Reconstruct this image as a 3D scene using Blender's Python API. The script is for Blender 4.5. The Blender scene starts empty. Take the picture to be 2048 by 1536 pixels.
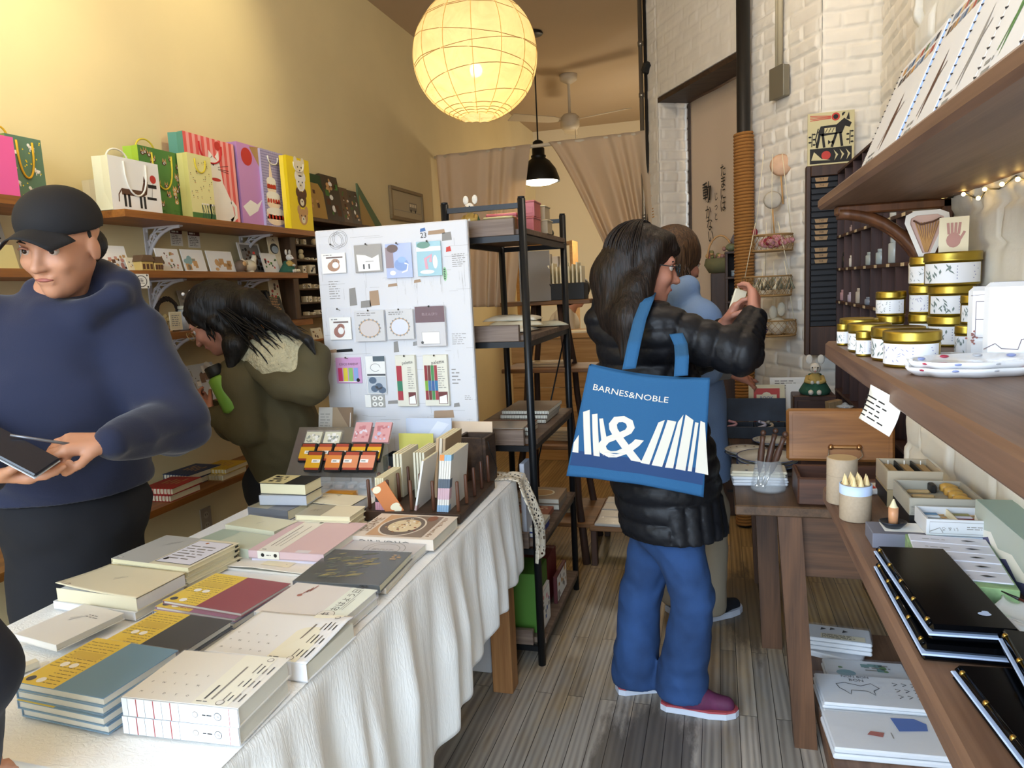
import bpy,bmesh,math,random
import numpy as np
from mathutils import Matrix,Vector,Euler
RN=random.Random(11)
S=bpy.context.scene
COL=S.collection
PI=math.pi
FPX,CX,CY=1420.0,1024.0,768.0
EYE=np.array([0,0,1.44])
def _basis():
 p,r,y=np.radians(7.62),np.radians(2.79),np.radians(16.3)
 F=np.array([-np.sin(y)*np.cos(p),np.cos(y)*np.cos(p),-np.sin(p)])
 r0=np.array([np.cos(y),np.sin(y),0]);u0=np.cross(r0,F)
 return np.cos(r)*r0-np.sin(r)*u0,np.sin(r)*r0+np.cos(r)*u0,F
CR,CU,CF=_basis()
cam=bpy.data.objects.new('camera',bpy.data.cameras.new('camera'))
COL.objects.link(cam)
cam.data.sensor_width=36;cam.data.lens=36*FPX/2048;cam.data.clip_start=.02
cam.matrix_world=Matrix([[CR[i],CU[i],-CF[i],EYE[i]]for i in range(3)]+[[0,0,0,1]])
S.camera=cam
def ray(px,py):return CR*(px-CX)/FPX-CU*(py-CY)/FPX+CF
def az(px,py,z):d=ray(px,py);return Vector(EYE+d*((z-EYE[2])/d[2]))
def ax(px,py,x):d=ray(px,py);return Vector(EYE+d*(x/d[0]))
def ay(px,py,y):d=ray(px,py);return Vector(EYE+d*(y/d[1]))
MAT={}
def lin(h):
 if not isinstance(h,str):return tuple(h)
 h=h.lstrip('#')
 o=[]
 for i in(0,2,4):
  c=int(h[i:i+2],16)/255
  o.append(c/12.92 if c<=.04045 else((c+.055)/1.055)**2.4)
 return tuple(o)
def nd(nt,t,**k):
 n=nt.nodes.new(t)
 for a,b in k.items():
  if a.startswith('i_'):n.inputs[a[2:].replace('_',' ')].default_value=b
  else:setattr(n,a,b)
 return n
def base(name):
 m=bpy.data.materials.new(name);m.use_nodes=True
 nt=m.node_tree;b=nt.nodes['Principled BSDF']
 return m,nt,b
def coords(nt,sc=(1,1,1),rot=(0,0,0)):
 c=nd(nt,'ShaderNodeTexCoord');mp=nd(nt,'ShaderNodeMapping')
 mp.inputs['Scale'].default_value=sc;mp.inputs['Rotation'].default_value=rot
 nt.links.new(c.outputs['Object'],mp.inputs['Vector'])
 return mp.outputs['Vector']
def mt(name,col,rough=.6,metal=0,var=None,bump=None,sheen=0,trans=0,alpha=1,emit=0,coat=0,ior=1.45,sub=0,spec=.5,st=(1,1,1)):
 if name in MAT:return MAT[name]
 m,nt,b=base(name);c=lin(col)
 I=b.inputs
 I['Base Color'].default_value=(*c,1);I['Roughness'].default_value=rough;I['Metallic'].default_value=metal
 I['Specular IOR Level'].default_value=spec
 I['IOR'].default_value=ior
 if sheen:I['Sheen Weight'].default_value=sheen;I['Sheen Roughness'].default_value=.4
 if trans:I['Transmission Weight'].default_value=trans
 if alpha<1:I['Alpha'].default_value=alpha
 if coat:I['Coat Weight'].default_value=coat;I['Coat Roughness'].default_value=.05
 if sub:I['Subsurface Weight'].default_value=sub;I['Subsurface Radius'].default_value=(.02,.008,.004)
 if emit:I['Emission Color'].default_value=(*c,1);I['Emission Strength'].default_value=emit
 if var:
  n=nd(nt,'ShaderNodeTexNoise');n.inputs['Scale'].default_value=var[0];n.inputs['Detail'].default_value=5
  nt.links.new(coords(nt,st),n.inputs['Vector'])
  h=nd(nt,'ShaderNodeValToRGB');e=h.color_ramp.elements
  e[0].position,e[1].position=.3,.7
  e[0].color=(*[x*(1-var[1])for x in c],1);e[1].color=(*[min(1,x*(1+var[1]))for x in c],1)
  nt.links.new(n.outputs['Fac'],h.inputs['Fac']);nt.links.new(h.outputs['Color'],I['Base Color'])
 if bump:
  n=nd(nt,'ShaderNodeTexNoise');n.inputs['Scale'].default_value=bump[0];n.inputs['Detail'].default_value=4
  nt.links.new(coords(nt,st),n.inputs['Vector'])
  bp=nd(nt,'ShaderNodeBump');bp.inputs['Strength'].default_value=bump[1];bp.inputs['Distance'].default_value=bump[2]if len(bump)>2 else .004
  nt.links.new(n.outputs['Fac'],bp.inputs['Height']);nt.links.new(bp.outputs['Normal'],I['Normal'])
 MAT[name]=m
 return m
def wood(name,c1,c2,axis=1,sc=1,rough=.5,grain=1,coat=0):
 if name in MAT:return MAT[name]
 m,nt,b=base(name)
 s=[22*sc]*3;s[axis]=1.6*sc
 v=coords(nt,s)
 n=nd(nt,'ShaderNodeTexNoise');n.inputs['Scale'].default_value=1;n.inputs['Detail'].default_value=6;n.inputs['Distortion'].default_value=1.2*grain
 nt.links.new(v,n.inputs['Vector'])
 s2=[200*sc]*3;s2[axis]=6*sc
 n2=nd(nt,'ShaderNodeTexNoise');n2.inputs['Scale'].default_value=1;n2.inputs['Detail'].default_value=3
 nt.links.new(coords(nt,s2),n2.inputs['Vector'])
 a=nd(nt,'ShaderNodeMath',operation='MULTIPLY_ADD');a.inputs[1].default_value=.35;nt.links.new(n2.outputs['Fac'],a.inputs[0]);nt.links.new(n.outputs['Fac'],a.inputs[2])
 h=nd(nt,'ShaderNodeValToRGB');e=h.color_ramp.elements
 e[0].position,e[1].position=.48,.88
 e[0].color=(*lin(c2),1);e[1].color=(*lin(c1),1)
 nt.links.new(a.outputs[0],h.inputs['Fac']);nt.links.new(h.outputs['Color'],b.inputs['Base Color'])
 bp=nd(nt,'ShaderNodeBump');bp.inputs['Strength'].default_value=.25;bp.inputs['Distance'].default_value=.002
 nt.links.new(a.outputs[0],bp.inputs['Height']);nt.links.new(bp.outputs['Normal'],b.inputs['Normal'])
 b.inputs['Roughness'].default_value=rough
 if coat:b.inputs['Coat Weight'].default_value=coat;b.inputs['Coat Roughness'].default_value=.15
 MAT[name]=m
 return m
def film(name,col='ffffff',a=.18,rough=.08):
 if name in MAT:return MAT[name]
 m,nt,b=base(name)
 b.inputs['Base Color'].default_value=(*lin(col),1);b.inputs['Roughness'].default_value=rough;b.inputs['Alpha'].default_value=a
 n=nd(nt,'ShaderNodeTexNoise');n.inputs['Scale'].default_value=28;n.inputs['Detail'].default_value=2
 nt.links.new(coords(nt),n.inputs['Vector'])
 bp=nd(nt,'ShaderNodeBump');bp.inputs['Strength'].default_value=.5;bp.inputs['Distance'].default_value=.006
 nt.links.new(n.outputs['Fac'],bp.inputs['Height']);nt.links.new(bp.outputs['Normal'],b.inputs['Normal'])
 MAT[name]=m
 return m
_txt={}
def text_geo(s,res=2,bold=0):
 k=(s,res,bold)
 if k in _txt:return _txt[k]
 c=bpy.data.curves.new('t','FONT');c.body=s;c.size=1;c.align_x='CENTER';c.align_y='CENTER';c.resolution_u=res;c.offset=bold
 o=bpy.data.objects.new('t',c);COL.objects.link(o)
 dg=bpy.context.evaluated_depsgraph_get();dg.update()
 me=bpy.data.meshes.new_from_object(o.evaluated_get(dg))
 _txt[k]=([tuple(v.co)for v in me.vertices],[tuple(p.vertices)for p in me.polygons])
 bpy.data.objects.remove(o);bpy.data.curves.remove(c);bpy.data.meshes.remove(me)
 return _txt[k]
class M:
 def __init__(s):s.v,s.f,s.mi,s.sm,s.mats,s.T=[],[],[],[],[],[Matrix()]
 def mx(s,m):
  if m not in s.mats:s.mats.append(m)
  return s.mats.index(m)
 def at(s,loc=(0,0,0),rot=(0,0,0),mat=None):
  s.T.append(s.T[-1]@(mat if mat is not None else Matrix.Translation(loc)@Euler(rot).to_matrix().to_4x4()));return s
 def __enter__(s):return s
 def __exit__(s,*a):s.T.pop()
 def add(s,vs,fs,m,smooth=False):
  o=len(s.v);T=s.T[-1];i=s.mx(m)
  s.v+=[T@Vector(v)for v in vs]
  for f in fs:s.f.append([o+k for k in f]);s.mi.append(i);s.sm.append(smooth)
  return s
 def box(s,x0,x1,y0,y1,z0,z1,m,b=0):
  c=Vector(((x0+x1)/2,(y0+y1)/2,(z0+z1)/2));h=(abs(x1-x0)/2,abs(y1-y0)/2,abs(z1-z0)/2)
  if b<=0:
   vs=[(x,y,z)for x in(x0,x1)for y in(y0,y1)for z in(z0,z1)]
   return s.add(vs,[(0,1,3,2),(4,6,7,5),(0,4,5,1),(2,3,7,6),(0,2,6,4),(1,5,7,3)],m)
  b=min(b,min(h)*.95);vs=[];ix={}
  for sx in(-1,1):
   for sy in(-1,1):
    for sz in(-1,1):
     for a in range(3):
      sg=(sx,sy,sz);ix[sg,a]=len(vs)
      vs.append(tuple(c[k]+sg[k]*(h[k]if k==a else h[k]-b)for k in range(3)))
  fs=[]
  for a in range(3):
   o=[k for k in range(3)if k!=a]
   for q in(-1,1):
    l=[]
    for p1,p2 in((-1,-1),(1,-1),(1,1),(-1,1)):
     g=[0]*3;g[a]=q;g[o[0]]=p1;g[o[1]]=p2;l.append(ix[tuple(g),a])
    fs.append(l)
   for p1 in(-1,1):
    for p2 in(-1,1):
     g1=[0]*3;g1[o[0]]=p1;g1[o[1]]=p2;g1[a]=-1;g2=list(g1);g2[a]=1
     fs.append([ix[tuple(g1),o[0]],ix[tuple(g2),o[0]],ix[tuple(g2),o[1]],ix[tuple(g1),o[1]]])
  for g in{k[0]for k in ix}:fs.append([ix[g,0],ix[g,1],ix[g,2]])
  out=[]
  for f in fs:
   p=[Vector(vs[i])for i in f];n=(p[1]-p[0]).cross(p[2]-p[0])
   out.append(f if n.dot(sum(p,Vector())/len(p)-c)>0 else f[::-1])
  return s.add(vs,out,m)
 def cbox(s,c,d,m,b=0):return s.box(c[0]-d[0]/2,c[0]+d[0]/2,c[1]-d[1]/2,c[1]+d[1]/2,c[2]-d[2]/2,c[2]+d[2]/2,m,b)
 def poly(s,pts,m,z=0):return s.add([(p[0],p[1],p[2]if len(p)>2 else z)for p in pts],[list(range(len(pts)))],m)
 def rect(s,x0,x1,y0,y1,m,z=0):return s.poly([(x0,y0),(x1,y0),(x1,y1),(x0,y1)],m,z)
 def disc(s,x,y,r,m,z=0,ry=None,n=20,a0=0,a1=2*PI):
  ry=ry or r;return s.poly([(x+r*math.cos(a0+(a1-a0)*i/n),y+ry*math.sin(a0+(a1-a0)*i/n))for i in range(n if a1-a0>6.2 else n+1)],m,z)
 def line(s,pts,w,m,z=0):
  P=[Vector((p[0],p[1]))for p in pts];n=len(P);L,Q=[],[]
  for i,p in enumerate(P):
   d=(P[min(i+1,n-1)]-P[max(i-1,0)]);d=d.normalized()if d.length else Vector((1,0));q=Vector((-d.y,d.x))*w/2
   L.append((*(p+q),z));Q.append((*(p-q),z))
  return s.add(L+Q,[[i+1,i,n+i,n+i+1]for i in range(n-1)],m)
 def prism(s,pts,z0,z1,m,ms=None,smooth=False):
  n=len(pts);a=sum(pts[i][0]*pts[(i+1)%n][1]-pts[(i+1)%n][0]*pts[i][1]for i in range(n))
  if a<0:pts=pts[::-1]
  s.add([(p[0],p[1],z0)for p in pts]+[(p[0],p[1],z1)for p in pts],[list(range(n))[::-1],list(range(n,2*n))],m)
  return s.add([(p[0],p[1],z0)for p in pts]+[(p[0],p[1],z1)for p in pts],[[i,(i+1)%n,n+(i+1)%n,n+i]for i in range(n)],ms or m,smooth)
 def lathe(s,pr,m,n=24,c=(0,0,0),smooth=True,a=1,wob=None):
  vs,fs=[],[];k=len(pr)
  for i in range(n):
   t=2*PI*i/n;w=wob(t)if wob else 1
   for r,z in pr:vs.append((c[0]+r*w*math.cos(t),c[1]+r*w*a*math.sin(t),c[2]+z))
  for i in range(n):
   j=(i+1)%n
   for q in range(k-1):fs.append([i*k+q,j*k+q,j*k+q+1,i*k+q+1])
  return s.add(vs,fs,m,smooth)
 def cyl(s,r,z0,z1,m,n=20,c=(0,0),b=0,r1=None):
  r1=r if r1 is None else r1
  return s.lathe([(0,z0),(r-b,z0),(r,z0+b),(r1,z1-b),(r1-b,z1),(0,z1)]if b else[(0,z0),(r,z0),(r,z0),(r1,z1),(r1,z1),(0,z1)],m,n,(c[0],c[1],0),smooth=bool(b))
 def tube(s,pts,r,m,n=8,smooth=True,cap=True):
  P=[Vector(p)for p in pts];k=len(P);rr=r if isinstance(r,(list,tuple))else[r]*k
  d0=(P[1]-P[0]).normalized();u=d0.orthogonal().normalized();vs,fs=[],[]
  for i in range(k):
   d=(P[min(i+1,k-1)]-P[max(i-1,0)]).normalized();u=(u-d*u.dot(d))
   u=u.normalized()if u.length>1e-6 else d.orthogonal().normalized();w=d.cross(u)
   for j in range(n):
    t=2*PI*j/n;vs.append(P[i]+(u*math.cos(t)+w*math.sin(t))*rr[i])
  for i in range(k-1):
   for j in range(n):fs.append([i*n+j,i*n+(j+1)%n,(i+1)*n+(j+1)%n,(i+1)*n+j])
  if cap:fs+=[list(range(n))[::-1],list(range((k-1)*n,k*n))]
  return s.add(vs,fs,m,smooth)
 def ball(s,c,r,m,n=12,k=8):
  r=r if isinstance(r,(list,tuple))else(r,r,r);vs=[(c[0],c[1],c[2]-r[2])];fs=[]
  for i in range(1,k):
   t=PI*i/k-PI/2
   for j in range(n):p=2*PI*j/n;vs.append((c[0]+r[0]*math.cos(t)*math.cos(p),c[1]+r[1]*math.cos(t)*math.sin(p),c[2]+r[2]*math.sin(t)))
  vs.append((c[0],c[1],c[2]+r[2]));e=len(vs)-1
  for j in range(n):
   q=(j+1)%n;fs.append([0,1+q,1+j]);fs.append([e,e-n+j,e-n+q])
   for i in range(k-2):a=1+i*n;fs.append([a+j,a+q,a+n+q,a+n+j])
  return s.add(vs,fs,m,True)
 def grid(s,fn,nu,nv,m,th=0,smooth=True):
  P=[[Vector(fn(i/nu,j/nv))for j in range(nv+1)]for i in range(nu+1)]
  W=nv+1;vs=[p for r in P for p in r]
  fs=[[i*W+j,(i+1)*W+j,(i+1)*W+j+1,i*W+j+1]for i in range(nu)for j in range(nv)]
  if th:
   N=[]
   for i in range(nu+1):
    for j in range(nv+1):
     a=P[min(i+1,nu)][j]-P[max(i-1,0)][j];b=P[i][min(j+1,nv)]-P[i][max(j-1,0)];q=a.cross(b)
     N.append(q.normalized()if q.length else Vector((0,0,1)))
   o=len(vs);vs=vs+[v-q*th for v,q in zip(vs,N)]
   fs+=[[o+k for k in f[::-1]]for f in fs]
   bd=[i*W for i in range(nu+1)]+[nu*W+j for j in range(1,W)]+[i*W+nv for i in range(nu-1,-1,-1)]+[j for j in range(nv-1,0,-1)]
   fs+=[[bd[(i+1)%len(bd)],bd[i],o+bd[i],o+bd[(i+1)%len(bd)]]for i in range(len(bd))]
  return s.add(vs,fs,m,smooth)
 def text(s,t,size,m,x=0,y=0,z=0,rot=0,bold=0,sx=1,res=2):
  vs,fs=text_geo(t,res,bold);c,q=math.cos(rot)*size,math.sin(rot)*size
  return s.add([(x+v[0]*sx*c-v[1]*q,y+v[0]*sx*q+v[1]*c,z)for v in vs],fs,m)
 def lines(s,x0,x1,y0,y1,n,m,z=0,th=.45,j=.35):
  h=(y1-y0)/n
  for i in range(n):
   e=x1-(x1-x0)*RN.random()*j;y=y1-h*(i+.5)
   x=x0
   while x<e:
    w=min(e-x,abs(h)*(.6+RN.random()*2.2));s.rect(x,x+w,y-abs(h)*th/2,y+abs(h)*th/2,m,z);x+=w+abs(h)*.45
  return s
 def raw(s,V,F,m,smooth=True):
  o=len(s.v);i=s.mx(m);s.v+=[Vector(v)for v in V];s.f+=[[o+k for k in f]for f in F];s.mi+=[i]*len(F);s.sm+=[smooth]*len(F);return s
 def build(s,name,parent=None,loc=None,rot=None,world=False,label=None):
  me=bpy.data.meshes.new(name);o=bpy.data.objects.new(name,me)
  vs=s.v
  if world and loc is not None:L=Vector(loc);vs=[v-L for v in vs]
  me.from_pydata([tuple(v)for v in vs],[],s.f)
  for k in s.mats:me.materials.append(k)
  me.polygons.foreach_set('material_index',s.mi);me.polygons.foreach_set('use_smooth',s.sm);me.update()
  COL.objects.link(o)
  if parent:o.parent=parent
  if loc is not None:o.location=loc
  if rot:o.rotation_euler=rot
  if label:o['label']=label
  return o
def tag(o,label,cat,group=None):
 o['label']=label;o['category']=cat
 if group:o['group']=group
 return o
def thing(name,label,cat,loc=(0,0,0),rot=(0,0,0),group=None):
 o=bpy.data.objects.new(name,None);COL.objects.link(o);o.empty_display_size=.05
 o.location=loc;o.rotation_euler=rot
 return tag(o,label,cat,group)
def one(m,name,label,cat,loc=(0,0,0),rot=(0,0,0),group=None,world=False):
 return tag(m.build(name,None,loc,rot,world),label,cat,group)
def struct(m,name,loc=(0,0,0),rot=None,parent=None):
 o=m.build(name,parent,loc,rot)
 if not parent:o['kind']='structure'
 return o
def dup(r,loc,rot=None,label=None,group=None):
 n=r.copy();COL.objects.link(n);n.location=loc
 if rot is not None:n.rotation_euler=rot
 if label:n['label']=label
 if group:n['group']=group
 for c in list(r.children):
  d=c.copy();COL.objects.link(d);d.parent=n
  for g in list(c.children):
   e=g.copy();COL.objects.link(e);e.parent=d
 return n
def world_parts(root,parts):
 L=root.location.copy();out=[]
 for nm,m in parts:
  m.v=[v-L for v in m.v];out.append(m.build(nm,root))
 return out
_rs=np.random.RandomState(3);_tab=_rs.rand(64,64,64).astype(np.float32)
def vn(x,y,z):
 xi,yi,zi=np.floor(x).astype(int),np.floor(y).astype(int),np.floor(z).astype(int)
 fx,fy,fz=x-xi,y-yi,z-zi
 fx,fy,fz=fx*fx*(3-2*fx),fy*fy*(3-2*fy),fz*fz*(3-2*fz);r=0
 for a in(0,1):
  for b in(0,1):
   for c in(0,1):
    r=r+_tab[(xi+a)&63,(yi+b)&63,(zi+c)&63]*(fx if a else 1-fx)*(fy if b else 1-fy)*(fz if c else 1-fz)
 return r-.5
class Body:
 def __init__(s):s.p=[]
 def cap(s,a,b,ra,rb=None,k=.03,flat=None,sub=False):
  s.p.append(('c',np.array(a,float),np.array(b,float),ra,ra if rb is None else rb,k,flat,sub));return s
 def chain(s,pts,rs,k=.03,flat=None):
  for i in range(len(pts)-1):s.cap(pts[i],pts[i+1],rs[i],rs[i+1],k,flat)
  return s
 def ell(s,c,r,rot=None,k=.03,sub=False):
  s.p.append(('e',np.array(c,float),np.array(r,float),np.array(rot if rot is not None else Matrix.Identity(3)),None,k,None,sub));return s
 def mesh(s,h=.008,disp=None,clip=None):
  lo,hi=np.full(3,1e9),np.full(3,-1e9)
  bb=[]
  for q in s.p:
   if q[0]=='c':r=max(q[3],q[4]);a,b=np.minimum(q[1],q[2])-r,np.maximum(q[1],q[2])+r
   else:r=q[2].max();a,b=q[1]-r,q[1]+r
   bb.append((a,b))
   if not q[7]:lo,hi=np.minimum(lo,a),np.maximum(hi,b)
  lo,hi=lo-4*h-.02,hi+4*h+.02
  n=np.ceil((hi-lo)/h).astype(int)+1
  ax_=[lo[i]+h*np.arange(n[i])for i in range(3)]
  D=np.full(n,.06,np.float32)
  for q,(a,b)in zip(s.p,bb):
   pad=q[5]+.06
   i0=np.clip(np.floor((a-pad-lo)/h).astype(int),0,n-1);i1=np.clip(np.ceil((b+pad-lo)/h).astype(int)+1,1,n)
   if(i1<=i0).any():continue
   sl=tuple(slice(i0[i],i1[i])for i in range(3))
   X,Y,Z=np.meshgrid(*[ax_[i][sl[i]].astype(np.float32)for i in range(3)],indexing='ij')
   if q[0]=='c':
    A,B=q[1],q[2]
    P=np.stack([X-A[0],Y-A[1],Z-A[2]],-1);d=B-A
    if q[6]:
     w=np.array(q[6][0],float);w/=np.linalg.norm(w);f=q[6][1]-1
     P=P+(P@w)[...,None]*w*f;d=d+(d@w)*w*f
    l2=d@d
    t=np.clip((P@d)/max(l2,1e-9),0,1)if l2>1e-9 else np.zeros(X.shape)
    v=np.linalg.norm(P-t[...,None]*d,axis=-1)-(q[3]+(q[4]-q[3])*t)
    if q[6]:v=v/max(1,q[6][1])
   else:
    P=np.stack([X-q[1][0],Y-q[1][1],Z-q[1][2]],-1)@q[3]
    r=q[2];k0=np.linalg.norm(P/r,axis=-1);k1=np.linalg.norm(P/(r*r),axis=-1)
    v=k0*(k0-1)/np.maximum(k1,1e-6)
   k=max(q[5],1e-4);c=D[sl]
   if q[7]:
    hh=np.clip(.5-.5*(c+v)/k,0,1);D[sl]=c*(1-hh)-v*hh+k*hh*(1-hh)
   else:
    hh=np.clip(.5+.5*(c-v)/k,0,1);D[sl]=c*(1-hh)+v*hh-k*hh*(1-hh)
  G=None
  if disp or clip:
   X,Y,Z=np.meshgrid(*[a.astype(np.float32)for a in ax_],indexing='ij')
   near=np.abs(D)<.05
   if disp:
    D[near]=D[near]+disp(X[near],Y[near],Z[near]).astype(np.float32)
   if clip:
    D=np.maximum(D,clip(X,Y,Z).astype(np.float32))
  return nets(D,lo,h)
def nets(D,lo,h):
 s=D<0;n=np.array(D.shape)
 c=np.zeros(n-1,int)
 for a in(0,1):
  for b in(0,1):
   for d in(0,1):c+=s[a:n[0]-1+a,b:n[1]-1+b,d:n[2]-1+d]
 act=(c>0)&(c<8);idx=np.full(n-1,-1);ids=np.argwhere(act);idx[act]=np.arange(len(ids))
 acc=np.zeros((len(ids),3));cnt=np.zeros(len(ids))
 cs=[(a,b,d)for a in(0,1)for b in(0,1)for d in(0,1)]
 for p in cs:
  for ax_ in range(3):
   if p[ax_]:continue
   q=list(p);q[ax_]=1
   va=D[tuple((ids+p).T)];vb=D[tuple((ids+q).T)];m=(va<0)!=(vb<0)
   t=np.where(m,va/np.where(m,va-vb,1),0)
   pt=np.array(p,float)+np.outer(t,np.eye(3)[ax_]);acc[m]+=pt[m];cnt[m]+=1
 V=lo+h*(ids+acc/cnt[:,None]);F=[]
 for ax_ in range(3):
  o=[(ax_+1)%3,(ax_+2)%3]
  s0=[slice(1,n[i]-1)for i in range(3)];s1=list(s0);s0[ax_]=slice(0,n[ax_]-1);s1[ax_]=slice(1,n[ax_])
  A,B=s[tuple(s0)],s[tuple(s1)]
  for flip,m in((0,A&~B),(1,~A&B)):
   e=np.argwhere(m)
   if not len(e):continue
   e=e+[0 if i==ax_ else 1 for i in range(3)]
   qs=[]
   for u,v in((-1,-1),(0,-1),(0,0),(-1,0)):
    k=e.copy();k[:,o[0]]+=u;k[:,o[1]]+=v;qs.append(idx[tuple(k.T)])
   q=np.stack(qs,1);F.append(q[:,::-1]if flip else q)
 F=np.concatenate(F);F=F[(F>=0).all(1)]
 return V,F
def npmesh(name,V,F,mats,mi=None,parent=None,loc=None,smooth=True):
 me=bpy.data.meshes.new(name)
 L=np.array(loc if loc is not None else(0,0,0),float)
 if parent is not None:L=np.array(parent.matrix_basis.translation)
 V=np.asarray(V)-L
 me.vertices.add(len(V));me.vertices.foreach_set('co',V.astype(np.float32).ravel())
 k=F.shape[1];me.loops.add(F.size);me.loops.foreach_set('vertex_index',F.astype(np.int32).ravel())
 me.polygons.add(len(F));me.polygons.foreach_set('loop_start',np.arange(len(F),dtype=np.int32)*k)
 for m in mats:me.materials.append(m)
 if mi is not None:me.polygons.foreach_set('material_index',mi.astype(np.int32))
 me.polygons.foreach_set('use_smooth',np.full(len(F),smooth));me.update(calc_edges=True);me.validate()
 o=bpy.data.objects.new(name,me);COL.objects.link(o)
 if parent is not None:o.parent=parent
 elif loc is not None:o.location=loc
 return o
XL,YF,CZ=-2.25,3.8,3.42
QD=np.array([-.519,.855]);QN=np.array([-.855,-.519])
Q0=np.array([.488,YF])
def qp(t,z,off=0):p=Q0+QD*t+QN*off;return Vector((p[0],p[1],z))
cream=mt('painted_plaster','dccb9c',.75,var=(2.2,.035),bump=(60,.06,.002))
ceilm=mt('ceiling_paint','b09a7c',.85,var=(1.3,.03))
brickm=mt('painted_brick','e6e2d8',.55,var=(7,.05),bump=(90,.25,.002))
floorm=None
def floor_mat():
 m,nt,b=base('worn_oak_boards');L=nt.links.new
 v=coords(nt,(1,1,1),(0,0,PI/2))
 br=nd(nt,'ShaderNodeTexBrick',offset=.37,offset_frequency=2)
 for k,x in(('Scale',1),('Mortar Size',.0012),('Mortar Smooth',.3),('Bias',0),('Brick Width',1.15),('Row Height',.058)):br.inputs[k].default_value=x
 br.inputs['Color1'].default_value=(0,0,0,1);br.inputs['Color2'].default_value=(1,1,1,1);br.inputs['Mortar'].default_value=(.5,.5,.5,1)
 L(v,br.inputs['Vector'])
 c=nd(nt,'ShaderNodeTexCoord');mp=nd(nt,'ShaderNodeMapping');mp.inputs['Scale'].default_value=(26,1.6,1)
 sc=nd(nt,'ShaderNodeVectorMath',operation='SCALE');sc.inputs['Scale'].default_value=9
 L(br.outputs['Color'],sc.inputs[0]);ad=nd(nt,'ShaderNodeVectorMath',operation='ADD');L(c.outputs['Object'],ad.inputs[0]);L(sc.outputs[0],ad.inputs[1]);L(ad.outputs[0],mp.inputs['Vector'])
 n=nd(nt,'ShaderNodeTexNoise');n.inputs['Scale'].default_value=1;n.inputs['Detail'].default_value=4;n.inputs['Distortion'].default_value=1.6;L(mp.outputs[0],n.inputs['Vector'])
 w=nd(nt,'ShaderNodeTexWave');w.inputs['Scale'].default_value=.55;w.inputs['Distortion'].default_value=9;w.inputs['Detail'].default_value=3;w.inputs['Detail Scale'].default_value=.5;L(mp.outputs[0],w.inputs['Vector'])
 mixg=nd(nt,'ShaderNodeMath',operation='MULTIPLY_ADD');mixg.inputs[1].default_value=.45;L(w.outputs['Fac'],mixg.inputs[0]);L(n.outputs['Fac'],mixg.inputs[2])
 r=nd(nt,'ShaderNodeValToRGB');e=r.color_ramp.elements
 e[0].position,e[1].position=.3,.95;e[0].color=(*lin('8c714b'),1);e[1].color=(*lin('bd9f6c'),1);L(mixg.outputs[0],r.inputs['Fac'])
 tone=nd(nt,'ShaderNodeMixRGB',blend_type='MULTIPLY');tone.inputs['Fac'].default_value=.35;L(r.outputs['Color'],tone.inputs[1])
 g1=nd(nt,'ShaderNodeRGBToBW');L(br.outputs['Color'],g1.inputs[0]);L(br.outputs['Color'],tone.inputs[2])
 n2=nd(nt,'ShaderNodeTexNoise');n2.inputs['Scale'].default_value=1.0;n2.inputs['Detail'].default_value=9;n2.inputs['Roughness'].default_value=.68
 mp2=nd(nt,'ShaderNodeMapping');mp2.inputs['Scale'].default_value=(5.5,1.5,1);mp2.inputs['Location'].default_value=(1.3,.25,0);L(c.outputs['Object'],mp2.inputs['Vector']);L(mp2.outputs[0],n2.inputs['Vector'])
 sx=nd(nt,'ShaderNodeSeparateXYZ');L(c.outputs['Object'],sx.inputs[0])
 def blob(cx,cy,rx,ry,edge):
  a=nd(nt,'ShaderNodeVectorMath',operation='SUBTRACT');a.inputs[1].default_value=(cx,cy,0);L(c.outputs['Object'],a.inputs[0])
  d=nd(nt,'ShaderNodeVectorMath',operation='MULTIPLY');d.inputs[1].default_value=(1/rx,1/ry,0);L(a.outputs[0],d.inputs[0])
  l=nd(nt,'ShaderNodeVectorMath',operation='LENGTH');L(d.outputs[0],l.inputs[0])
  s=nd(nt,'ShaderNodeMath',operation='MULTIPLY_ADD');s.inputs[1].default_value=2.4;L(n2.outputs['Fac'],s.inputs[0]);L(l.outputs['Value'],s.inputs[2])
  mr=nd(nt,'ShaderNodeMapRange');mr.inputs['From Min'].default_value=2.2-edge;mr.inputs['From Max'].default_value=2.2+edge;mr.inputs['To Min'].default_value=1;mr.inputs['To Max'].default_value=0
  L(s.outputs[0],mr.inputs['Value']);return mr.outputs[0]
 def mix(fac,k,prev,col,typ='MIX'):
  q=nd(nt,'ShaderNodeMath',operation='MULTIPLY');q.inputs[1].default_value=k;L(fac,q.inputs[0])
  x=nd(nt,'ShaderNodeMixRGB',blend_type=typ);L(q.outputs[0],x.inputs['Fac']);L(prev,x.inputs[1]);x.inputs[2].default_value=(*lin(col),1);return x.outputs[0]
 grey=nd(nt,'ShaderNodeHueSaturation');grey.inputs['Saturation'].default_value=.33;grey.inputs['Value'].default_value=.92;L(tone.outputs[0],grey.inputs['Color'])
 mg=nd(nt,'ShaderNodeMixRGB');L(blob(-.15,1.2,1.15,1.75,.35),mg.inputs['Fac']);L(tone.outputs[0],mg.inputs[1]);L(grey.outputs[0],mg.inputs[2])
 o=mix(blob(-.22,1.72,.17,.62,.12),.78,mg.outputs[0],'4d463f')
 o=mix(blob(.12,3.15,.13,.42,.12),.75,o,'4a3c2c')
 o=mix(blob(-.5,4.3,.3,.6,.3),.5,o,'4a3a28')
 mo=nd(nt,'ShaderNodeMixRGB');L(br.outputs['Fac'],mo.inputs['Fac']);L(o,mo.inputs[1]);mo.inputs[2].default_value=(*lin('1c140d'),1)
 L(mo.outputs[0],b.inputs['Base Color']);b.inputs['Roughness'].default_value=.42
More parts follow.
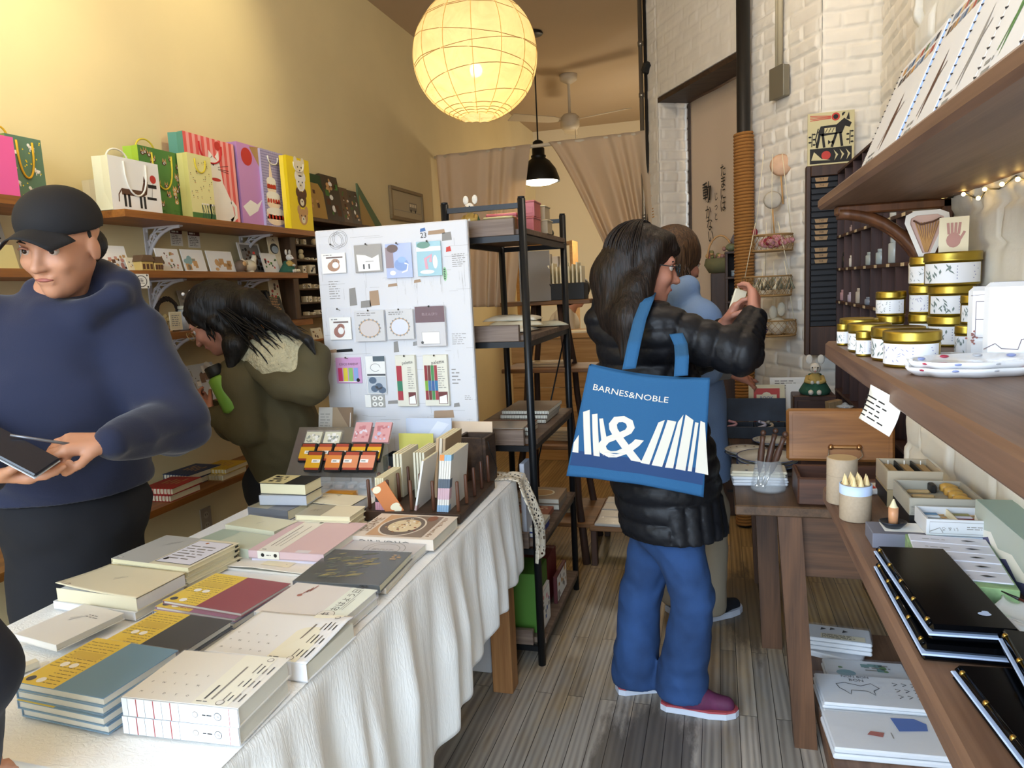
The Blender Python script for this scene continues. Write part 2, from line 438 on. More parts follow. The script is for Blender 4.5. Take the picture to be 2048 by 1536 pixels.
 h=nd(nt,'ShaderNodeMath',operation='MULTIPLY_ADD');h.inputs[1].default_value=-3;L(br.outputs['Fac'],h.inputs[0]);L(mixg.outputs[0],h.inputs[2])
 bp=nd(nt,'ShaderNodeBump');bp.inputs['Strength'].default_value=.3;bp.inputs['Distance'].default_value=.002;L(h.outputs[0],bp.inputs['Height']);L(bp.outputs[0],b.inputs['Normal'])
 return m
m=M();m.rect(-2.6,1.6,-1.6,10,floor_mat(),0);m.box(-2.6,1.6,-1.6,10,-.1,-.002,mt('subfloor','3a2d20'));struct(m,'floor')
m=M();m.box(-2.45,1.6,-1.4,10,CZ,CZ+.1,ceilm);struct(m,'ceiling')
m=M();m.box(XL-.15,XL,-1.4,9.2,0,CZ,cream);struct(m,'wall_left')
bk=mt('back_room_paint','cdbb95',.8)
m=M();m.box(XL-.1,1.6,9.2,9.3,0,CZ,bk);struct(m,'wall_back')
m=M();m.box(1.5,1.6,5.5,9.2,0,CZ,bk);struct(m,'wall_store')
fr=mt('front_wall_paint','c9c0ab',.8)
m=M()
m.box(XL-.15,1.0,-1.4,-1.25,0,.35,fr);m.box(XL-.15,1.0,-1.4,-1.25,3.2,CZ,fr);m.box(XL-.15,XL+.1,-1.4,-1.25,.35,3.2,fr);m.box(.4,1.0,-1.4,-1.25,.35,3.2,fr)
struct(m,'wall_front')
m=M();wd=mt('window_frame_paint','2f3632',.5)
for x in(XL+.1,-.9,.34):m.box(x,x+.06,-1.36,-1.28,.35,3.2,wd)
for z in(.35,2.5,3.14):m.box(XL+.1,.4,-1.36,-1.28,z,z+.06,wd)
struct(m,'window_1')
def brick(P,d,nrm,W,z0,z1,res=.008,seed=0,amp=1,holes=None):
 nu,nz=max(2,int(W/res)),max(2,int((z1-z0)/res))
 U,Z=np.meshgrid(np.linspace(0,W,nu),np.linspace(z0,z1,nz),indexing='ij')
 wob=vn(U*3+seed,Z*3,U*0)*.012
 Zb=Z+wob;ch=.0735;row=np.floor(Zb/ch);fz=Zb-row*ch
 ln=np.where(row%6==5,.11,.215);off=np.where(row%2==0,0,.107)+seed
 Ub=U+vn(U*4,Z*4,U*0+9)*.012+off;col=np.floor(Ub/ln);fu=Ub-col*ln
 e=np.minimum(np.minimum(fz,ch-fz),np.minimum(fu,ln-fu))
 h1=np.modf(np.sin(row*127.1+col*311.7)*43758.5)[0];h2=np.modf(np.sin(row*269.5+col*183.3)*24634.6)[0]
 prof=np.clip((e+vn(U*40,Z*40,U*0)*.004)/.011,0,1);prof=prof*prof*(3-2*prof)
 H=prof*(.011+.004*h1)+h2*.004*prof*(fu/ln-.5)+vn(U*25,Z*25,U*0+4)*.004+vn(U*70,Z*70,U*0+2)*.0025
 H=H*amp
 fall=np.minimum(U,W-U)<1e-6;H[fall]*=.3
 V=np.stack([P[0]+d[0]*U+nrm[0]*H,P[1]+d[1]*U+nrm[1]*H,Z],-1).reshape(-1,3)
 i=np.arange(nu*nz).reshape(nu,nz)
 F=np.stack([i[:-1,:-1],i[1:,:-1],i[1:,1:],i[:-1,1:]],-1).reshape(-1,4)
 n0=np.cross([d[0],d[1],0],[0,0,1]);
 if n0[:2]@np.array(nrm)<0:F=F[:,::-1]
 return V,F
def wallob(name,pieces,extra=None):
 m=M()
 for V,F in pieces:m.raw(V.tolist(),F.tolist(),brickm)
 if extra:extra(m)
 struct(m,name)
XR,YR,XC=.45,1.91,.749
wallob('wall_right',[brick((XR,-1.25),(0,1),(-1,0),YR+1.25,.9,CZ,.011)],lambda m:(m.box(XR,XR+.3,-1.3,YR-.003,.9,CZ,brickm),m.box(XC,XC+.1,-1.3,YR-.003,0,.9,brickm)))
wallob('wall_recess',[brick((XC,YR-.05),(0,1),(-1,0),YF-YR+.05,.6,CZ,.012,1.3)],lambda m:m.box(XC,XC+.1,YR-.1,YF+.1,0,CZ,brickm))
wallob('wall_corner',[brick((XC,YF),(-1,0),(0,-1),XC-.488,.6,CZ,.008,.6)],lambda m:m.box(.488,XC+.1,YF,YF+.2,0,CZ,brickm))
def door_extra(m):
 for t0,t1,z0,z1 in((0,.60,0,CZ),(1.67,1.83,0,CZ),(.60,1.67,2.70,CZ)):
  a,b2,c,d=qp(t0,0,-.004),qp(t1,0,-.004),qp(t1,0,-.25),qp(t0,0,-.25)
  m.prism([p.to_tuple()[:2]for p in(a,b2,c,d)],z0,z1,brickm)
rv=brick(qp(1.67,0).to_tuple()[:2],-QN,-QD,.25,0,2.70,.009,.3)
wallob('wall_doorway',[brick(Q0,QD,QN,.60,0,CZ,.008,.2),brick(Q0+QD*.6,QD,QN,1.07,2.70,CZ,.012,.8,.45),brick(Q0+QD*1.67,QD,QN,.16,0,CZ,.01,.5,.6),rv],door_extra)
dkw=wood('dark_beam_wood','4a3526','2a1c13',0,1,.6)
m=M()
a,b2,c,d=qp(.58,0,.0),qp(1.68,0,.0),qp(1.68,0,-.26),qp(.58,0,-.26)
m.prism([p.to_tuple()[:2]for p in(a,b2,c,d)],2.665,2.698,dkw)
a,b2,c,d=qp(1.62,0,-.22),qp(1.67,0,-.22),qp(1.67,0,-.30),qp(1.62,0,-.30)
m.prism([p.to_tuple()[:2]for p in(a,b2,c,d)],0,2.66,dkw)
struct(m,'trim_1')
m=M();p=qp(-.2,0,-.75);q=qp(2.6,0,-.75)
V=[p,q,q+Vector((0,0,CZ)),p+Vector((0,0,CZ))]
m.prism([tuple(x)[:2]for x in(p,q,qp(2.6,0,-.85),qp(-.2,0,-.85))],0,CZ,mt('hall_paint','8a7a62',.9));struct(m,'wall_hall')
m=M();dr=mt('door_paint','d8cdb4',.5);m.box(-.98,-.1,9.10,9.20,0,2.42,dr);struct(m,'door_1')
m=M()
for x0,x1,z0,z1 in((-1.1,-.98,0,2.54),(-.1,.02,0,2.54),(-.98,-.1,2.42,2.54)):m.box(x0,x1,9.06,9.20,z0,z1,mt('door_casing_paint','e0d6c0',.5),.01)
struct(m,'trim_2')
W=bpy.data.worlds.new('daylight');S.world=W;W.use_nodes=True;nt=W.node_tree
bg=nt.nodes['Background'];tc=nd(nt,'ShaderNodeTexCoord');sp=nd(nt,'ShaderNodeSeparateXYZ');rp=nd(nt,'ShaderNodeValToRGB')
nt.links.new(tc.outputs['Generated'],sp.inputs[0]);nt.links.new(sp.outputs['Z'],rp.inputs['Fac'])
e=rp.color_ramp.elements;e[0].position,e[1].position=0,.25;e[0].color=(.36,.38,.42,1);e[1].color=(.64,.81,1,1)
nt.links.new(rp.outputs['Color'],bg.inputs['Color']);bg.inputs['Strength'].default_value=13.0
def light(name,typ,loc,energy,col,size=.1,**k):
 l=bpy.data.lights.new(name,typ);o=bpy.data.objects.new(name,l);COL.objects.link(o);o.location=loc
 l.energy=energy;l.color=col
 if typ=='POINT' or typ=='SPOT':l.shadow_soft_size=size
 for a,b in k.items():setattr(l,a,b)
 return o
po=light('window_portal','AREA',(-.9,-1.2,1.78),1,(1,1,1));po.data.shape='RECTANGLE';po.data.size=2.6;po.data.size_y=2.9;po.rotation_euler=(PI/2,0,0);po.data.cycles.is_portal=True
WARM=(1,.80,.48)
light('front_lamp','POINT',(-1.45,1.0,3.0),5,(1,.87,.62),.2)
for y_,e_ in((.6,120),(1.6,95),(2.8,34)):
 s_=light('wall_spot','SPOT',(-1.25,y_,3.3),e_,(1,.87,.56),.05,spot_size=1.35,spot_blend=1);s_.rotation_euler=(0,1.0,0)
light('unseen_fill_light','POINT',(-.1,2.9,3.2),20,(1,.89,.74),.1)  # added light out of view, lifts the doorway cloth and corner bricks
light('lantern_bulb','POINT',(-.905,2.80,2.30),20,WARM,.03)
light('pendant_bulb','SPOT',(-1.36,5.75,2.28),60,(1,.82,.58),.06,spot_size=2.6,spot_blend=.4)
light('counter_lamp','POINT',(-1.0,7.3,2.05),24,(1,.84,.60),.15)
light('back_lamp','POINT',(-.2,8.0,2.2),9,(1,.84,.60),.15)
light('hall_lamp','POINT',tuple(qp(1.2,2.4,-.5)),3,(1,.75,.5),.1)
vs=S.view_settings;S.display_settings.display_device='sRGB'
vs.view_transform='Standard';vs.look='None';vs.gamma=1;vs.use_curve_mapping=False;vs.exposure=0.28
S.cycles.max_bounces=8
FR=(PI/2,0,0)
LW=(0,0,PI/2)
CXF=-2.12;CABY=ax(590,480,CXF).y-.05
honey=wood('honey_shelf_wood','a86a2c','7a4718',1,1,.45)
ink=mt('black_ink','1d1a18',.6);wht=mt('white_paper','efece4',.6);crm=mt('cream_paper','e9dfc0',.6);red=mt('red_ink','c23a30',.5)
blk=mt('black_card','191919',.5);gry=mt('grey_ink','8b8780',.6);brn=mt('brown_ink','5a3a26',.6);pnk=mt('pink_paper','e79aa6',.5);yel=mt('yellow_paper','ecd02c',.5)
grn=mt('leaf_green_ink','4c7a3a',.6);blu=mt('blue_ink','4a6fa5',.6);org=mt('orange_ink','d9822b',.5);tan=mt('tan_ink','c79a63',.6)
for nm,y0,y1,z,lab in(('plank',2.10,3.36,1.787,'long wooden shelf plank under the row of bright paper gift bags'),('plank',.7,1.86,1.787,'wooden shelf plank under the pink gift bag at far left'),('plank',.7,3.25,1.572,'honey wood shelf plank holding the leaning postcards and hen figurine'),('plank',.9,3.26,1.336,'honey wood shelf plank with the dark wreath and jar'),('plank',1.6,3.0,1.02,'narrow wooden ledge behind the person in the olive parka'),('plank',.9,3.1,.692,'lowest wooden shelf plank holding coil bound notebooks')):
 m=M();L2=(y1-y0)/2;yn=min(L2,CABY-.004-(y0+y1)/2);m.prism([(-.12,-L2),(.12,-L2),(.12,L2),(.014,L2),(.014,yn),(-.12,yn)],-.026,0,honey)
 one(m,'shelf_plank',lab,'shelf',(-2.129,(y0+y1)/2,z))
iron=mt('white_cast_iron','d4d3d6',.5,bump=(120,.15))
def bracket_mesh():
 m=M()
 m.box(-.012,.012,0,.006,-.165,0,iron,.002);m.box(-.012,.012,0,.18,-.007,0,iron,.002)
 arc=[(0,.006+.165*(1-math.cos(t)),-.16+.155*math.sin(t))for t in[PI/2*i/10 for i in range(11)]]
 m.tube(arc,.007,iron,6)
 for i in(3,5,7):p=arc[i];m.tube([(0,.008,-.02-.012*i),((0),p[1]*.55,p[2]*.5-.01),p],.004,iron,5);m.tube([(0,.02+.012*i,-.006),(0,p[1]*.7,p[2]*.6),p],.004,iron,5)
 m.tube([(0,.04+.018*math.cos(t),-.045+.018*math.sin(t))for t in[2*PI*i/10 for i in range(11)]],.004,iron,5)
 m.cyl(.005,-.02,.02,iron,8,(0,.01))
 return m
b0=None
for px,py,z,lab in((290,470,1.787,'white ornate iron bracket under the donkey gift bag'),(480,480,1.787,'white ornate iron bracket under the gingham cake gift bag'),(300,590,1.572,'white ornate iron bracket over the dark wreath'),(480,590,1.572,'white iron bracket above the tilted dark books on the wall shelf'),(40,470,1.787,'white ornate iron bracket below the shelf left of the person in the cap'),(330,690,1.336,'white iron bracket low behind the navy sleeve')):
 y=ax(px,py,XL).y;loc=(XL+.001,y,z-.0265)
 if b0 is None:b0=one(bracket_mesh(),'shelf_bracket',lab,'bracket',loc,(0,0,-PI/2),'white iron shelf brackets')
 else:dup(b0,loc,None,lab)
BX=-2.09
def gift_bag(lab,x0,x1,ytop,d,mats,art,hcol,px=BX,tilt=0,hshape=.5,flip=0):
 yb=412;y0,y1=ax(x0,yb,px).y,ax(x1,yb,px).y;w=y1-y0
 h=ax((x0+x1)/2,ytop,px).z-1.788;front,side,inn=mats
 t=thing('gift_bag',lab,'gift bag',(px-d/2,(y0+y1)/2,1.788),LW,'paper gift bags on the top left shelf')
 m=M();X,D=w/2,d/2
 m.add([(-X,-D,0),(X,-D,0),(X,-D,h),(-X,-D,h)],[(0,1,2,3)],front)
 m.add([(-X,D,0),(X,D,0),(X,D,h),(-X,D,h)],[(3,2,1,0)],front)
 for s in(-1,1):
  V=[(s*X,-D,0),(s*X,D,0),(s*X,D,h),(s*X*.95,0,h),(s*X,-D,h),(s*X*.955,0,h*.35)]
  m.add(V,[(0,1,5),(1,2,3,5),(4,0,5,3)],side)
 m.add([(-X,-D,.001),(X,-D,.001),(X,D,.001),(-X,D,.001)],[(0,1,2,3)],side)
 m.add([(-X*.98,-D+.001,h*.98),(X*.98,-D+.001,h*.98),(X*.98,-D+.001,0.01),(-X*.98,-D+.001,.01)],[(0,1,2,3)],inn)
 with m.at((0,0,0),FR):art(m,w,h,D+.0006)
 m.build('bag_body',t)
 if hcol:
  for s in(-1,1):
   k=M();hw=w*.22;dr=h*hshape
   yy=s*(D+.003)
   pts=[(-hw,yy,h*.93)]+[(-hw*math.cos(a),yy*(1+.0),h*.93-dr*math.sin(a)**.7 if s<0 else h*.93+dr*.5*math.sin(a)**.7)for a in[PI*i/12 for i in range(1,12)]]+[(hw,yy,h*.93)]
   k.tube(pts,.0035,hcol,6);k.build('cord_handle',t)
 return t
def donkey(m,w,h,z):
 m.poly([(-.3*w,.42*h),(.1*w,.42*h),(.16*w,.62*h),(.24*w,.62*h),(.22*w,.45*h),(.2*w,.36*h),(.1*w,.3*h),(-.3*w,.3*h)],brn,z)
 for x in(-.27,-.19,.04,.12):m.rect(x*w,(x+.045)*w,.08*h,.32*h,ink,z)
 m.line([(-.3*w,.4*h),(-.36*w,.3*h),(-.37*w,.16*h)],.02*w,brn,z);m.rect(.2*w,.4*w,.27*h,.32*h,ink,z);m.rect(.24*w,.42*w,.5*h,.57*h,ink,z)
 m.poly([(.15*w,.6*h),(.17*w,.72*h),(.2*w,.61*h)],brn,z);m.disc(.36*w,.68*h,.065*w,red,z);m.line([(.36*w,.62*h),(.33*w,.5*h),(.3*w,.3*h)],.006*w,ink,z)
def foxes(m,w,h,z):
 for i in range(46):
  x,y=RN.uniform(-.44,.44)*w,RN.uniform(.12,.93)*h;r=w*.036
  m.disc(x,y,r*1.35,brn if i%3 else tan,z,r,8);m.poly([(x-r,y+r*.5),(x-r*.9,y+r*2.2),(x-r*.1,y+r*.8)],tan,z+.0002);m.poly([(x+r,y+r*.5),(x+r*.9,y+r*2.2),(x+r*.1,y+r*.8)],tan,z+.0002)
  m.disc(x,y,r*.55,wht,z+.0004,n=8);m.disc(x,y,r*.25,ink,z+.0006,n=6)
 for i in range(30):x,y=RN.uniform(-.48,.48)*w,RN.uniform(0,.14)*h;m.disc(x,y,.03*w,grn,z,.012*w,8)
def meadow(m,w,h,z):
 m.rect(-.5*w,.5*w,0,.12*h,grn,z)
 for i in range(30):x,y=RN.uniform(-.45,.45)*w,RN.uniform(.35,.93)*h;m.disc(x,y,.016*w,ink,z,n=6);m.rect(x-.02*w,x+.03*w,y-.03*h,y-.022*h,tan,z)
 for i in range(14):x=RN.uniform(-.1,.45)*w;m.line([(x,.02*h),(x+.05*w,.12*h),(x+RN.uniform(-.05,.1)*w,.25*h)],.02*w,mt('dark_teal_ink','22504e'),z+.0002);m.disc(x+.04*w,.26*h,.03*w,wht,z+.0004,.015*h,8)
def stripecat(m,w,h,z):
 st=mt('coral_ink','e2605a',.5)
 for i in range(9):m.rect((-.5+i/9)*w,(-.5+(i+.5)/9)*w,0,h,st,z)
 z+=.0003
 m.poly([(.0*w,.03*h),(.3*w,.02*h),(.38*w,.12*h),(.34*w,.3*h),(.2*w,.5*h),(.16*w,.74*h),(.02*w,.8*h),(-.1*w,.7*h),(-.06*w,.52*h),(-.16*w,.25*h),(-.12*w,.06*h)],wht,z)
 m.poly([(-.06*w,.74*h),(-.04*w,.86*h),(.04*w,.8*h)],wht,z);m.poly([(.08*w,.8*h),(.16*w,.87*h),(.16*w,.72*h)],wht,z)
 m.line([(.3*w,.06*h),(.42*w,.12*h),(.42*w,.24*h),(.34*w,.3*h)],.06*w,wht,z);m.disc(.06*w,.53*h,.1*w,red,z+.0003,.02*h)
 for q in(-.01,.0,.02):m.line([(.12*w,(.66+q)*h),(.34*w,(.66+q*3)*h)],.006*w,ink,z+.0004)
 m.disc(.03*w,.7*h,.015*w,ink,z+.0004,n=8);m.disc(.15*w,.93*h,.06*w,red,z+.0004)
def star(m,w,h,z):
 m.disc(-.1*w,.85*h,.24*w,red,z)
 m.poly([(-.45*w,.25*h),(-.1*w,.34*h),(.2*w,.3*h),(.45*w,.37*h),(.2*w,.22*h),(-.2*w,.14*h)],wht,z);m.poly([(.48*w,h),(.05*w,.98*h),(.48*w,.74*h)],mt('kraft_liner','b08a52'),z)
def cake(m,w,h,z):
 gl=mt('gingham_line','8d83b5')
 for i in range(22):m.rect((-.5+i/22)*w,(-.488+i/22)*w,0,h,gl,z)
 for i in range(30):m.rect(-.5*w,.5*w,i/30*h,(i/30+.008)*h,gl,z)
 z+=.0003
 ck=mt('cake_cream','f1dcc4')
 for x,y,r in((-.05,.14,.4),(-.1,.34,.3),(-.14,.52,.2)):
  m.disc(x*w,y*h,r*w,ck,z,.075*h);m.rect((x-r)*w,(x+r)*w,y*h,(y+.1)*h,ck,z);m.disc(x*w,(y+.1)*h,r*w,wht,z+.0002,.05*h)
  for q in range(5):m.disc((x-r*.75+r*1.5*q/4)*w,(y+.03)*h,.045*w,red,z+.0004,.03*h,8)
 m.poly([(-.22*w,.66*h),(-.06*w,.66*h),(-.14*w,.9*h)],ck,z);m.disc(-.14*w,.86*h,.06*w,brn,z+.0002,.02*h,10)
def faces(m,w,h,z):
 for y,a,b2 in((.86,crm,ink),(.66,wht,ink),(.44,brn,crm),(.2,tan,brn)):
  r=.2*w
  for s in(-1,1):m.disc(.05*w+s*r*.8,y*h+r*.8,r*.42,a,z,r*.6,10)
  m.disc(.05*w,y*h,r,a,z+.0002,n=16);m.disc(.05*w,y*h-r*.35,r*.45,crm,z+.0004,n=10);m.disc(.05*w,y*h-r*.25,r*.12,ink,z+.0006,n=8)
  for s in(-1,1):m.disc(.05*w+s*r*.4,y*h+r*.15,r*.12,ink,z+.0006,n=8)
def dogs(m,w,h,z):
 for i in range(22):m.disc(RN.uniform(-.45,.45)*w,RN.uniform(.05,.95)*h,.022*w,yel,z,n=6)
 for x,y in((-.25,.75),(.2,.85),(.3,.5),(.1,.2),(-.3,.3),(.35,.1)):
  m.disc(x*w,y*h,.09*w,wht,z,.05*w,8);m.disc((x-.08)*w,(y+.035)*h,.045*w,wht,z,n=8)
  for q in(-.06,.05):m.rect((x+q)*w,(x+q+.025)*w,(y-.06)*h,y*h,wht,z)
def plain(m,w,h,z):pass
cord=mt('white_cord','e8e2d2',.8);ycord=mt('yellow_cord','d8c23a',.8);rcord=mt('red_cord','c02a2a',.8);gcord=mt('gold_cord','d9a928',.8)
gb=lambda n,c:mt(n,c,.45)
gift_bag('hot pink paper gift bag at the left end of the top shelf',-60,44,268,.08,(gb('hot_pink','ea5f9c'),gb('rose_pink','ee7f9d'),pnk),plain,None,-2.02)
gift_bag('green gift bag with white dogs and gold cord handle',28,98,277,.09,(gb('sage_green','5d7d66'),gb('moss_green','6b8a3c'),grn),dogs,gcord,-2.12,hshape=.55)
gift_bag('clear wrapped blank gift bag behind the one with a donkey',196,232,362,.06,(gb('pale_cream','d8cba6'),gb('pale_cream','d8cba6'),crm),plain,None,-2.15)
gift_bag('white gift bag with dark donkey and red balloon',226,324,321,.07,(gb('bag_white','ece9e2'),gb('bag_cream','e6dfb8'),wht),donkey,cord,-2.055,hshape=.62)
gift_bag('green gift bag covered with small rabbit faces',288,374,302,.07,(gb('grass_green','4f7f3c'),gb('lime_side','a3c63a'),grn),foxes,ycord,-2.14,hshape=.5)
gift_bag('small pale yellow gift bag with meadow flowers',384,430,312,.05,(gb('pale_yellow','e3dc9a'),gb('pale_yellow2','ddd27c'),crm),meadow,ycord,-2.085,hshape=.2)
gift_bag('tall pink striped gift bag with white cat',380,478,279,.075,(gb('stripe_pink','f2a6a0'),gb('teal_stripe','5f9c84'),pnk),stripecat,rcord,-2.145,hshape=.22)
gift_bag('lilac gift bag with red circle and white star',484,528,292,.06,(gb('lilac','c58fc4'),gb('lilac','c58fc4'),mt('kraft_liner','b08a52')),star,None,-2.14)
gift_bag('purple gingham gift bag with tall strawberry cake',530,574,305,.05,(gb('gingham_ground','c3bcd8'),gb('gingham_ground','c3bcd8'),wht),cake,cord,-2.125,hshape=.1)
gift_bag('yellow gift bag with a column of animal faces',580,624,318,.04,(gb('bag_yellow','f1d414'),gb('bag_yellow','f1d414'),yel),faces,cord,-2.06,hshape=.12)
def card(nm,lab,cat,x0,x1,yt,yb,z,X,col,art,grp=None,th=.004,tilt=.22,lw=LW,side=None):
 y0,y1=ax(x0,yb,X).y,ax(x1,yb,X).y;w=y1-y0;h=(ax((x0+x1)/2,yt,X-.02).z-z)/math.cos(tilt)
 m=M()
 m.box(-w/2,w/2,0,th,0,h,side or col)
 with m.at((0,-.0004,0),FR):
  m.rect(-w/2,w/2,0,h,col,0);art(m,w,h,.0004)
 return one(m,nm,lab,cat,(X,(y0+y1)/2,z),(-tilt,0,lw[2]),grp)
def blobs(cols,n=14,y0=.1,y1=.75,r=.06):
 def f(m,w,h,z):
  for i in range(n):
   c=cols[i%len(cols)];x,y=RN.uniform(-.38,.38)*w,RN.uniform(y0,y1)*h;s=r*w*RN.uniform(.5,1.3)
   if i%2:m.rect(x-s,x+s,y-s*.7,y+s,c,z+.0001*(i%3))
   else:m.disc(x,y,s,c,z+.0001*(i%3),s*RN.uniform(.6,1.2),9)
 return f
def framed(col,inner):
 def f(m,w,h,z):m.rect(-.42*w,.42*w,.06*h,.94*h,col,z);inner(m,w,h,z+.0003)
 return f
def printed(n=8,c=None,y0=.2,y1=.85):return lambda m,w,h,z:m.lines(-.36*w,.36*w,y0*h,y1*h,n,c or gry,z)
soft=[mt('dusty_rose_ink','c98f80'),mt('dusty_teal_ink','8fb0ad'),mt('dusty_ochre_ink','d1a36a'),gry]
S2=1.573;G2='postcards leaning on the middle left shelf'
card('postcard','white postcard with small red houses, nearest the person in the cap','card',212,262,492,538,S2,-2.12,wht,blobs(soft[:1]+[brn,tan],16,.1,.6),G2)
card('postcard','small upright card beside the ceramic house','card',258,276,516,540,S2,-2.09,crm,blobs([tan,gry],6),G2)
card('postcard','postcard with rows of tiny plants and a castle','card',322,367,498,541,S2,-2.11,wht,blobs([grn,soft[0],brn,tan],22,.08,.85,.045),G2)
card('postcard','folded postcard with pale teal shapes','card',373,416,500,542,S2,-2.11,wht,blobs([soft[1],soft[2]],8,.2,.6,.1),G2)
card('postcard','postcard with orange animals under a pale sky','card',423,473,503,543,S2,-2.11,wht,blobs([soft[2],tan],10,.1,.5,.08),G2)
card('art_print','tall art print with dark woodcut on the middle left shelf','print',490,532,487,544,S2,-2.17,wht,framed(gry,blobs([ink,brn,gry],26,.15,.85,.06)),None,.006,.2)
card('art_print','small print with a wreath and red poster, left of the green mouse figurine','print',532,562,507,546,S2,-2.12,wht,blobs([grn,red,ink],12,.2,.7),None,.004,.25)
card('paper_pack','clear pack of pale yellow sheets left of the person in the cap','paper',-10,40,490,538,S2,-2.1,mt('butter_paper','e2cf86',.5),lambda m,w,h,z:None)
card('art_print','grey print with a lettered block, left of the person in the cap','print',-12,24,435,492,S2,-2.17,mt('print_grey','9c9689'),blobs([ink,wht],9,.2,.8,.12))
def spoon(m,w,h,z):
 m.disc(0,.62*h,.38*w,blk,z,.13*h,20);m.disc(.05*w,.6*h,.3*w,mt('pale_blue_ink','aebfca'),z+.0003,.09*h,20);m.line([(-.1*w,.8*h),(0,.86*h),(.1*w,.8*h)],.05*w,ink,z);m.lines(-.2*w,.2*w,.9*h,.97*h,2,ink,z)
card('paper_banner','tall cream paper banner with a dark spoon drawing','banner',546,568,468,546,S2,-2.135,crm,spoon,None,.003,.1)
card('paper_banner','tall cream paper banner with sprig drawings over the third left shelf','banner',550,570,560,640,1.337,-2.135,crm,blobs([red,grn,brn],16,.2,.9,.1),None,.003,.1)
S3=1.337
card('small_book','thin book with a crowded brown cover beside the dark tilted pair','book',512,538,580,636,S3,-2.13,mt('mauve_cover','a3877c'),blobs([brn,wht,red],14),None,.01,.22)
card('small_book','dark book leaning, left one of the tilted pair','book',534,556,580,638,S3,-2.12,blk,printed(12,gry),None,.01,.3)
card('small_book','dark book leaning, right one of the tilted pair','book',552,576,582,640,S3,-2.11,blk,printed(12,tan),None,.01,.3)
card('art_print','grey card leaning behind the wreath','print',372,402,580,620,S3,-2.2,mt('dusty_grey','b5ab98'),printed(5))
def mousecard(m,w,h,z):blobs([mt('mouse_grey','9a948c'),mt('mouse_brown','8a6a55'),wht],16,.1,.9,.1)(m,w,h,z);[m.disc(RN.uniform(-.4,.4)*w,RN.uniform(.1,.9)*h,.012*w,ink,z+.0008,n=6)for i in range(12)]
card('art_print','wide print with grey mice behind the green bottle','print',384,450,726,800,1.02,-2.14,mt('print_ground','c6ccd2'),mousecard,None,.004,.3)
def owlcard(m,w,h,z):blobs([brn,ink,tan],10,.1,.9,.12)(m,w,h,z)
G4='picture cards below the stamp cabinet'
card('picture_card','rust patterned picture card below the stamp cabinet','card',628,640,694,752,1.08,-2.13,mt('rust_card','9c5a34'),owlcard,G4)
card('picture_card','orange picture card below the stamp cabinet, by the display board','card',640,654,694,752,1.08,-2.13,mt('amber_card','b5793a'),owlcard,G4)
card('picture_card','pale picture card above the rust patterned one','card',628,648,655,690,1.215,-2.15,crm,blobs([brn,tan],7),G4)
m=M();m.box(-.1,.1,-.35,.35,-.02,0,honey,.003);one(m,'shelf_plank','short wooden ledge under the rust picture cards','shelf',(-2.149,3.72,1.08))
m=M();m.box(-.06,.06,-.35,.35,-.012,0,honey,.003);one(m,'shelf_plank','thin wooden ledge under the pale picture card','shelf',(-2.189,3.72,1.215))
for i,(x0,x1,yt,yb,lab)in enumerate(((344,364,460,491,'paper notice with dark heading on the wall, left one of two'),(379,399,464,495,'paper notice with dark heading on the wall, right one of two'))):
 a,b2=ax(x0,yb,XL+.004),ax(x1,yt,XL+.004);w,h=b2.y-a.y,b2.z-a.z;m=M();m.box(0,w,0,.002,0,h,wht)
 with m.at((0,-.0004,0),FR):m.rect(0,w,h*.74,h,mt('maroon_ink','5a2a22'),.0002);m.lines(w*.1,w*.8,h*.78,h*.95,1,wht,.0004,.6);m.lines(w*.1,w*.9,h*.08,h*.7,6,gry,.0002)
 one(m,'notice',lab,'notice',(XL+.0016,a.y,a.z),LW,'paper notices on the left wall')
def tagcard(lab,x0,x1,yt,yb,X,art,col=None):
 a,b2=ax(x0,yb,X),ax(x1,yt,X);w,h=b2.y-a.y,b2.z-a.z;m=M();m.box(0,w,0,.002,0,h,col or wht)
 with m.at((0,-.0004,0),FR):art(m,w,h)
 return one(m,'shelf_tag',lab,'tag',(X,a.y,a.z),LW)
def orn(m,w,h):
 m.disc(w/2,h/2,w*.36,ink,.0002,h*.4);m.disc(w/2,h/2,w*.31,wht,.0004,h*.35);m.lines(w*.3,w*.7,h*.3,h*.7,4,ink,.0006)
 for x in(.12,.88):
  for y in(.1,.9):m.disc(w*x,h*y,w*.05,ink,.0002,n=8)
tagcard('white shelf tag with an ornate oval frame on the shelf edge',268,297,548,577,-2.004,orn)
tagcard('cream label card leaning against the white jar',342,362,623,661,-2.06,lambda m,w,h:(m.rect(w*.08,w*.92,h*.06,h*.94,mt('tag_cream','ddd2b0'),.0002),m.lines(w*.15,w*.85,h*.2,h*.85,6,gry,.0004)),crm)
def ceramic_house(lab,px,w,h,X=-2.08):
 p=ax(px,541,X);t=thing('ceramic_house',lab,'ornament',(X,p.y,S2),LW,'small ceramic houses on the left shelf')
 c=mt('house_glaze','c9ab62',.4);m=M();m.box(-w/2,w/2,-.02,.02,0,h*.62,c,.003)
 with m.at((0,-.0205,0),FR):
  for x in(-.3,0,.3):m.rect(x*w-.006,x*w+.006,h*.12,h*.45,brn,0)
 m.build('house_walls',t)
 m=M()
 with m.at((0,0,0),(PI/2,0,0)):m.prism([(-w*.56,h*.6),(w*.56,h*.6),(w*.3,h),(-w*.3,h)],-.024,.024,mt('roof_glaze','6b5138',.5))
 m.build('roof',t)
ceramic_house('little ceramic house with three windows and brown roof, left one',288,.062,.06)
ceramic_house('smaller ceramic house with brown roof, right one',311,.045,.055)
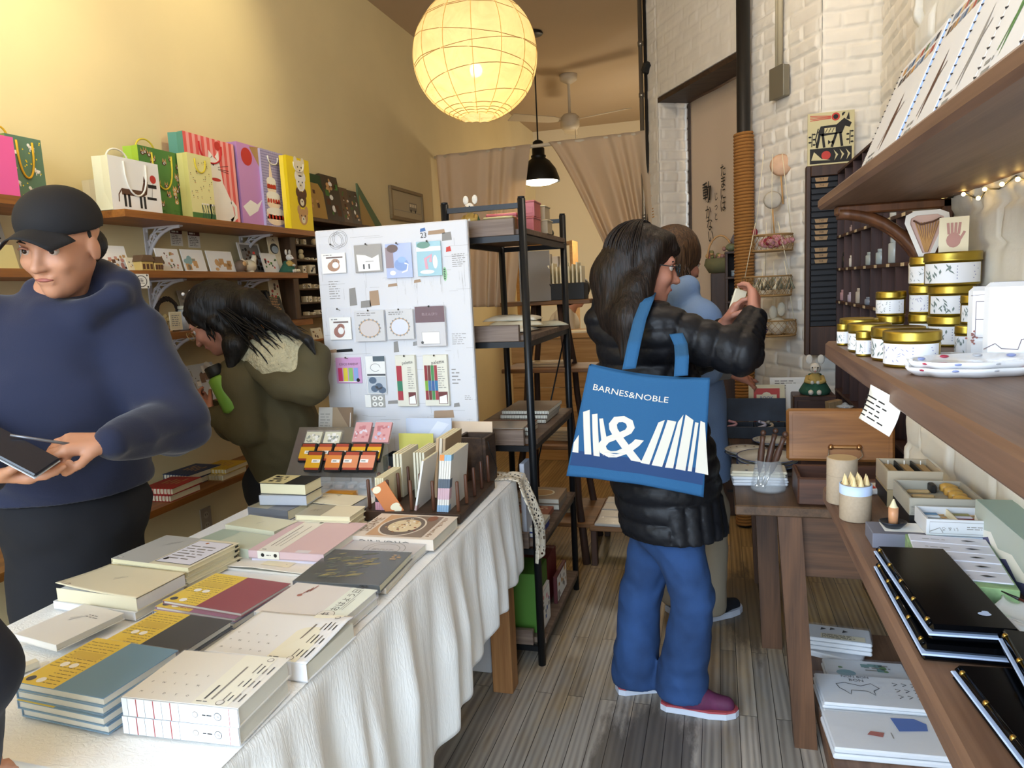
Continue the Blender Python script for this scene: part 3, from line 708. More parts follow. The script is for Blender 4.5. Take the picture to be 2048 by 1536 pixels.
def hen():
 t=thing('hen_figurine','white ceramic hen on the middle left shelf','figurine',(-2.1,ax(500,544,-2.1).y,S2),LW)
 w=mt('hen_glaze','d8ccb0',.35);m=M();m.ball((0,0,.032),(.045,.026,.03),w,14,10);m.tube([(.025,0,.045),(.04,0,.07),(.042,0,.082)],[.018,.012,.011],w,10);m.tube([(-.03,0,.04),(-.055,0,.062)],[.018,.006],w,8);m.cyl(.02,0,.01,w,12)
 m.build('hen_body',t);m=M();m.ball((.042,0,.094),(.01,.003,.007),red,8,6);m.ball((.053,0,.072),(.004,.003,.007),red,8,6);m.build('comb',t)
 m=M();m.tube([(.05,0,.083),(.06,0,.08)],[.004,.001],org,6);m.build('beak',t)
hen()
m=M();m.ball((0,0,.03),(.026,.026,.03),mt('owl_clay','6d5644',.6),12,8);m.ball((0,-.022,.04),(.012,.006,.012),tan,8,6);m.cyl(.018,0,.006,mt('owl_clay','6d5644'),12)
one(m,'owl_figurine','round brown clay owl left of the white hen','figurine',(-2.1,ax(482,542,-2.1).y,S2),LW)
def mouse(lab,loc,rz,s=1,coat='4f7a5a',cape='2e5a44',body='d9d3c6',shirt='b89a54',nm='mouse_figurine',wide=True):
 t=thing(nm,lab,'figurine',loc,(0,0,rz));t.scale=(s,s,s)
 fel=mt('felt_'+body,body,.9,bump=(300,.4));sh=mt('felt_'+shirt,shirt,.9,bump=(300,.4));cp=mt('felt_'+cape,cape,.9,bump=(300,.4))
 m=M();m.lathe([(0,0),(.05,0),(.056,.012),(.046,.03),(.03,.055),(.022,.075),(.0,.08)],cp,18,(0,.006,0));[m.ball((q*.014,-.042,.012),(.01,.02,.01),fel,8,6)for q in(-1,1)];m.build('cloak',t)
 m=M();m.ball((0,-.008,.05),(.026,.024,.032),sh,12,8)
 for q in(-1,1):m.tube([(q*.022,-.008,.066),(q*.03,-.024,.05),(q*.012,-.036,.048)],[.01,.009,.007],sh,8)
 [m.ball((q*.01,-.038,.048),.007,fel,8,6)for q in(-1,1)]
 m.build('jumper',t)
 m=M();m.ball((0,-.012,.098),(.02,.022,.02),fel,14,10);m.tube([(0,-.028,.095),(0,-.042,.09)],[.012,.004],fel,8)
 for q in(-1,1):
  m.ball((q*.02,-.004,.13),(.0125,.005,.018),fel,12,8);pass
 m.build('head',t)
 m=M()
 for q in(-1,1):m.ball((q*.009,-.030,.102),.003,blk,6,5)
 m.ball((0,-.043,.09),.0035,mt('nose_pink','c98f88'),6,5);m.build('eyes',t)
 return t
mouse('grey felt mouse in a spreading green cloak on the middle left shelf',(-2.08,ax(578,546,-2.08).y,S2),PI/2,.8)
m=M()
for x in(-.012,.004,.018):m.ball((x,0,.009),.009,mt('bud_white','cfc3a2',.6),8,6)
one(m,'bud_cluster','three small pale buds beside the felt mouse cloak','ornament',(-2.02,ax(594,545,-2.02).y,S2),LW)
t=thing('wreath','dark twig wreath with pale dried flowers','wreath',(-2.14,ax(338,650,-2.14).y,S3),LW);m=M();tw=mt('dark_twig','2b2019',.8)
for k in range(3):m.tube([((.062+.006*math.sin(9*a+k*2))*math.cos(a),.006*math.cos(7*a+k*2),.068+(.062+.006*math.sin(9*a+k*2))*math.sin(a))for a in[2*PI*i/28 for i in range(29)]],.007,tw,6)
m.build('twig_ring',t);m=M();fl=mt('dried_flower','b59a62',.9)
for i in range(22):m.ball((-.035+RN.gauss(0,.02),-.015+RN.gauss(0,.006),.03+RN.gauss(0,.018)),RN.uniform(.006,.012),fl if i%3 else tan,7,5)
m.build('dried_flowers',t)
m=M()
for i in range(12):m.ball((RN.gauss(0,.02),RN.gauss(0,.01),.012+abs(RN.gauss(0,.012))),RN.uniform(.008,.014),mt('pod_brown','8a7350',.9),8,6)
tag(one(m,'dried_pods','heap of brown dried pods beside the cream label','ornament',(-2.07,ax(348,665,-2.07).y-.09,S3),LW),'heap of brown dried pods beside the cream label','ornament')
t=thing('candle_jar','pale glass jar candle with marbled label behind the cream label','candle',(-2.1,ax(377,655,-2.1).y,S3),LW)
m=M();m.cyl(.033,0,.085,mt('jar_marble','b9b7ae',.3,var=(30,.25)),20,b=.004);m.build('jar',t);m=M();m.cyl(.034,.085,.1,mt('jar_lid','d8cfb2',.3),20,b=.003);m.build('lid',t)
dw=wood('stamp_cabinet_wood','5a4028','3c2918',2,1,.5)
y0,y1=CABY,4.32
zt,zb=1.86,1.335
t=thing('stamp_cabinet','dark wooden cabinet of narrow shelves full of rubber stamps','cabinet',(XL+.002,y0,zb),LW)
def cabbox(nm,a,b2,c,d,e,f,mat=dw):m=M();m.box(a,b2,c,d,e,f,mat,.003);return m.build(nm,t)
Wc=y1-y0;Dp=CXF-XL
cabbox('side_panel',0,.05,-Dp,0,0,zt-zb);cabbox('side_panel',Wc-.02,Wc,-Dp,0,0,zt-zb);cabbox('cabinet_top',-.003,Wc+.01,-Dp-.003,0,zt-zb+.0005,zt-zb+.022)
cabbox('back_panel',.05,Wc-.02,-.008,0,0,zt-zb,mt('cabinet_back','2a1c12',.7));cabbox('cabinet_base',.05,Wc-.02,-Dp,-.009,0,.016)
rowz=[ax(612,y,CXF).z for y in(489,519,547,577,605,629)]
for z in rowz[:-1]:cabbox('cubby_shelf',.051,Wc-.021,-Dp+.002,-.009,z-zb-.009,z-zb)
sw=mt('stamp_wood','cdb587',.6);sl=mt('stamp_label','e2d8bf',.6)
G5='rubber stamps in the dark cabinet';places=['top row','second row','third row','fourth row','fifth row','bottom row']
for r,(z,items)in enumerate(zip(rowz,(((596,8,12),(611,9,12)),((615,10,5),(628,14,5)),((606,12,18),(622,20,20)),((602,8,9),(613,12,11),(626,12,9),(635,7,8)),((606,6,14),(613,11,14),(624,5,12),(632,12,11)),((607,7,8),(618,9,6),(630,10,10))))):
 for k,(px,wpx,hpx)in enumerate(items):
  p=ax(px,560,CXF-.03);s=.0030*wpx;h=.0024*hpx
  m=M();m.box(-s/2,s/2,-.016,.016,0,h,sw,.0015)
  with m.at((0,-.0164,0),FR):m.rect(-s*.46,s*.46,h*.05,h*.95,sl,0);blobs([ink],4+k,.25,.75,.12)(m,s,h,.0003)
  one(m,'rubber_stamp',['first','second','third','fourth'][k]+' rubber stamp from the left on the '+places[r]+' of the dark cabinet','stamp',(CXF-.03,p.y,z+.0006 if r<5 else zb+.0166),LW,G5)
for px,r,c,lab in((630,0,'c2ab84','round owl ornament on the top row of the stamp cabinet'),(601,1,'cdb98a','pale stacked snowball ornament in the stamp cabinet')):
 p=ax(px,500,CXF-.03);m=M();c=mt('orn_'+c,c,.6);s=.02 if r==0 else .0165
 m.ball((0,0,s),s,c,12,8);
 if r:m.ball((0,0,s*2.55),s*.9,c,12,8)
 one(m,'round_ornament',lab,'ornament',(CXF-.03,p.y,rowz[r]+.0006),LW)
GZ=zt+.0235
card('wrapped_pack','clear wrapped pack with a green tag top on the stamp cabinet','pack',620,656,350,436,GZ,-2.16,mt('wheat_print','b08d4a'),lambda m,w,h,z:(m.poly([(-w/2,h*.62),(-w/2,h),(w/2,h),(w/2,h*.62),(w*.28,h*.8),(-w*.28,h*.8)],mt('tag_green','2f4a2c'),z),blobs([tan,brn],10,.1,.6)(m,w,h,z)),None,.02,.12)
G6='dark picture packs on the stamp cabinet'
for i,(x0,x1,yt,c,lab)in enumerate(((656,690,354,'3c3226','dark photo pack, largest of the row on the stamp cabinet'),(690,706,378,'5e4a34','narrow brown photo pack in the middle of the row on the stamp cabinet'),(706,724,384,'4a4234','narrow dark photo pack at the right end of the row on the stamp cabinet'))):
 card('photo_pack',lab,'pack',x0,x1,yt,438,GZ,-2.17,mt('pack_'+c,c,.3),blobs([tan,brn,wht,grn],16,.1,.9,.09),G6,.02,.14)
p0,p1=ax(720,442,-2.19).y,ax(768,448,-2.19).y;m=M()
with m.at((0,0,0),FR):m.prism([(0,0),(p1-p0,0),(0,.27)],-.012,0,mt('pennant_green','5f7352',.6));m.poly([(.012,.012),((p1-p0)*.62,.012),(.012,.2)],mt('pennant_tan','a98c54'),.0006)
one(m,'pennant_card','green triangular standing card at the cabinet end','card',(-2.19,p0,GZ),LW)
a,b2=ax(785,437,XL+.02),ax(845,383,XL+.02);w,h=b2.y-a.y,b2.z-a.z-.02
t=thing('framed_picture','wide framed drawing of a bus on the left wall','picture',(XL+.001,a.y,a.z),LW)
m=M()
for q in((0,w,0,.025),(0,w,h-.025,h),(0,.025,.025,h-.025),(w-.025,w,.025,h-.025)):m.box(q[0],q[1],-.022,0,q[2],q[3],mt('frame_wood','8a7858',.5),.003)
m.build('picture_frame',t);m=M();m.box(.02,w-.02,-.01,0,.02,h-.02,mt('mount_cream','b5a888',.6))
with m.at((0,-.0104,0),FR):m.rect(w*.56,w*.8,h*.36,h*.62,mt('bus_ink','8a8374'),0);[m.rect(w*(.58+.055*i),w*(.615+.055*i),h*.48,h*.58,crm,.0003)for i in range(4)];[m.disc(w*x,h*.36,h*.05,ink,.0003)for x in(.61,.75)];m.rect(w*.1,w*.92,h*.3,h*.315,gry,0)
m.build('drawing',t)
p=ax(411,1040,XL);m=M();m.box(-.036,.036,-.006,0,-.058,.058,mt('outlet_plate','9c8f7c',.5),.003)
with m.at((0,-.0064,0),FR):
 for z in(-.024,.024):m.disc(0,z,.016,mt('outlet_face','b3a690'),0);[m.rect(x-.0015,x+.0015,z-.002,z+.008,ink,.0004)for x in(-.006,.006)]
one(m,'wall_outlet','double wall outlet below the lowest left shelf','outlet',(XL+.0005,p.y,p.z),LW)
def coil_book(lab,x0,x1,yb,z,th,col,grp='coil notebooks on the lowest left shelf',d=.14,X=-2.01):
 y0,y1=ax(x0,yb,X).y,ax(x1,yb,X).y;L=y1-y0;c=mt('coil_'+col,col,.5)
 t=thing('coil_notebook',lab,'notebook',(X-d/2-.01,(y0+y1)/2,z),(0,0,PI/2+RN.uniform(-.08,.08)),grp)
 m=M();m.box(-L/2+.004,L/2,-d/2+.002,d/2-.002,.0015,th-.002,crm);m.build('pages',t)
 m=M();m.box(-L/2,L/2,-d/2,d/2,0,.0015,c);m.box(-L/2,L/2,-d/2,d/2,th-.0018,th,c);m.lines(-L*.1,L*.35,-d*.3,d*.3,4,tan,th+.0004);m.build('cover',t)
 m=M();n=9
 for i in range(n):y=-d/2+d*(i+.5)/n;m.tube([(-L/2+.004+.006*math.cos(q),y,th/2+(th/2+.002)*math.sin(q))for q in[2*PI*k/10 for k in range(11)]],.0014,c,5)
 m.build('coil',t)
Z5=.693
coil_book('red coil notebook, upper of the red pair',343,408,962,Z5+.026,.024,'b8342e');coil_book('red coil notebook, lower of the red pair',343,406,985,Z5,.025,'a82a26')
coil_book('navy coil notebook, upper of the navy pair',384,446,940,Z5+.026,.022,'2f3f63',X=-2.085);coil_book('navy coil notebook, lower of the navy pair',392,446,960,Z5,.025,'2a3858',X=-2.085)
coil_book('yellow coil notebook on top near the olive parka',452,500,922,Z5+.024,.02,'d8b22c');coil_book('cream coil notebook under the yellow one',448,498,948,Z5,.023,'d9c48c')
TX0,TX1,TY0,TY1,TZ=-1.47,-.705,.74,2.36,.770
fir=wood('fir_table_wood','a9794a','82552d',2,1,.55);firy=wood('fir_table_rail','a9794a','82552d',1,1,.55)
t=thing('book_table','large fir wood table under a white cloth carrying the books','table',((TX0+TX1)/2,(TY0+TY1)/2,0))
world=[]
m=M();m.box(TX0,TX1,TY0,TY1,TZ-.035,TZ,firy,.003);world.append(('tabletop',m))
for x in(TX0+.01,TX1-.085):
 for y in(TY0+.02,TY1-.095):m=M();m.box(x,x+.075,y,y+.075,0,TZ-.036,fir,.003);world.append(('leg',m))
for q in((TX0+.03,TX0+.055,TY0+.1,TY1-.1),(TX1-.055,TX1-.03,TY0+.1,TY1-.1)):m=M();m.box(*q,TZ-.13,TZ-.036,firy);world.append(('apron',m))
world_parts(t,world)
def cloth_mat():
 m,nt,b=base('white_linen');L=nt.links.new
 b.inputs['Base Color'].default_value=(*lin('eceae6'),1);b.inputs['Roughness'].default_value=.9;b.inputs['Sheen Weight'].default_value=.2
 n=nd(nt,'ShaderNodeTexNoise');n.inputs['Scale'].default_value=1;n.inputs['Detail'].default_value=5;n.inputs['Distortion'].default_value=1.5;L(coords(nt,(60,90,14)),n.inputs['Vector'])
 bp=nd(nt,'ShaderNodeBump');bp.inputs['Strength'].default_value=.35;bp.inputs['Distance'].default_value=.006;L(n.outputs['Fac'],bp.inputs['Height'])
 L(bp.outputs[0],b.inputs['Normal']);return m
linen=cloth_mat()
def vs1(x,y,z=0):return float(vn(np.array([x],float),np.array([y],float),np.array([z],float))[0])
hem=[(TY0,.16),(1.2,.22),(1.6,.30),(2.0,.40),(TY1,.45)]
def hemz(y):
 for(a,p),(b2,q)in zip(hem,hem[1:]):
  if y<=b2:return p+(q-p)*(y-a)/(b2-a)
 return hem[-1][1]
m=M();e=.008
m.grid(lambda u,v:(TX0-e+(TX1-TX0+2*e)*u,TY0-e+(TY1-TY0+2*e)*v,TZ+.0025+max(0,vs1(u*9,v*16)*.0022)),40,80,linen)
def drape(u,v):
 y=TY0-e+(TY1-TY0+2*e)*u;z0=TZ+.0025;L=z0-hemz(y)-.012*vs1(u*40,3);s=v*L
 f=min(1,s/.25);en=min(1,u*14,(1-u)*14+.15)
 off=e+.014*f+en*f*(.016*math.sin(y*23+1.5*math.sin(y*5))+.011*math.sin(y*51+s*3)+.022*vs1(y*11,s*2)+.012*vs1(y*34,s*5,3))
 k=min(1,s/.02);return(TX1+e*.2+off*k**.5,y,z0-s)
m.grid(drape,220,40,linen,.0012)
def fdrape(u,v):
 x=TX0-e+(TX1-TX0+2*e)*u;z0=TZ+.0025;s=v*.6;f=min(1,s/.25);en=min(1,u*14,(1-u)*14)
 off=e+.012*f+en*f*(.016*math.sin(x*21)+.02*vs1(x*11,s*2,7));k=min(1,s/.02);return(x,TY0-e*.2-off*k**.5,z0-s)
m.grid(fdrape,60,24,linen,.0012)
def ldrape(u,v):
 y=TY0-e+(TY1-TY0+2*e)*u;s=v*.5;f=min(1,s/.25);off=e+f*(.008*math.sin(y*21)+.01*vs1(y*11,s*2,9));return(TX0-e*.2-off*min(1,s/.02)**.5,y,TZ+.0025-s)
m.grid(ldrape,60,16,linen,.0012)
one(m,'tablecloth','crinkled white linen cloth draped over the book table','tablecloth')
def lace_mat():
 m,nt,b=base('cotton_lace');L=nt.links.new
 b.inputs['Base Color'].default_value=(*lin('ddd2bd'),1);b.inputs['Roughness'].default_value=.9
 v=nd(nt,'ShaderNodeTexVoronoi',feature='DISTANCE_TO_EDGE');v.inputs['Scale'].default_value=1;L(coords(nt,(70,95,70)),v.inputs['Vector'])
 g=nd(nt,'ShaderNodeMath',operation='LESS_THAN');g.inputs[1].default_value=.17;L(v.outputs['Distance'],g.inputs[0])
 L(g.outputs[0],b.inputs['Alpha']);return m
m=M();lc=lace_mat()
def lace(u,v):
 y=2.30+.105*u+.012*math.sin(v*9);s=v*.42
 if s<.12:return(TX1-.09+s,y,TZ+.0075+.004*math.sin(u*9)+.002*math.sin(v*40))
 q=s-.12;return(TX1+.032+.055*min(1,q*6)+.012*math.sin(u*7+q*9)*min(1,q*12),y+.02*q,TZ+.0075-q-.02*math.sin(u*6)*q*(1 if q>.28 else .2))
m.grid(lace,16,60,lc,.0015);one(m,'lace_runner','cream crocheted lace hanging over the far table corner','lace')
ZT=TZ+.0048
page=mt('page_edge','d9d4c4',.8,st=(1,1,40));pcream=mt('page_cream','ded4b0',.8);mdw=mt('cover_offwhite','dfdad0',.55);mdc=mt('cover_cream','ddd3b6',.5)
shr=film('shrink_film','f4f6ff',.10,.12);mgr=mt('md_grey_ink','777066',.6);ylw=mt('band_yellow','e6c521',.4)
def book(lab,bl,br,tr,zt,th,cov,art=None,n=1,pg=None,wrap=0,curl=None,spine='front',grp=None,jit=.004,labs=(),nm='notebook',band=None,dz=.0006,pagein=.003):
 A,B,C=az(*bl,zt),az(*br,zt),az(*tr,zt);x=(B-A);w=x.length;a=math.atan2(x.y,x.x)
 d=abs((C-A).dot(Vector((-math.sin(a),math.cos(a),0))))
 ct=min(.0016,th*.12);z0=zt-th
 t=thing(nm,lab,'book',(A.x,A.y,z0),(0,0,a),grp)
 m=M();pi=pagein
 m.box(pi if spine!='left' else .001,w-pi,.001 if spine=='front' else pi,d-pi,ct,th-ct-(.002 if curl else 0),pg or page);m.build('pages',t)
 m=M();m.box(0,w,0,d,0,ct,cov)
 if spine=='front':m.box(0,w,0,.0012,0,th,cov,.0005)
 elif spine=='left':m.box(0,.0012,0,d,0,th,cov,.0005)
 elif spine=='back':m.box(0,w,d-.0012,d,0,th,cov,.0005)
 if curl:
  cx,cy,hh=curl
  fn=lambda u,v:(u*w,v*d,th-ct+.0012+hh*max(0,(1-abs(u-cx)*(1.1 if cx in(0,1)else 1)))**2*max(0,1-abs(v-cy)*1.0)**1.5)
  m.grid(fn,20,20,cov,-ct)
  if art:
   q=M();art(q,w,d,0);q.v=[Vector((p.x,p.y,fn(p.x/w,p.y/d)[2]+ct+.0006+p.z))for p in q.v]
   o=len(m.v);m.v+=q.v;m.f+=[[o+k for k in f]for f in q.f];m.mi+=[m.mx(q.mats[i])for i in q.mi];m.sm+=q.sm
 else:
  m.box(0,w,0,d,th-ct,th,cov,.0004)
  if art:art(m,w,d,th+.0004)
 m.build('cover',t)
 if band:q=M();band(q,w,d,th);q.build('paper_band',t)
 if wrap:q=M();q.box(-.0015,w+.0015,-.0015,d+.0015,-.0002,th+.0014,shr,.001);q.build('clear_wrap',t)
 for i in range(1,n):
  j=Vector((RN.uniform(-jit,jit),RN.uniform(-jit,jit),0))
  r=dup(t,Vector((A.x,A.y,z0-i*(th+dz)))+j,(0,0,a+RN.uniform(-.008,.008)),labs[i-1]if i-1<len(labs)else lab)
  for c in r.children:
   if c.name.startswith('cover')and art is None:pass
 return t,w,d
def md_art(m,w,d,z):
 m.rect(w*.78,w*.985,d*.0,d*1.0,mt('band_ivory','e6e2d0',.5),z)
 z+=.0003
 for r in range(3):
  for k in range(5):m.text('MIDORITWLVNCHSKEOAT'[(r*5+k)%18],.006,ink,w*.09+k*.02+r*.004,d*.16+r*.02,z)
 with m.at((w*.80,d*.05,0),(0,0,0)):
  m.lines(0,w*.15,d*.06,d*.09,1,mgr,z,.6);m.lines(w*.0,w*.16,d*.12,d*.34,7,mgr,z,.35,.2)
  m.line([(0,d*.4),(w*.15,d*.4)],.0008,mgr,z);m.line([(w*.0,d*.5),(w*.15,d*.5)],.0008,mgr,z)
 m.disc(w*.86,d*.92,.006,mgr,z,n=14)
def md_flat(m,w,d,z):
 m.rect(w*.60,w*.9,0,d,mt('band_ivory','e6e2d0',.5),z);z+=.0003
 for r in range(3):
  for k in range(5):m.text('MIDTOPWLVNCHSKEOA'[(r*5+k)%17],.0065,ink,w*.1+k*.021-r*.002,d*.12+r*.028,z)
 x0=w*.66
 for q,(a,b2)in enumerate(((.1,.45),(.1,.95))):m.add([(x0+q*.012,d*a,z),(x0+q*.012+.0035,d*a,z),(x0+q*.012+.0035,d*b2*.8,z),(x0+q*.012,d*b2*.8,z)],[(0,1,2,3)],ink if q==0 else mgr)
 for q in range(4):
  for k in range(3):a=.1+k*.27;m.rect(x0+.032+q*.009,x0+.0345+q*.009,d*a,d*(a+.1+.12*RN.random()),ink if q%2 else mgr,z)
 m.disc(w*.86,d*.93,.006,mgr,z,n=14);m.disc(w*.86,d*.93,.0045,mdw,z+.0003,n=14);m.disc(w*.82,d*.06,.007,mgr,z,n=14);m.disc(w*.82,d*.06,.0055,mdw,z+.0003,n=14);m.lines(w*.62,w*.72,d*.04,d*.07,1,ink,z)
def grid_spine(q,w,d,th):
 lb=mt('spine_label','dfe3e8',.5);q.box(0,w,-.0024,-.0012,.001,th-.001,lb)
 with q.at((0,-.0026,0),FR):
  for i in range(7):q.rect(w*(.05+.075*i),w*(.05+.075*i)+(.0018 if i%2 else .0007),.001,th-.001,mt('spine_red','a03a36')if i%2 else mgr,0)
  q.rect(w*.925,w*.929,.001,th-.001,mt('spine_red','a03a36'),0);q.disc(w*.64,th*.5,.005,mgr,0,n=14);q.disc(w*.64,th*.5,.004,lb,.0002,n=14);q.lines(w*.7,w*.78,th*.45,th*.58,1,ink,.0002);q.disc(w*.83,th*.5,.0065,ink,0,n=16);q.disc(w*.83,th*.5,.0055,lb,.0002,n=16);q.text('16',.006,ink,w*.83,th*.5,.0004)
book('thick off white notebook with red grid spine, front of table, upper of the pair',(244,1393),(476,1417),(582,1318),ZT+.064,.031,mdw,md_flat,2,wrap=1,band=grid_spine,jit=.004,grp='thick notebooks with red grid spines',labs=['thick off white notebook with red grid spine, front of table, lower of the pair'])
book('white notebook with a curling cover behind the front grid pair',(408,1303),(612,1330),(690,1240),ZT+.034,.033,mt('cover_white','e4e4e6',.5),md_flat,1,curl=(1,.85,.012))
def asahi(m,w,d,z):
 m.rect(w*.70,w,0,d,mt('band_pale_mint','e3e8dc',.5),z);z+=.0003
 for i,ch in enumerate('おはよう日記'):
  m.text(ch,.021,ink,w*.80,d*.32+i*.0215,z,rot=PI/2)
 for k in range(2):m.rect(w*(.85+.025*k),w*(.856+.025*k),d*.3,d*(.95-.3*k),mgr,z)
 m.disc(w*.77,d*.13,.019,mgr,z,n=24);m.disc(w*.77,d*.13,.0175,mdw,z+.0003,n=24);m.text('本',.02,ink,w*.77,d*.13,z+.0006,PI/2)
 m.line([(w*.22,d*.62),(w*.245,d*.66),(w*.26,d*.8),(w*.27,d*.7),(w*.275,d*.88),(w*.29,d*.74),(w*.3,d*.95)],.003,mt('rust_ink','9a4a33'),z);m.disc(w*.235,d*.6,.006,mt('rust_ink','9a4a33'),z,n=10)
book('white diary with rust quill drawing and Japanese title band, top of its pile',(508,1223),(681,1243),(752,1180),ZT+.034,.016,mt('diary_cover','dad4d0',.5),asahi,2,wrap=1,spine='left',labs=['pale diary directly under the one with the Japanese title band'],grp='white diaries by the table edge')
def dark(m,w,d,z):
 gd=mt('gold_foil','8f7d2e',.4,var=(60,.5));
 for i in range(60):x,y=RN.uniform(.08,.6)*w,RN.uniform(.12,.85)*d;q=RN.uniform(.008,.035);m.poly([(x,y),(x+q,y+q*.25),(x+q*1.2,y+q*.6),(x+q*.3,y+q*.35)],gd if i%2 else mt('olive_print','4c5038'),z+.0001*(i%3))
 m.lines(w*.82,w*.93,d*.72,d*.9,3,tan,z+.0005)
book('dark olive art book with gold marbled print and black spine',(585,1162),(759,1171),(815,1104),ZT+.034,.018,mt('olive_black_cover','2b2d22',.25),dark,1,wrap=1,pg=pcream)
book('tan edged book under the dark olive art book',(606,1168),(772,1176),(826,1112),ZT+.0155,.015,mt('beige_cover','cbbfae',.5),None,1)
def emb(m,w,d,z):
 for r in(.3,.22):m.line([(w*.55+w*.3*math.cos(q)*r*3,d*.5+d*r*math.sin(q)*1.3)for q in[2*PI*i/24 for i in range(25)]],.002,gry,z)
 m.lines(w*.4,w*.8,d*.4,d*.52,2,gry,z)
book('grey sleeved book with an oval emblem beneath the cookbook edge',(664,1110),(812,1122),(856,1086),ZT+.024,.022,mt('sleeve_grey','bdb8b8',.35),emb,1,wrap=1)
def cook(m,w,d,z):
 br_=mt('cook_tan','c29a72',.4);dk=mt('cook_umber','85705f',.4)
 m.rect(w*.16,w*.62,d*.06,d*.94,br_,z);m.rect(w*.5,w*.84,d*.06,d*.94,dk,z+.0001)
 m.disc(w*.47,d*.48,w*.27,mt('bowl_rim','d8cdbd'),z+.0003,d*.42,28);m.disc(w*.47,d*.48,w*.25,mt('bowl_inside','6f6259'),z+.0005,d*.39,28);m.disc(w*.49,d*.49,w*.19,mt('cream_food','dccaa6'),z+.0007,d*.27,24)
 for i in range(40):m.disc(w*(.48+RN.gauss(0,.075)),d*(.52+RN.gauss(0,.13)),w*RN.uniform(.008,.02),[mt('chili_red','8c3a22'),tan,wht,brn][i%4],z+.0009+.0001*(i%3),n=7)
 m.disc(w*.73,d*.84,w*.06,mt('spice_red','8a5a44'),z+.0003,d*.12,14)
 m.text('SESAME',d*.2,mt('cook_title','8a6a4c'),w*.085,d*.5,z,PI/2,sx=.9);m.lines(w*.87,w*.93,d*.1,d*.9,14,mt('cook_title','8a6a4c'),z,.5,.6)
def cspine(q,w,d,th):
 with q.at((0,-.0008,0),FR):q.text('ORGANIC',th*.72,mt('spine_grey','6a645e'),w*.42,th*.5,0,PI,sx=1.5)
book('large cookbook with a bowl of food on its cover',(700,1071),(866,1080),(912,1033),ZT+.036,.030,mt('cook_cover','d9cbbc',.45),cook,1,band=cspine,nm='cookbook',pg=page)
book('pale book the cookbook rests on',(706,1078),(860,1086),(908,1038),ZT+.0052,.0045,mdw,None,1)
def pinkb(q,w,d,th):
 iv=mt('band_ivory2','e5dfd2',.5);q.rect(w*.13,w*.42,0,d,iv,th+.0004);q.box(w*.13,w*.42,-.002,-.0004,0,th,iv)
 for k in range(3):q.rect(w*(.2+.06*k),w*(.208+.06*k),d*.15,d*(.8-.2*(k%2)),ink if k==0 else mgr,th+.0007)
 q.disc(w*.38,d*.93,.006,mgr,th+.0007,n=12);q.lines(w*.16,w*.24,d*.03,d*.06,1,ink,th+.0007)
 with q.at((0,-.0022,0),FR):q.disc(w*.2,th*.5,.005,ink,0,n=12);q.lines(w*.25,w*.32,th*.4,th*.6,1,ink,0);q.disc(w*.37,th*.5,.005,ink,0,n=12)
 q.rect(w*.62,w*.8,.0,d*.08,mt('clear_tape','e6dde2',.2),th+.0005)
book('pink notebook with ivory paper band, middle of the table',(496,1100),(647,1109),(688,1044),ZT+.043,.020,mt('cover_pink','d3b6b8',.6),None,1,band=pinkb,curl=None)
book('lilac notebook under the pink one',(503,1116),(644,1124),(682,1060),ZT+.0225,.017,mt('cover_lilac','cdc6d4',.6),None,1,pg=pcream)
book('white sheet pad with a printed corner in front of the lilac notebook',(440,1134),(608,1150),(650,1112),ZT+.014,.006,mdw,lambda m,w,d,z:(m.rect(w*.42,w*.75,d*.2,d*.9,mdc,z),m.lines(w*.55,w*.72,d*.3,d*.7,3,mgr,z+.0003)),1,curl=(.4,0,.006))
book('blank white pad under the printed sheet pad',(400,1165),(612,1180),(662,1118),ZT+.0075,.007,mt('cover_white','e4e4e6',.5),None,1)
def yb(col):
 cc=mt('cover_'+col,col,.4)
 def f(m,w,d,z):
  m.rect(w*.44,w,0,d,cc,z-.0001);m.rect(0,w*.44,0,d,ylw,z);z+=.0003
  dk=mt('band_print','6b5a10')
  for i in range(15):y=d*(.05+.06*i);x=w*.03 if y>d*.3 else w*.2;m.lines(x,w*.43,y,y+d*.035,1,dk,z,.3,.15)
  for x,y,c in((.08,.1,blk),(.2,.1,wht),(.16,.42,wht),(.27,.42,wht)):m.disc(w*x,d*y,w*.042,c,z+.0002,d*.05,16)
  m.rect(w*.06,w*.40,d*.56,d*.7,mt('band_yellow_deep','d3b118',.4),z+.00015)
 return f
GY='notebooks in yellow paper bands'
book('crimson notebook in a yellow printed band',(325,1201),(482,1227),(571,1166),ZT+.030,.0075,mt('cover_8c2136','8c2136',.4),yb('8c2136'),1,wrap=1,grp=GY,spine='left')
book('plum notebook in a yellow band under the crimson one',(310,1213),(470,1238),(560,1178),ZT+.022,.007,mt('cover_96567e','96567e',.4),yb('96567e'),1,wrap=1,grp=GY,spine='left')
book('yellow banded notebook at the bottom below the plum one',(305,1222),(468,1247),(556,1186),ZT+.0145,.014,mt('cover_4a5a7c','4a5a7c',.4),yb('4a5a7c'),1,wrap=1,grp=GY,spine='left')
book('black notebook in a yellow printed band',(190,1292),(345,1318),(455,1240),ZT+.040,.0125,mt('cover_16181d','101116',.5),yb('101116'),3,wrap=1,grp=GY,spine='left',labs=['black notebook under the topmost one with the yellow band','lowest black notebook of the yellow banded pile'])
book('sky blue notebook in a yellow printed band, top of the left front pile',(32,1364),(206,1397),(338,1298),ZT+.062,.0145,mt('cover_5d8aa8','5d8aa8',.4),yb('5d8aa8'),4,wrap=1,grp=GY,spine='left',labs=['second notebook from the top of the sky blue pile','third notebook from the top of the sky blue pile','bottom notebook of the sky blue pile at the left front'])
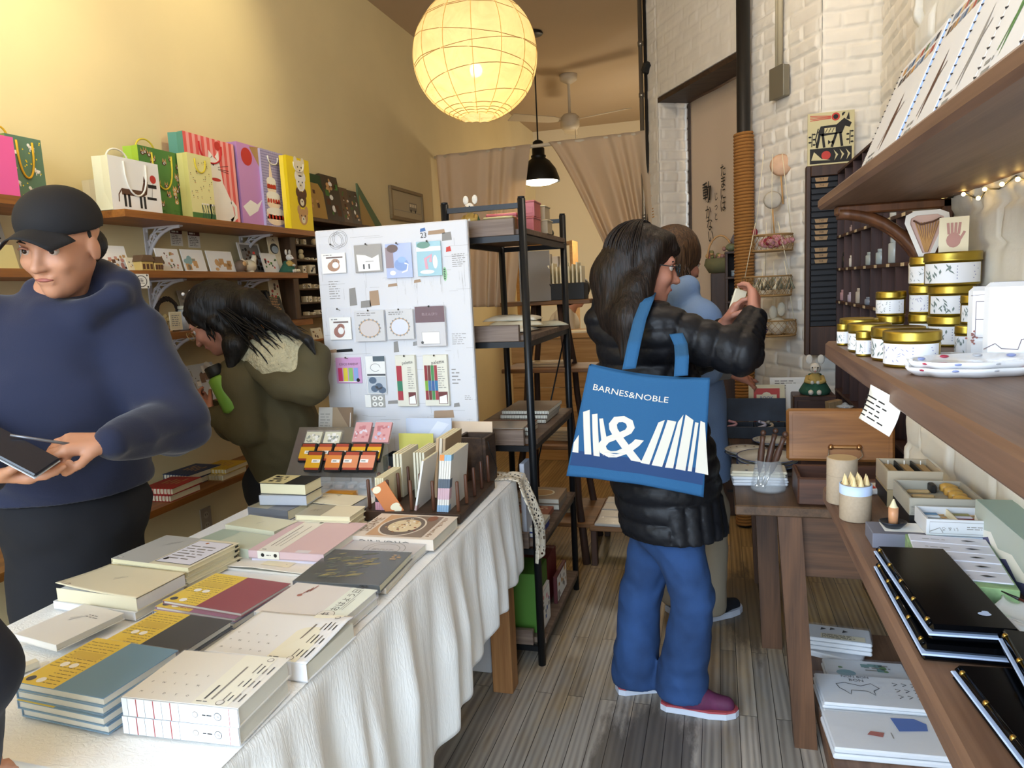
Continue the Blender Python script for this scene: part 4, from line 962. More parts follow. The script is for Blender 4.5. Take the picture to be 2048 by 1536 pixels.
def corner(m,w,d,z):m.rect(w*.05,w*.14,d*.03,d*.09,mt('corner_maroon','7a4a4a'),z);m.rect(w*.056,w*.134,d*.037,d*.083,mdc,z+.0002);m.line([(w*.4,d*.5),(w*.45,d*.6),(w*.42,d*.45),(w*.5,d*.62)],.0012,gry,z)
book('thick cream pad whose cover curls up at the near left',(112,1176),(272,1197),(377,1146),ZT+.050,.030,mdc,corner,1,curl=(0,0,.012),pg=mt('page_white','e6e6e8',.7))
book('white pad under the thick curling cream pad',(106,1202),(270,1226),(372,1172),ZT+.0195,.018,mt('cover_white','e4e4e6',.5),None,1)
def lab_art(m,w,d,z):
 m.rect(0,w*.5,0,d,mt('cover_ash','b0aea8',.5),z);m.rect(w*.52,w*.97,d*.08,d*.92,ink,z+.0002);m.rect(w*.528,w*.962,d*.09,d*.91,mt('label_lilac','dfdce4',.5),z+.0004)
 m.lines(w*.56,w*.92,d*.2,d*.75,6,mgr,z+.0006,.3);m.disc(w*.68,d*.84,.005,mt('label_orange','b5703a'),z+.0006,n=10);m.disc(w*.58,d*.2,.007,ink,z+.0006,n=10);m.rect(w*.04,w*.1,d*.05,d*.1,mgr,z+.0002);m.rect(w*.046,w*.094,d*.06,d*.09,mdw,z+.0003)
 for i in range(6):m.line([(w*(.24+.02*i),d*(.6+.03*i)),(w*(.27+.02*i),d*(.75+.02*i))],.0012,gry,z+.0003)
def dots(q,w,d,th):q.box(w+.0002,w+.001,d*.9,d*.96,th*.3,th*.7,ink)
GS='pale grey notebooks stacked on the table'
book('grey notebook with framed lilac label, top of its pile of five',(222,1117),(376,1136),(456,1083),ZT+.060,.0115,mdc,lab_art,5,band=dots,spine='left',grp=GS,labs=['second notebook below the lilac label','middle notebook of the lilac label pile','fourth notebook of the lilac label pile','bottom notebook of the lilac label pile'],pg=pcream)
book('white wrapped pad with faint pencil print near the dark sleeve at left',(30,1268),(112,1290),(254,1227),ZT+.028,.014,mdw,lambda m,w,d,z:(m.line([(w*.3,d*.6),(w*.42,d*.72),(w*.34,d*.55),(w*.5,d*.75)],.0015,gry,z),m.lines(w*.5,w*.8,d*.7,d*.8,2,gry,z)),1,wrap=1)
book('cream wrapped pad at the left edge of the table',(18,1345),(78,1322),(140,1290),ZT+.013,.012,mdc,None,1,wrap=1)
book('pale green wrapped notebook at the back left of the table',(388,1082),(496,1099),(530,1070),ZT+.040,.039,mt('cover_pistachio','c9cfb4',.4),lambda m,w,d,z:(m.rect(0,w*.35,0,d,mt('cover_sage','a9baa5',.4),z)),1,wrap=1,pg=pcream)
book('cream wrapped notebook with tiny quill mark behind the pink one',(450,1049),(548,1063),(574,1039),ZT+.046,.045,mt('cover_straw','d8d3b0',.35),lambda m,w,d,z:m.line([(w*.45,d*.4),(w*.5,d*.6),(w*.47,d*.45)],.0015,gry,z),1,wrap=1,pg=pcream)
def halfg(c):return lambda m,w,d,z:(m.rect(0,w*.46,0,d,mt('half_'+c,c,.45),z),m.line([(w*(.15+.02*i),d*(.4+.1*(i%3)))for i in range(9)],.0012,mgr,z+.0003))
book('straw and grey notebook, top of a pile of four beside the peg rack',(590,1030),(700,1034),(720,1012),ZT+.062,.0148,mdc,halfg('a39c88'),4,band=dots,spine='left',grp=GS,labs=['second notebook of the straw and grey pile','third notebook of the straw and grey pile','bottom notebook of the straw and grey pile'],pg=pcream)
book('straw notebook with loose cover in front of the ink pads',(605,1007),(700,1013),(728,992),ZT+.050,.049,mdc,halfg('b3ab90'),1,curl=(.3,.3,.006),pg=mt('page_white','e6e6e8',.7))
book('grey and black wrapped diary at the far left of the table',(495,1014),(575,1022),(606,1003),ZT+.058,.030,mt('cover_graphite','4c4c50',.3),lambda m,w,d,z:(m.rect(0,w*.5,0,d,mt('half_khaki','9d9678',.4),z),m.disc(w*.15,d*.5,.008,blk,z+.0003),m.lines(w*.2,w*.45,d*.3,d*.7,3,ink,z+.0003)),1,wrap=1,pg=pcream)
book('white wrapped diary below the grey and black one',(490,1034),(580,1042),(612,1020),ZT+.0275,.026,mdw,None,1,wrap=1)
book('thick diary with black half cover on top of the far pile',(517,966),(610,969),(638,952),ZT+.124,.034,blk,lambda m,w,d,z:(m.rect(0,w*.55,0,d,mt('half_straw','cfc391',.45),z),m.lines(w*.12,w*.5,d*.15,d*.85,3,ink,z+.0003,.6),m.disc(w*.1,d*.8,.007,ink,z+.0003)),1,pg=pcream,spine='right',nm='diary')
book('silver wrapped diary under the thick black and straw one',(518,991),(612,992),(640,972),ZT+.0895,.029,mt('cover_silver','b3b6bd',.3),None,1,wrap=1,nm='diary',pg=pcream)
def apl(px,py,P,n):d=Vector(ray(px,py));o=Vector(EYE);return o+d*((P-o).dot(n)/d.dot(n))
clear=film('acrylic_clear','e8eef2',.14,.05);smoke=mt('smoked_acrylic','6e675f',.15,alpha=.72)
A,B=az(571,952,.835),az(750,955,.835);Lx=(B-A).length;rz=math.atan2(B.y-A.y,B.x-A.x);PH=math.radians(52)
t=thing('display_stand','sloped smoky acrylic stand holding the ink pads','display stand',A,(0,0,rz))
m=M();
with m.at((0,0,0),(PH,0,0)):m.box(0,Lx,0,.19,-.004,0,smoke,.001)
m.build('sloped_panel',t)
m=M();zb=.775-.835+.0005;m.box(0,Lx,.004,.12,zb,zb+.004,clear);m.box(0,Lx,-.03,-.026,zb,.006,clear)
for x in(0,Lx-.004):m.add([(x,0,zb),(x,.12,zb),(x,.12,.14),(x,0,0),(x+.004,0,zb),(x+.004,.12,zb),(x+.004,.12,.14),(x+.004,0,0)],[(3,2,1,0),(4,5,6,7),(0,1,5,4),(2,3,7,6),(1,2,6,5),(3,0,4,7)],clear)
m.build('acrylic_base',t)
RT=Matrix.Translation(A)@Euler((PH,0,rz)).to_matrix().to_4x4();PN=(RT.to_3x3()@Vector((0,0,1)));RTi=RT.inverted()
def on_slope(px,py):return RTi@apl(px,py,A,PN)
def slope_item(nm,lab,cat,x0,x1,yt,yb,th,grp,build,lift=0):
 a,b2,c=on_slope(x0,yb),on_slope(x1,yb),on_slope((x0+x1)/2+(yb-yt)*.12,yt);w=b2.x-a.x;h=c.y-a.y
 t=thing(nm,lab,cat,RT@Vector((a.x,a.y,.0006+lift)),(PH,0,rz),grp);build(t,w,h);return t
tray=mt('ink_tray_black','1b1b1f',.3)
def pad(col,lx):
 pc=mt('pad_'+col,col,.55);lc2=mt('pad_dark_'+col,{'d9a21e':'9c3a22'}.get(col,'a5402e'),.5)
 def f(t,w,h):
  m=M();m.box(0,w,0,h,0,.012,tray,.003);m.build('ink_tray',t)
  m=M();m.rect(w*.1,w*.9,h*.06,h*.92,lc2,.0126);m.box(w*.04,w*.93,h*.16,h*.76,.0124,.0132,pc);m.rect(w*lx,w*(lx+.5),h*.4,h*.56,wht,.0136);m.lines(w*(lx+.08),w*(lx+.45),h*.43,h*.53,1,gry,.014,.5);m.build('colour_card',t)
 return f
GP='ink pads on the acrylic stand';nth=['first','second','third','fourth','fifth','sixth','seventh','eighth']
for i,(x0,c)in enumerate(((597,'d9a21e'),(631,'d9843c'),(665,'d9843c'),(699,'d9a21e'),(731,'d9a21e'))):
 slope_item('ink_pad',nth[i]+' ink pad from the left in the back row of the stand','ink pad',x0,x0+31,888,926,.012,GP,pad(c,.35))
for i,(x0,c,lx)in enumerate(((612,'d9a21e',.4),(652,'d9843c',.38),(687,'d98a5c',.05),(720,'d98a6a',.05))):
 slope_item('ink_pad',('yellow ink pad' if i==0 else 'orange ink pad')+', '+nth[i]+' from the left in the front row of the stand','ink pad',x0,x0+33,907,948,.012,GP,pad(c,lx),.0128)
def pack(base_,cols):
 def f(t,w,h):
  m=M();m.box(0,w,0,h,0,.01,base_);blobs(cols,14,.15,.8,.1)(M(),w,h,0)
  with m.at((w/2,0,.0104)):blobs(cols,16,.12,.8,.09)(m,w,h,0)
  m.build('card_deck',t);m=M();m.box(-.002,w+.002,-.002,h+.006,-.0004,.0116,shr);m.build('clear_sleeve',t)
 return f
GC='small card packs on the acrylic stand'
for lab,x0,x1,yt,yb,b_,cs in(('pale landscape card pack, left one on the acrylic stand',611,642,866,889,mt('deck_cream','d6d2b4'),[mt('deck_grey','8f9486'),wht]),('pale landscape card pack, right one on the acrylic stand',648,680,866,889,mt('deck_cream','d6d2b4'),[mt('deck_grey','8f9486'),wht]),('red patterned card pack with pale figures, left one',706,738,847,886,mt('deck_red','cf8d8a'),[mt('deck_pale','d9c9d0'),mt('deck_rose','b85f62')]),('red patterned card pack with bluish figures, right one',745,778,847,887,mt('deck_red','cf8d8a'),[mt('deck_bluish','b4b4cc'),mt('deck_rose','b85f62')])):
 slope_item('card_pack',lab,'card pack',x0,x1,yt,yb,.01,GC,pack(b_,cs))
p,q=ay(627,880,2.24),ay(694,885,2.24);w=q.x-p.x
t=thing('tall_notebook','tall kraft wrapped notebook leaning on the white display board','notebook',(p.x,2.24,.776),(math.radians(-12),0,0))
m=M();m.box(0,w,0,.012,0,.27,mt('kraft_cover','9a8468',.6),.001)
with m.at((0,-.0004,0),FR):m.poly([(w*.55,.27),(w,.27),(w,.18)],mt('kraft_dark','7d664f'),0);m.rect(w*.95,w*.965,.02,.25,wht,.0002)
m.build('cover',t);m=M()
with m.at((0,-.0008,0),FR):m.rect(0,w*.42,0,.27,mt('kraft_band','b7b0a4',.5),0);m.lines(w*.05,w*.35,.1,.25,14,gry,.0003,.3)
m.build('paper_band',t)
G='little clear boxes below the stand'
for i in range(4):
 p=az(663+i*24,984,.777);m=M();m.box(-.014,.014,-.014,.014,0,.02,clear,.001);m.box(-.012,.012,-.012,.012,.001,.012,mt('gem_grey','a39d9c',.3),.002)
 one(m,'clear_box',nth[i]+' little clear box from the left below the acrylic stand','box',(p.x,p.y-.02,.797),(0,0,rz),G)
m=M();m.box(-.05,.05,-.02,.02,0,.02,mt('orange_card_box','c98a1c',.5),.001);p=az(690,990,.777);one(m,'flat_box','orange flat box below the acrylic stand','box',(p.x,p.y-.02,.776),(0,0,rz))
rack_w=wood('peg_rack_wood','4a3424','2c1d13',0,1,.55);peg_w=wood('peg_wood','6b4128','43261a',2,1,.5)
A,B,C=az(719,1023,.803),az(921,1030,.803),az(985,961,.803);rw=B-A;rr=math.atan2(rw.y,rw.x);Lx=rw.length;Ly=abs((C-A).dot(Vector((-math.sin(rr),math.cos(rr),0))))
t=thing('peg_rack','dark wooden notebook rack with upright round pegs','rack',(A.x,A.y,.776),(0,0,rr));m=M();m.box(0,Lx,0,Ly,0,.027,rack_w,.003);m.box(0,Lx,-.006,0,.004,.03,rack_w,.001);m.build('rack_base',t)
cols=[.02,Lx*.26,Lx*.49,Lx*.71,Lx*.95];rows=[.03+(Ly-.05)*k/4 for k in range(5)]
for x in cols:
 for y in rows:m=M();m.cyl(.0058,.0274,.118,peg_w,10,(x,y),.002,.0052);m.build('peg',t)
RM=Matrix.Translation((A.x,A.y,.776))@Matrix.Rotation(rr,4,'Z')
GN='slim notebooks standing in the peg rack'
def slot(lab,x,y,L,H,th,cc,lean=0,stripes=(),grp=GN):
 c=mt('slim_'+cc,cc,.5);t=thing('slim_notebook',lab,'notebook',RM@Vector((x,y,.0276)),(0,lean,rr),grp)
 m=M();m.box(-th/2,th/2,0,L,0,H,c,.0006)
 for z0,z1,s in stripes:m.box(-th/2-.0002,th/2+.0002,-.0004,.02,z0*H,z1*H,mt('slim_'+s,s,.5))
 m.build('cover',t);m=M();m.box(-th/2+.0007,th/2-.0007,.001,L-.001,H,H+.0006,pcream);m.build('pages',t)
for i in range(4):slot(nth[i]+' slim cream notebook with pink and black spine from the left peg',.047+i*.0072,.018,.15,.098,.0062,'d8cfae',.05,((.25,.42,'2a2a2e'),(0,.25,'c9929c')))
for i in range(5):slot(nth[i]+' notebook with blue and pink spine stripes in the right slot of the peg rack',cols[3]+.016+i*.0072,.02,.16,.172,.0064,'d8d4cc',.12,((.0,.12,'86a3bd'),(.22,.42,'c4a3ac'),(.42,.58,'56606c'),(.9,1,'d98a4a' if i<2 else '8fb3c9')))
for i in range(3):slot(nth[i]+' cream notebook standing dark side out in the second slot back',cols[1]-.03+i*.011,.15,.14,.14,.008,'cfc8b2',.02)
for i in range(4):slot(nth[i]+' cream notebook in the third slot at the back of the peg rack',cols[2]-.035+i*.010,.15,.14,.145,.007,'d4ceb8',.02)
for i in range(3):slot(nth[i]+' tall tan backed notebook at the back right of the peg rack',cols[2]+.028+i*.011,.155,.16,.19,.009,('b99b78','c9bfae','a88f70')[i],.1)
slot('white notebook leaning across the middle of the peg rack',cols[2]+.013,.025,.12,.155,.006,'dcd9d4',.22,((.0,.1,'b89a94'),))
t=thing('slim_notebook','orange notebook with cream clouds tipped over in the peg rack','notebook',RM@Vector((cols[1]+.052,.02,.0285)),(0,-.5,rr+.22),GN)
m=M();m.box(-.05,0,0,.004,0,.105,mt('cloud_orange','c87a45',.5),.0005)
with m.at((0,-.0004,0),FR):m.disc(-.036,.094,.0135,crm,0,.0105,12);m.disc(-.016,.024,.0155,crm,0,.010,14);m.disc(-.013,.012,.012,crm,.0002,.010,12)
m.build('cover',t)
m=M();gx=mt('galvanised_metal','3f4347',.5,.6,var=(9,.35))
for q in((0,.2,0,.003),(0,.2,.087,.09),(0,.003,.003,.087),(.197,.2,.003,.087)):m.box(q[0],q[1],q[2],q[3],0,.09,gx)
m.box(.003,.197,.003,.087,0,.003,gx);p=az(772,960,.776);one(m,'metal_box','dark galvanised open box behind the peg rack','box',(p.x,2.262,.776),(0,0,rr))
def upright(nm,lab,cat,x0,x1,yt,Y,z,col,art=None,th=.004,tilt=.1,hgt=None,grp=None):
 a,b2=ay(x0,900,Y),ay(x1,900,Y);w=b2.x-a.x;h=hgt or(ay((x0+x1)/2,yt,Y).z-z)/math.cos(tilt);m=M();m.box(0,w,0,th,0,h,col,.0005)
 if art:
  with m.at((w/2,-.0005,0),FR):art(m,w,h,0)
 return one(m,nm,lab,cat,(a.x,Y,z),(-tilt,0,0),grp)
def cats(m,w,h,z):
 for x,c in((-.28,brn),(-.02,blk),(.22,blk)):
  m.disc(w*x,h*.3,w*.085,c,z,h*.2,14);m.disc(w*x,h*.28,w*.07,yel if x<0 else c,z+.0002,h*.15,14)
  for s in(-1,1):m.poly([(w*(x+s*.08),h*.4),(w*(x+s*.07),h*.62),(w*(x+s*.02),h*.47)],c,z)
  for s in(-1,1):m.disc(w*(x+s*.025),h*.32,w*.009,wht if x>=0 else blk,z+.0004,n=6)
upright('greeting_card','yellow card with cat heads behind the slim notebooks','card',797,866,868,2.25,.79,mt('lime_card','c7bf5e',.5),cats,.002,.06)
upright('clear_pack','pale blue sheets in a clear pack behind the yellow card','paper',812,903,838,2.30,.79,mt('sheet_pale_blue','c3cbdc',.2),lambda m,w,h,z:m.poly([(-w*.4,h*.3),(w*.2,h*.95),(w*.45,h*.9),(-w*.2,h*.3)],mt('glare_white','d7dcea',.15),z),.006,.08)
upright('peach_card','plain peach coloured card panel beside the wooden crate','card',896,984,845,2.352,.79,mt('peach_board','d9c0a4',.6),None,.006,.1)
t=thing('wooden_crate','small dark wooden crate with wire at the table corner','crate',(-.87,2.24,.7790),(0,0,-.05));crw=wood('crate_wood','4d3828','2c1e14',1,1,.6)
for nm,q in(('crate_side',(.10,.112,0,.10)),('crate_side',(0,.012,0,.10)),('crate_end',(.012,.10,0,.012)),('crate_end',(.012,.10,.088,.10))):m=M();m.box(*q,0,.165,crw,.002);m.build(nm,t)
m=M();m.box(.012,.10,.012,.088,0,.008,crw);m.build('crate_floor',t);m=M();m.tube([(.114,.02,.15),(.118,.03,.11),(.116,.06,.08),(.12,.08,.04),(.116,.05,.02)],.0012,blk,5);m.build('wire',t)
def board_mat():
 m,nt,b=base('distressed_white_board');L=nt.links.new
 n=nd(nt,'ShaderNodeTexNoise');n.inputs['Scale'].default_value=1;n.inputs['Detail'].default_value=8;n.inputs['Roughness'].default_value=.75;L(coords(nt,(40,40,3)),n.inputs['Vector'])
 n2=nd(nt,'ShaderNodeTexNoise');n2.inputs['Scale'].default_value=5;n2.inputs['Detail'].default_value=6;L(coords(nt),n2.inputs['Vector'])
 a=nd(nt,'ShaderNodeMath',operation='MULTIPLY_ADD');a.inputs[1].default_value=.5;L(n2.outputs['Fac'],a.inputs[0]);L(n.outputs['Fac'],a.inputs[2])
 r=nd(nt,'ShaderNodeValToRGB');e=r.color_ramp.elements;e[0].position,e[1].position=.46,.62;e[0].color=(*lin('857d74'),1);e[1].color=(*lin('d3d2d4'),1);L(a.outputs[0],r.inputs['Fac'])
 L(r.outputs[0],b.inputs['Base Color']);b.inputs['Roughness'].default_value=.6;return m
BX0,BX1,BY,BZ=-1.432,-.833,2.385,1.688
t=thing('display_board','tall distressed white board hung with sticker packs','display board',((BX0+BX1)/2,BY,0))
m=M();hw=(BX1-BX0)/2;m.box(-hw,hw,0,.022,0,BZ,board_mat(),.004);DB=ay
def onb(px,py):p=ay(px,py,BY);return p.x-(BX0+BX1)/2,p.z
fa=mt('faded_stamp','8d8984',.7);fb=mt('kraft_scrap','a58a70',.7)
with m.at((0,-.0004,0),FR):
 def bt(s,sz,px,py,c=ink,rot=0):x,z=onb(px,py);m.text(s,sz,c,x,z,.0004,rot)
 bt('23',.026,847,471)
 for x0,x1,y0,y1,c in((840,851,455,464,blu),(892,902,492,504,red),(740,758,580,612,fb),(722,742,600,616,fa),(776,795,566,574,fb),(828,842,558,566,fb),(673,706,697,705,blk),(660,674,698,706,fb),(868,908,820,836,fb),(776,800,800,808,fa),(884,903,463,482,fa),(856,890,458,470,fb),(908,920,805,814,fa),(788,797,682,705,fa),(826,836,682,692,fa),(700,712,575,612,fa)):
  a,b2=onb(x0,y1),onb(x1,y0);m.poly([(a[0],a[1]),(b2[0],a[1]+.002),(b2[0]-.003,b2[1]),(a[0]+.002,b2[1]-.003)],c,.0002)
 for x0,x1,y0,y1,n in((660,680,560,600,8),(905,932,665,690,6),(905,920,735,770,5),(640,700,470,474,1),(905,930,505,535,7),(700,760,470,476,1),(930,945,790,800,3)):a,b2=onb(x0,y1),onb(x1,y0);m.lines(a[0],b2[0],a[1],b2[1],n,fa,.0002,.3)
 for c in((672,482),(680,478)):x,z=onb(*c);[m.line([(x+r*math.cos(q),z+r*math.sin(q))for q in[2*PI*i/18 for i in range(19)]],.0015,fa,.0002)for r in(.03,.024)]
 for i in range(70):x,z=RN.uniform(-hw,hw),RN.uniform(.8,BZ-.02);h=RN.random()<.5;l=RN.uniform(.02,.12);m.rect(x,min(hw,x+(l if h else .0006)),z,min(BZ-.005,z+(.0006 if h else l)),fa,.0001)
 gx,gz=onb(890,548);m.disc(gx,gz,.008,mt('mint_sticker','9cc79a'),.0003,.025,14);m.lines(gx-.004,gx+.004,gz-.02,gz+.02,6,ink,.0006)
m.build('painted_board',t)
GH='sticker packs hanging on the white board'
def hang(lab,x0,x1,yt,yb,col,art,th=.004,sleeve=True,nail=True,nm='sticker_pack',cat='sticker pack',ext=0):
 a,b2=ay(x0,yb,BY-.01),ay(x1,yt,BY-.01);w,h=b2.x-a.x,b2.z-a.z
 t=thing(nm,lab,cat,((a.x+b2.x)/2,BY-.0012,a.z),(0,0,0),GH)
 m=M();m.box(-w/2,w/2,-th-(.004 if sleeve else 0),-.004 if sleeve else .0018,0,h,col,.0006)
 with m.at((0,-th-(.0044 if sleeve else .0004),0),FR):art(m,w,h,.0003)
 m.build('backing_card',t)
 if sleeve:m=M();m.grid(lambda u,v:(-w*.56+w*1.12*u,-th-.007-.004*vs1(u*5,v*6,x0),-h*.05+h*(1.08+ext)*v),10,12,shr);m.build('clear_sleeve',t)
 if nail:m=M();m.tube([(0,0,h*(.95+ext*.9)),(0,-.02,h*(.97+ext*.9)+.004)],.0012,mt('nail_steel','5a5650',.35,.9),6);m.tube([(0,-.02,h*(.97+ext*.9)+.004),(0,-.0215,h*(.97+ext*.9)+.0043)],.0035,mt('nail_steel','5a5650',.35,.9),8);m.build('nail',t)
def animal(c,x=0):return lambda m,w,h,z:(m.rect(-w*.3,w*.4,h*.75,h*.82,brn,z),m.disc(w*x,h*.35,w*.26,c,z,h*.26,16),m.disc(w*(x+.08),h*.55,w*.18,c,z+.0001,h*.17,14),m.disc(w*(x+.08),h*.4,w*.14,wht,z+.0002,h*.16,12),m.disc(w*(x+.02),h*.6,w*.02,ink,z+.0004,n=8),m.disc(w*(x+.14),h*.6,w*.02,ink,z+.0004,n=8),m.lines(-w*.4,0,h*.86,h*.96,1,gry,z))
hang('sticker pack with brown squirrel and penguin, top left of the board',645,689,505,548,wht,animal(mt('squirrel_brown','a87850')),ext=.45)
hang('grey sleeve with white paper bag shape, second in the top row of the board',711,761,487,546,mt('sleeve_taupe','9c968c',.4),lambda m,w,h,z:(m.poly([(-w*.38,h*.05),(w*.42,h*.05),(w*.4,h*.62),(w*.15,h*.5),(-w*.1,h*.62),(-w*.42,h*.66)],wht,z),m.rect(-w*.2,-w*.14,h*.12,h*.3,ink,z+.0002),m.rect(0,w*.05,h*.12,h*.3,ink,z+.0002),m.rect(-w*.1,w*.2,h*.38,h*.4,gry,z+.0002)))
lav=mt('lavender_sheet','aebbe0',.25)
hang('lavender sticker sheet with blue animal outline, third in the top row',774,821,485,557,lav,lambda m,w,h,z:(m.rect(-w*.5,-w*.2,h*.3,h*.9,mt('mauve_panel','8f7a7e'),z),m.disc(-w*.22,h*.86,w*.22,brn,z+.0002,h*.12,14),m.disc(w*.1,h*.38,w*.28,mt('blue_wash','7f9ccf'),z+.0002,h*.18,16),m.disc(w*.12,h*.52,w*.16,mt('blue_wash2','8fb0dd'),z+.0003,h*.09,12),m.line([(w*.1,h*.15),(w*.3,h*.2),(w*.35,h*.38),(w*.22,h*.42)],w*.05,wht,z+.0004),m.disc(-w*.25,h*.15,w*.12,wht,z+.0003,h*.07,10)))
hang('teal sticker sheet with pink flamingo shape, right end of the top row',836,880,481,553,mt('teal_sheet','96c2cd',.25),lambda m,w,h,z:(m.rect(-w*.5,w*.5,h*.72,h*.85,wht,z),m.disc(-w*.2,h*.9,w*.28,mt('green_badge','5b8f7a'),z+.0002,h*.1,12),m.line([(-w*.1,h*.2),(-w*.15,h*.5),(w*.1,h*.6),(w*.05,h*.4)],w*.12,mt('flamingo_pink','d99aa8'),z+.0003),m.disc(-w*.1,h*.12,w*.3,wht,z+.0002,h*.06,12),m.disc(w*.25,h*.4,w*.1,wht,z+.0003,h*.2,10)))
hang('sticker pack with a red brown squirrel, left of the middle row',661,700,634,680,wht,animal(mt('squirrel_red','96573a'),-.05),ext=.4)
def ringart(c):return lambda m,w,h,z:(m.disc(0,h*.42,w*.36,tan,z,h*.3,24),m.disc(0,h*.42,w*.32,c,z+.0002,h*.27,24),[m.disc(w*.36*math.cos(q),h*.42+h*.29*math.sin(q),w*.035,gry,z+.0003,n=7)for q in[2*PI*i/16 for i in range(16)]],m.lines(-w*.4,w*.3,h*.82,h*.95,2,gry,z))
hang('memo pack with a mirror shaped flower ring, second in the middle row',714,768,620,683,mt('memo_grey','cfccc9',.4),ringart(mt('ring_rose','cdc3bd')),.012)
hang('memo pack with crescent flower ring, third in the middle row',777,826,618,679,mt('memo_grey','cfccc9',.4),ringart(mt('ring_pearl','d5d6de')),.012)
hang('maroon topped letter paper pack, right end of the middle row',836,889,611,693,mt('letter_pale','c9c5c4',.35),lambda m,w,h,z:(m.rect(-w*.5,w*.5,h*.6,h,mt('maroon_card','5c2f34'),z),m.text('色えんぴつ',w*.11,mt('maroon_print','a98a86'),0,h*.8,z+.0003),m.rect(-w*.3,w*.3,h*.06,h*.36,wht,z+.0002),m.line([(-w*.3,h*.06),(w*.3,h*.06),(w*.3,h*.36),(-w*.3,h*.36),(-w*.3,h*.06)],.0014,gry,z+.0004),m.disc(-w*.3,h*.1,w*.05,ink,z+.0005,n=8)),.012)
hang('pink index tab card with four colour tabs, left of the bottom row',673,719,715,767,mt('index_lilac','cf9cc4',.4),lambda m,w,h,z:(m.text('COCO PARENT',w*.11,brn,w*.02,h*.74,z),[m.rect(w*(-.42+.21*i),w*(-.25+.21*i),h*.08,h*.6,mt('tab_'+c,c,.4),z)for i,c in enumerate(('d0476e','e5cf49','8fc06c','8fa9d6'))],m.rect(-w*.42,w*.4,h*.05,h*.08,wht,z),m.disc(w*.36,h*.12,w*.07,blk,z+.0003,n=10)),.004,False)
def strip(m,w,h,z):m.rect(-w*.1,w*.5,h*.86,h,mt('deep_teal','24404a'),z);m.rect(-w*.48,w*.45,h*.56,h*.84,wht,z);m.line([(w*.25*math.cos(q),h*.7+h*.1*math.sin(q))for q in[2*PI*i/16 for i in range(15)]],.0015,ink,z+.0003);m.rect(-w*.45,w*.5,h*.48,h*.53,blk,z);m.rect(-w*.45,w*.5,h*.02,h*.46,mt('seal_grey','b5bcc2'),z);[m.disc(w*x,h*y,w*.2,mt('seal_navy','33506a'),z+.0003,h*.09,12)for x,y in((-.18,.36),(.12,.2),(.28,.1),(-.1,.14))]
hang('navy and white seal sheet, second in the bottom row',735,768,712,788,wht,strip,.003,True,False)
hang('grey stamp sheet with round motifs under the navy seal sheet',730,767,790,815,mt('sheet_grey','a5a29a'),lambda m,w,h,z:(m.rect(-w*.5,-w*.2,0,h,wht,z),[m.disc(w*x,h*y,w*.13,wht,z+.0002,h*.19,12)for x,y in((0,.72),(.3,.72),(0,.25),(.3,.25))],[m.disc(w*x,h*y,w*.05,gry,z+.0004,h*.08,8)for x,y in((0,.72),(.3,.72),(0,.25),(.3,.25))]),.003,False,False)
def pens(cs,k):
 def f(m,w,h,z):
  for i,c in enumerate(cs):m.rect(w*(-.46+k*i/len(cs)),w*(-.46+k*(i+.9)/len(cs)),h*.12,h*.8,mt('pen_'+c[0],c[0],.35),z);m.rect(w*(-.46+k*i/len(cs)),w*(-.46+k*(i+.9)/len(cs)),h*.3,h*.5,mt('pen_'+c[1],c[1],.35),z+.0002)
  m.text('palette',w*.2,ink,w*.12,h*.86,z,.1);m.rect(w*.08,w*.46,h*.04,h*.28,mt('photo_maroon','6e3a38'),z);m.poly([(w*.1,h*.05),(w*.44,h*.05),(w*.42,h*.22),(w*.12,h*.18)],wht,z+.0002);m.lines(w*.1,w*.42,h*.34,h*.78,10,gry,z,.3)
 return f
hang('slim set of pastel colour pens in a cream box, third in the bottom row',798,830,710,812,mt('pen_box_cream','dcd8c8',.4),pens((('a83c46','3f7d62'),),.3),.016,False)
hang('wide set of bright colour pens in a cream box, right end of the bottom row',853,894,709,811,mt('pen_box_cream','dcd8c8',.4),pens((('8a2f34','7aa53a'),('6e3a34','3f6f9c'),('4a8a52','3a5f96'),('9c3a40','2f6f9c')),.55),.016,False)
steel=mt('black_steel','17191c',.38,.3);rwood=wood('rack_shelf_wood','7a6656','574538',0,1.3,.55)
t=thing('steel_rack','black tubular steel rack with grey brown wooden shelves','rack',(-.805,2.84,0));W_=[]
for x in(-.66,-.95):
 for y in(2.485,3.185):m=M();m.tube([(x,y,0),(x,y,1.755)],.0145,steel,14);m.tube([(x,y,1.755),(x,y,1.762)],.0125,steel,14);W_.append(('pole',m))
RS=(1.652,1.272,.885,.487,.10)
for i,z in enumerate(RS):
 m=M();m.box(-.968,-.645,2.502,3.168,z-.022,z,rwood,.002)if i else m.box(-.965,-.648,2.502,3.168,z-.02,z,rwood,.002);W_.append(('rack_shelf',m))
 m=M();m.box(-.94,-.69,2.478,2.5,z-.022,z+.038,wood('rack_lip_wood','857264','5e4c40',0,1.3,.55),.002);W_.append(('front_lip',m))
 m=M()
 for q in((-.66,-.66,2.485,3.185),(-.95,-.95,2.485,3.185)):m.box(q[0]-.008,q[0]+.008,q[2],q[3],z-.044,z-.023,steel)
 for y in(2.485,3.185):m.box(-.95,-.66,y-.008,y+.008,z-.044,z-.023,steel)
 W_.append(('shelf_frame',m))
m=M();m.box(-.95,-.66,2.477,2.493,1.722,1.74,steel);m.box(-.95,-.66,3.177,3.193,1.722,1.74,steel);W_.append(('top_rail',m))
m=M();m.tube([(-.95,3.18,.12),(-.66,3.18,1.25)],.004,steel,6);W_.append(('cross_brace',m))
world_parts(t,W_)
mouse('felt mouse with green hood and yellow jumper on top of the steel rack',(-.88,2.578,RS[0]+.0006),-.15,.95)
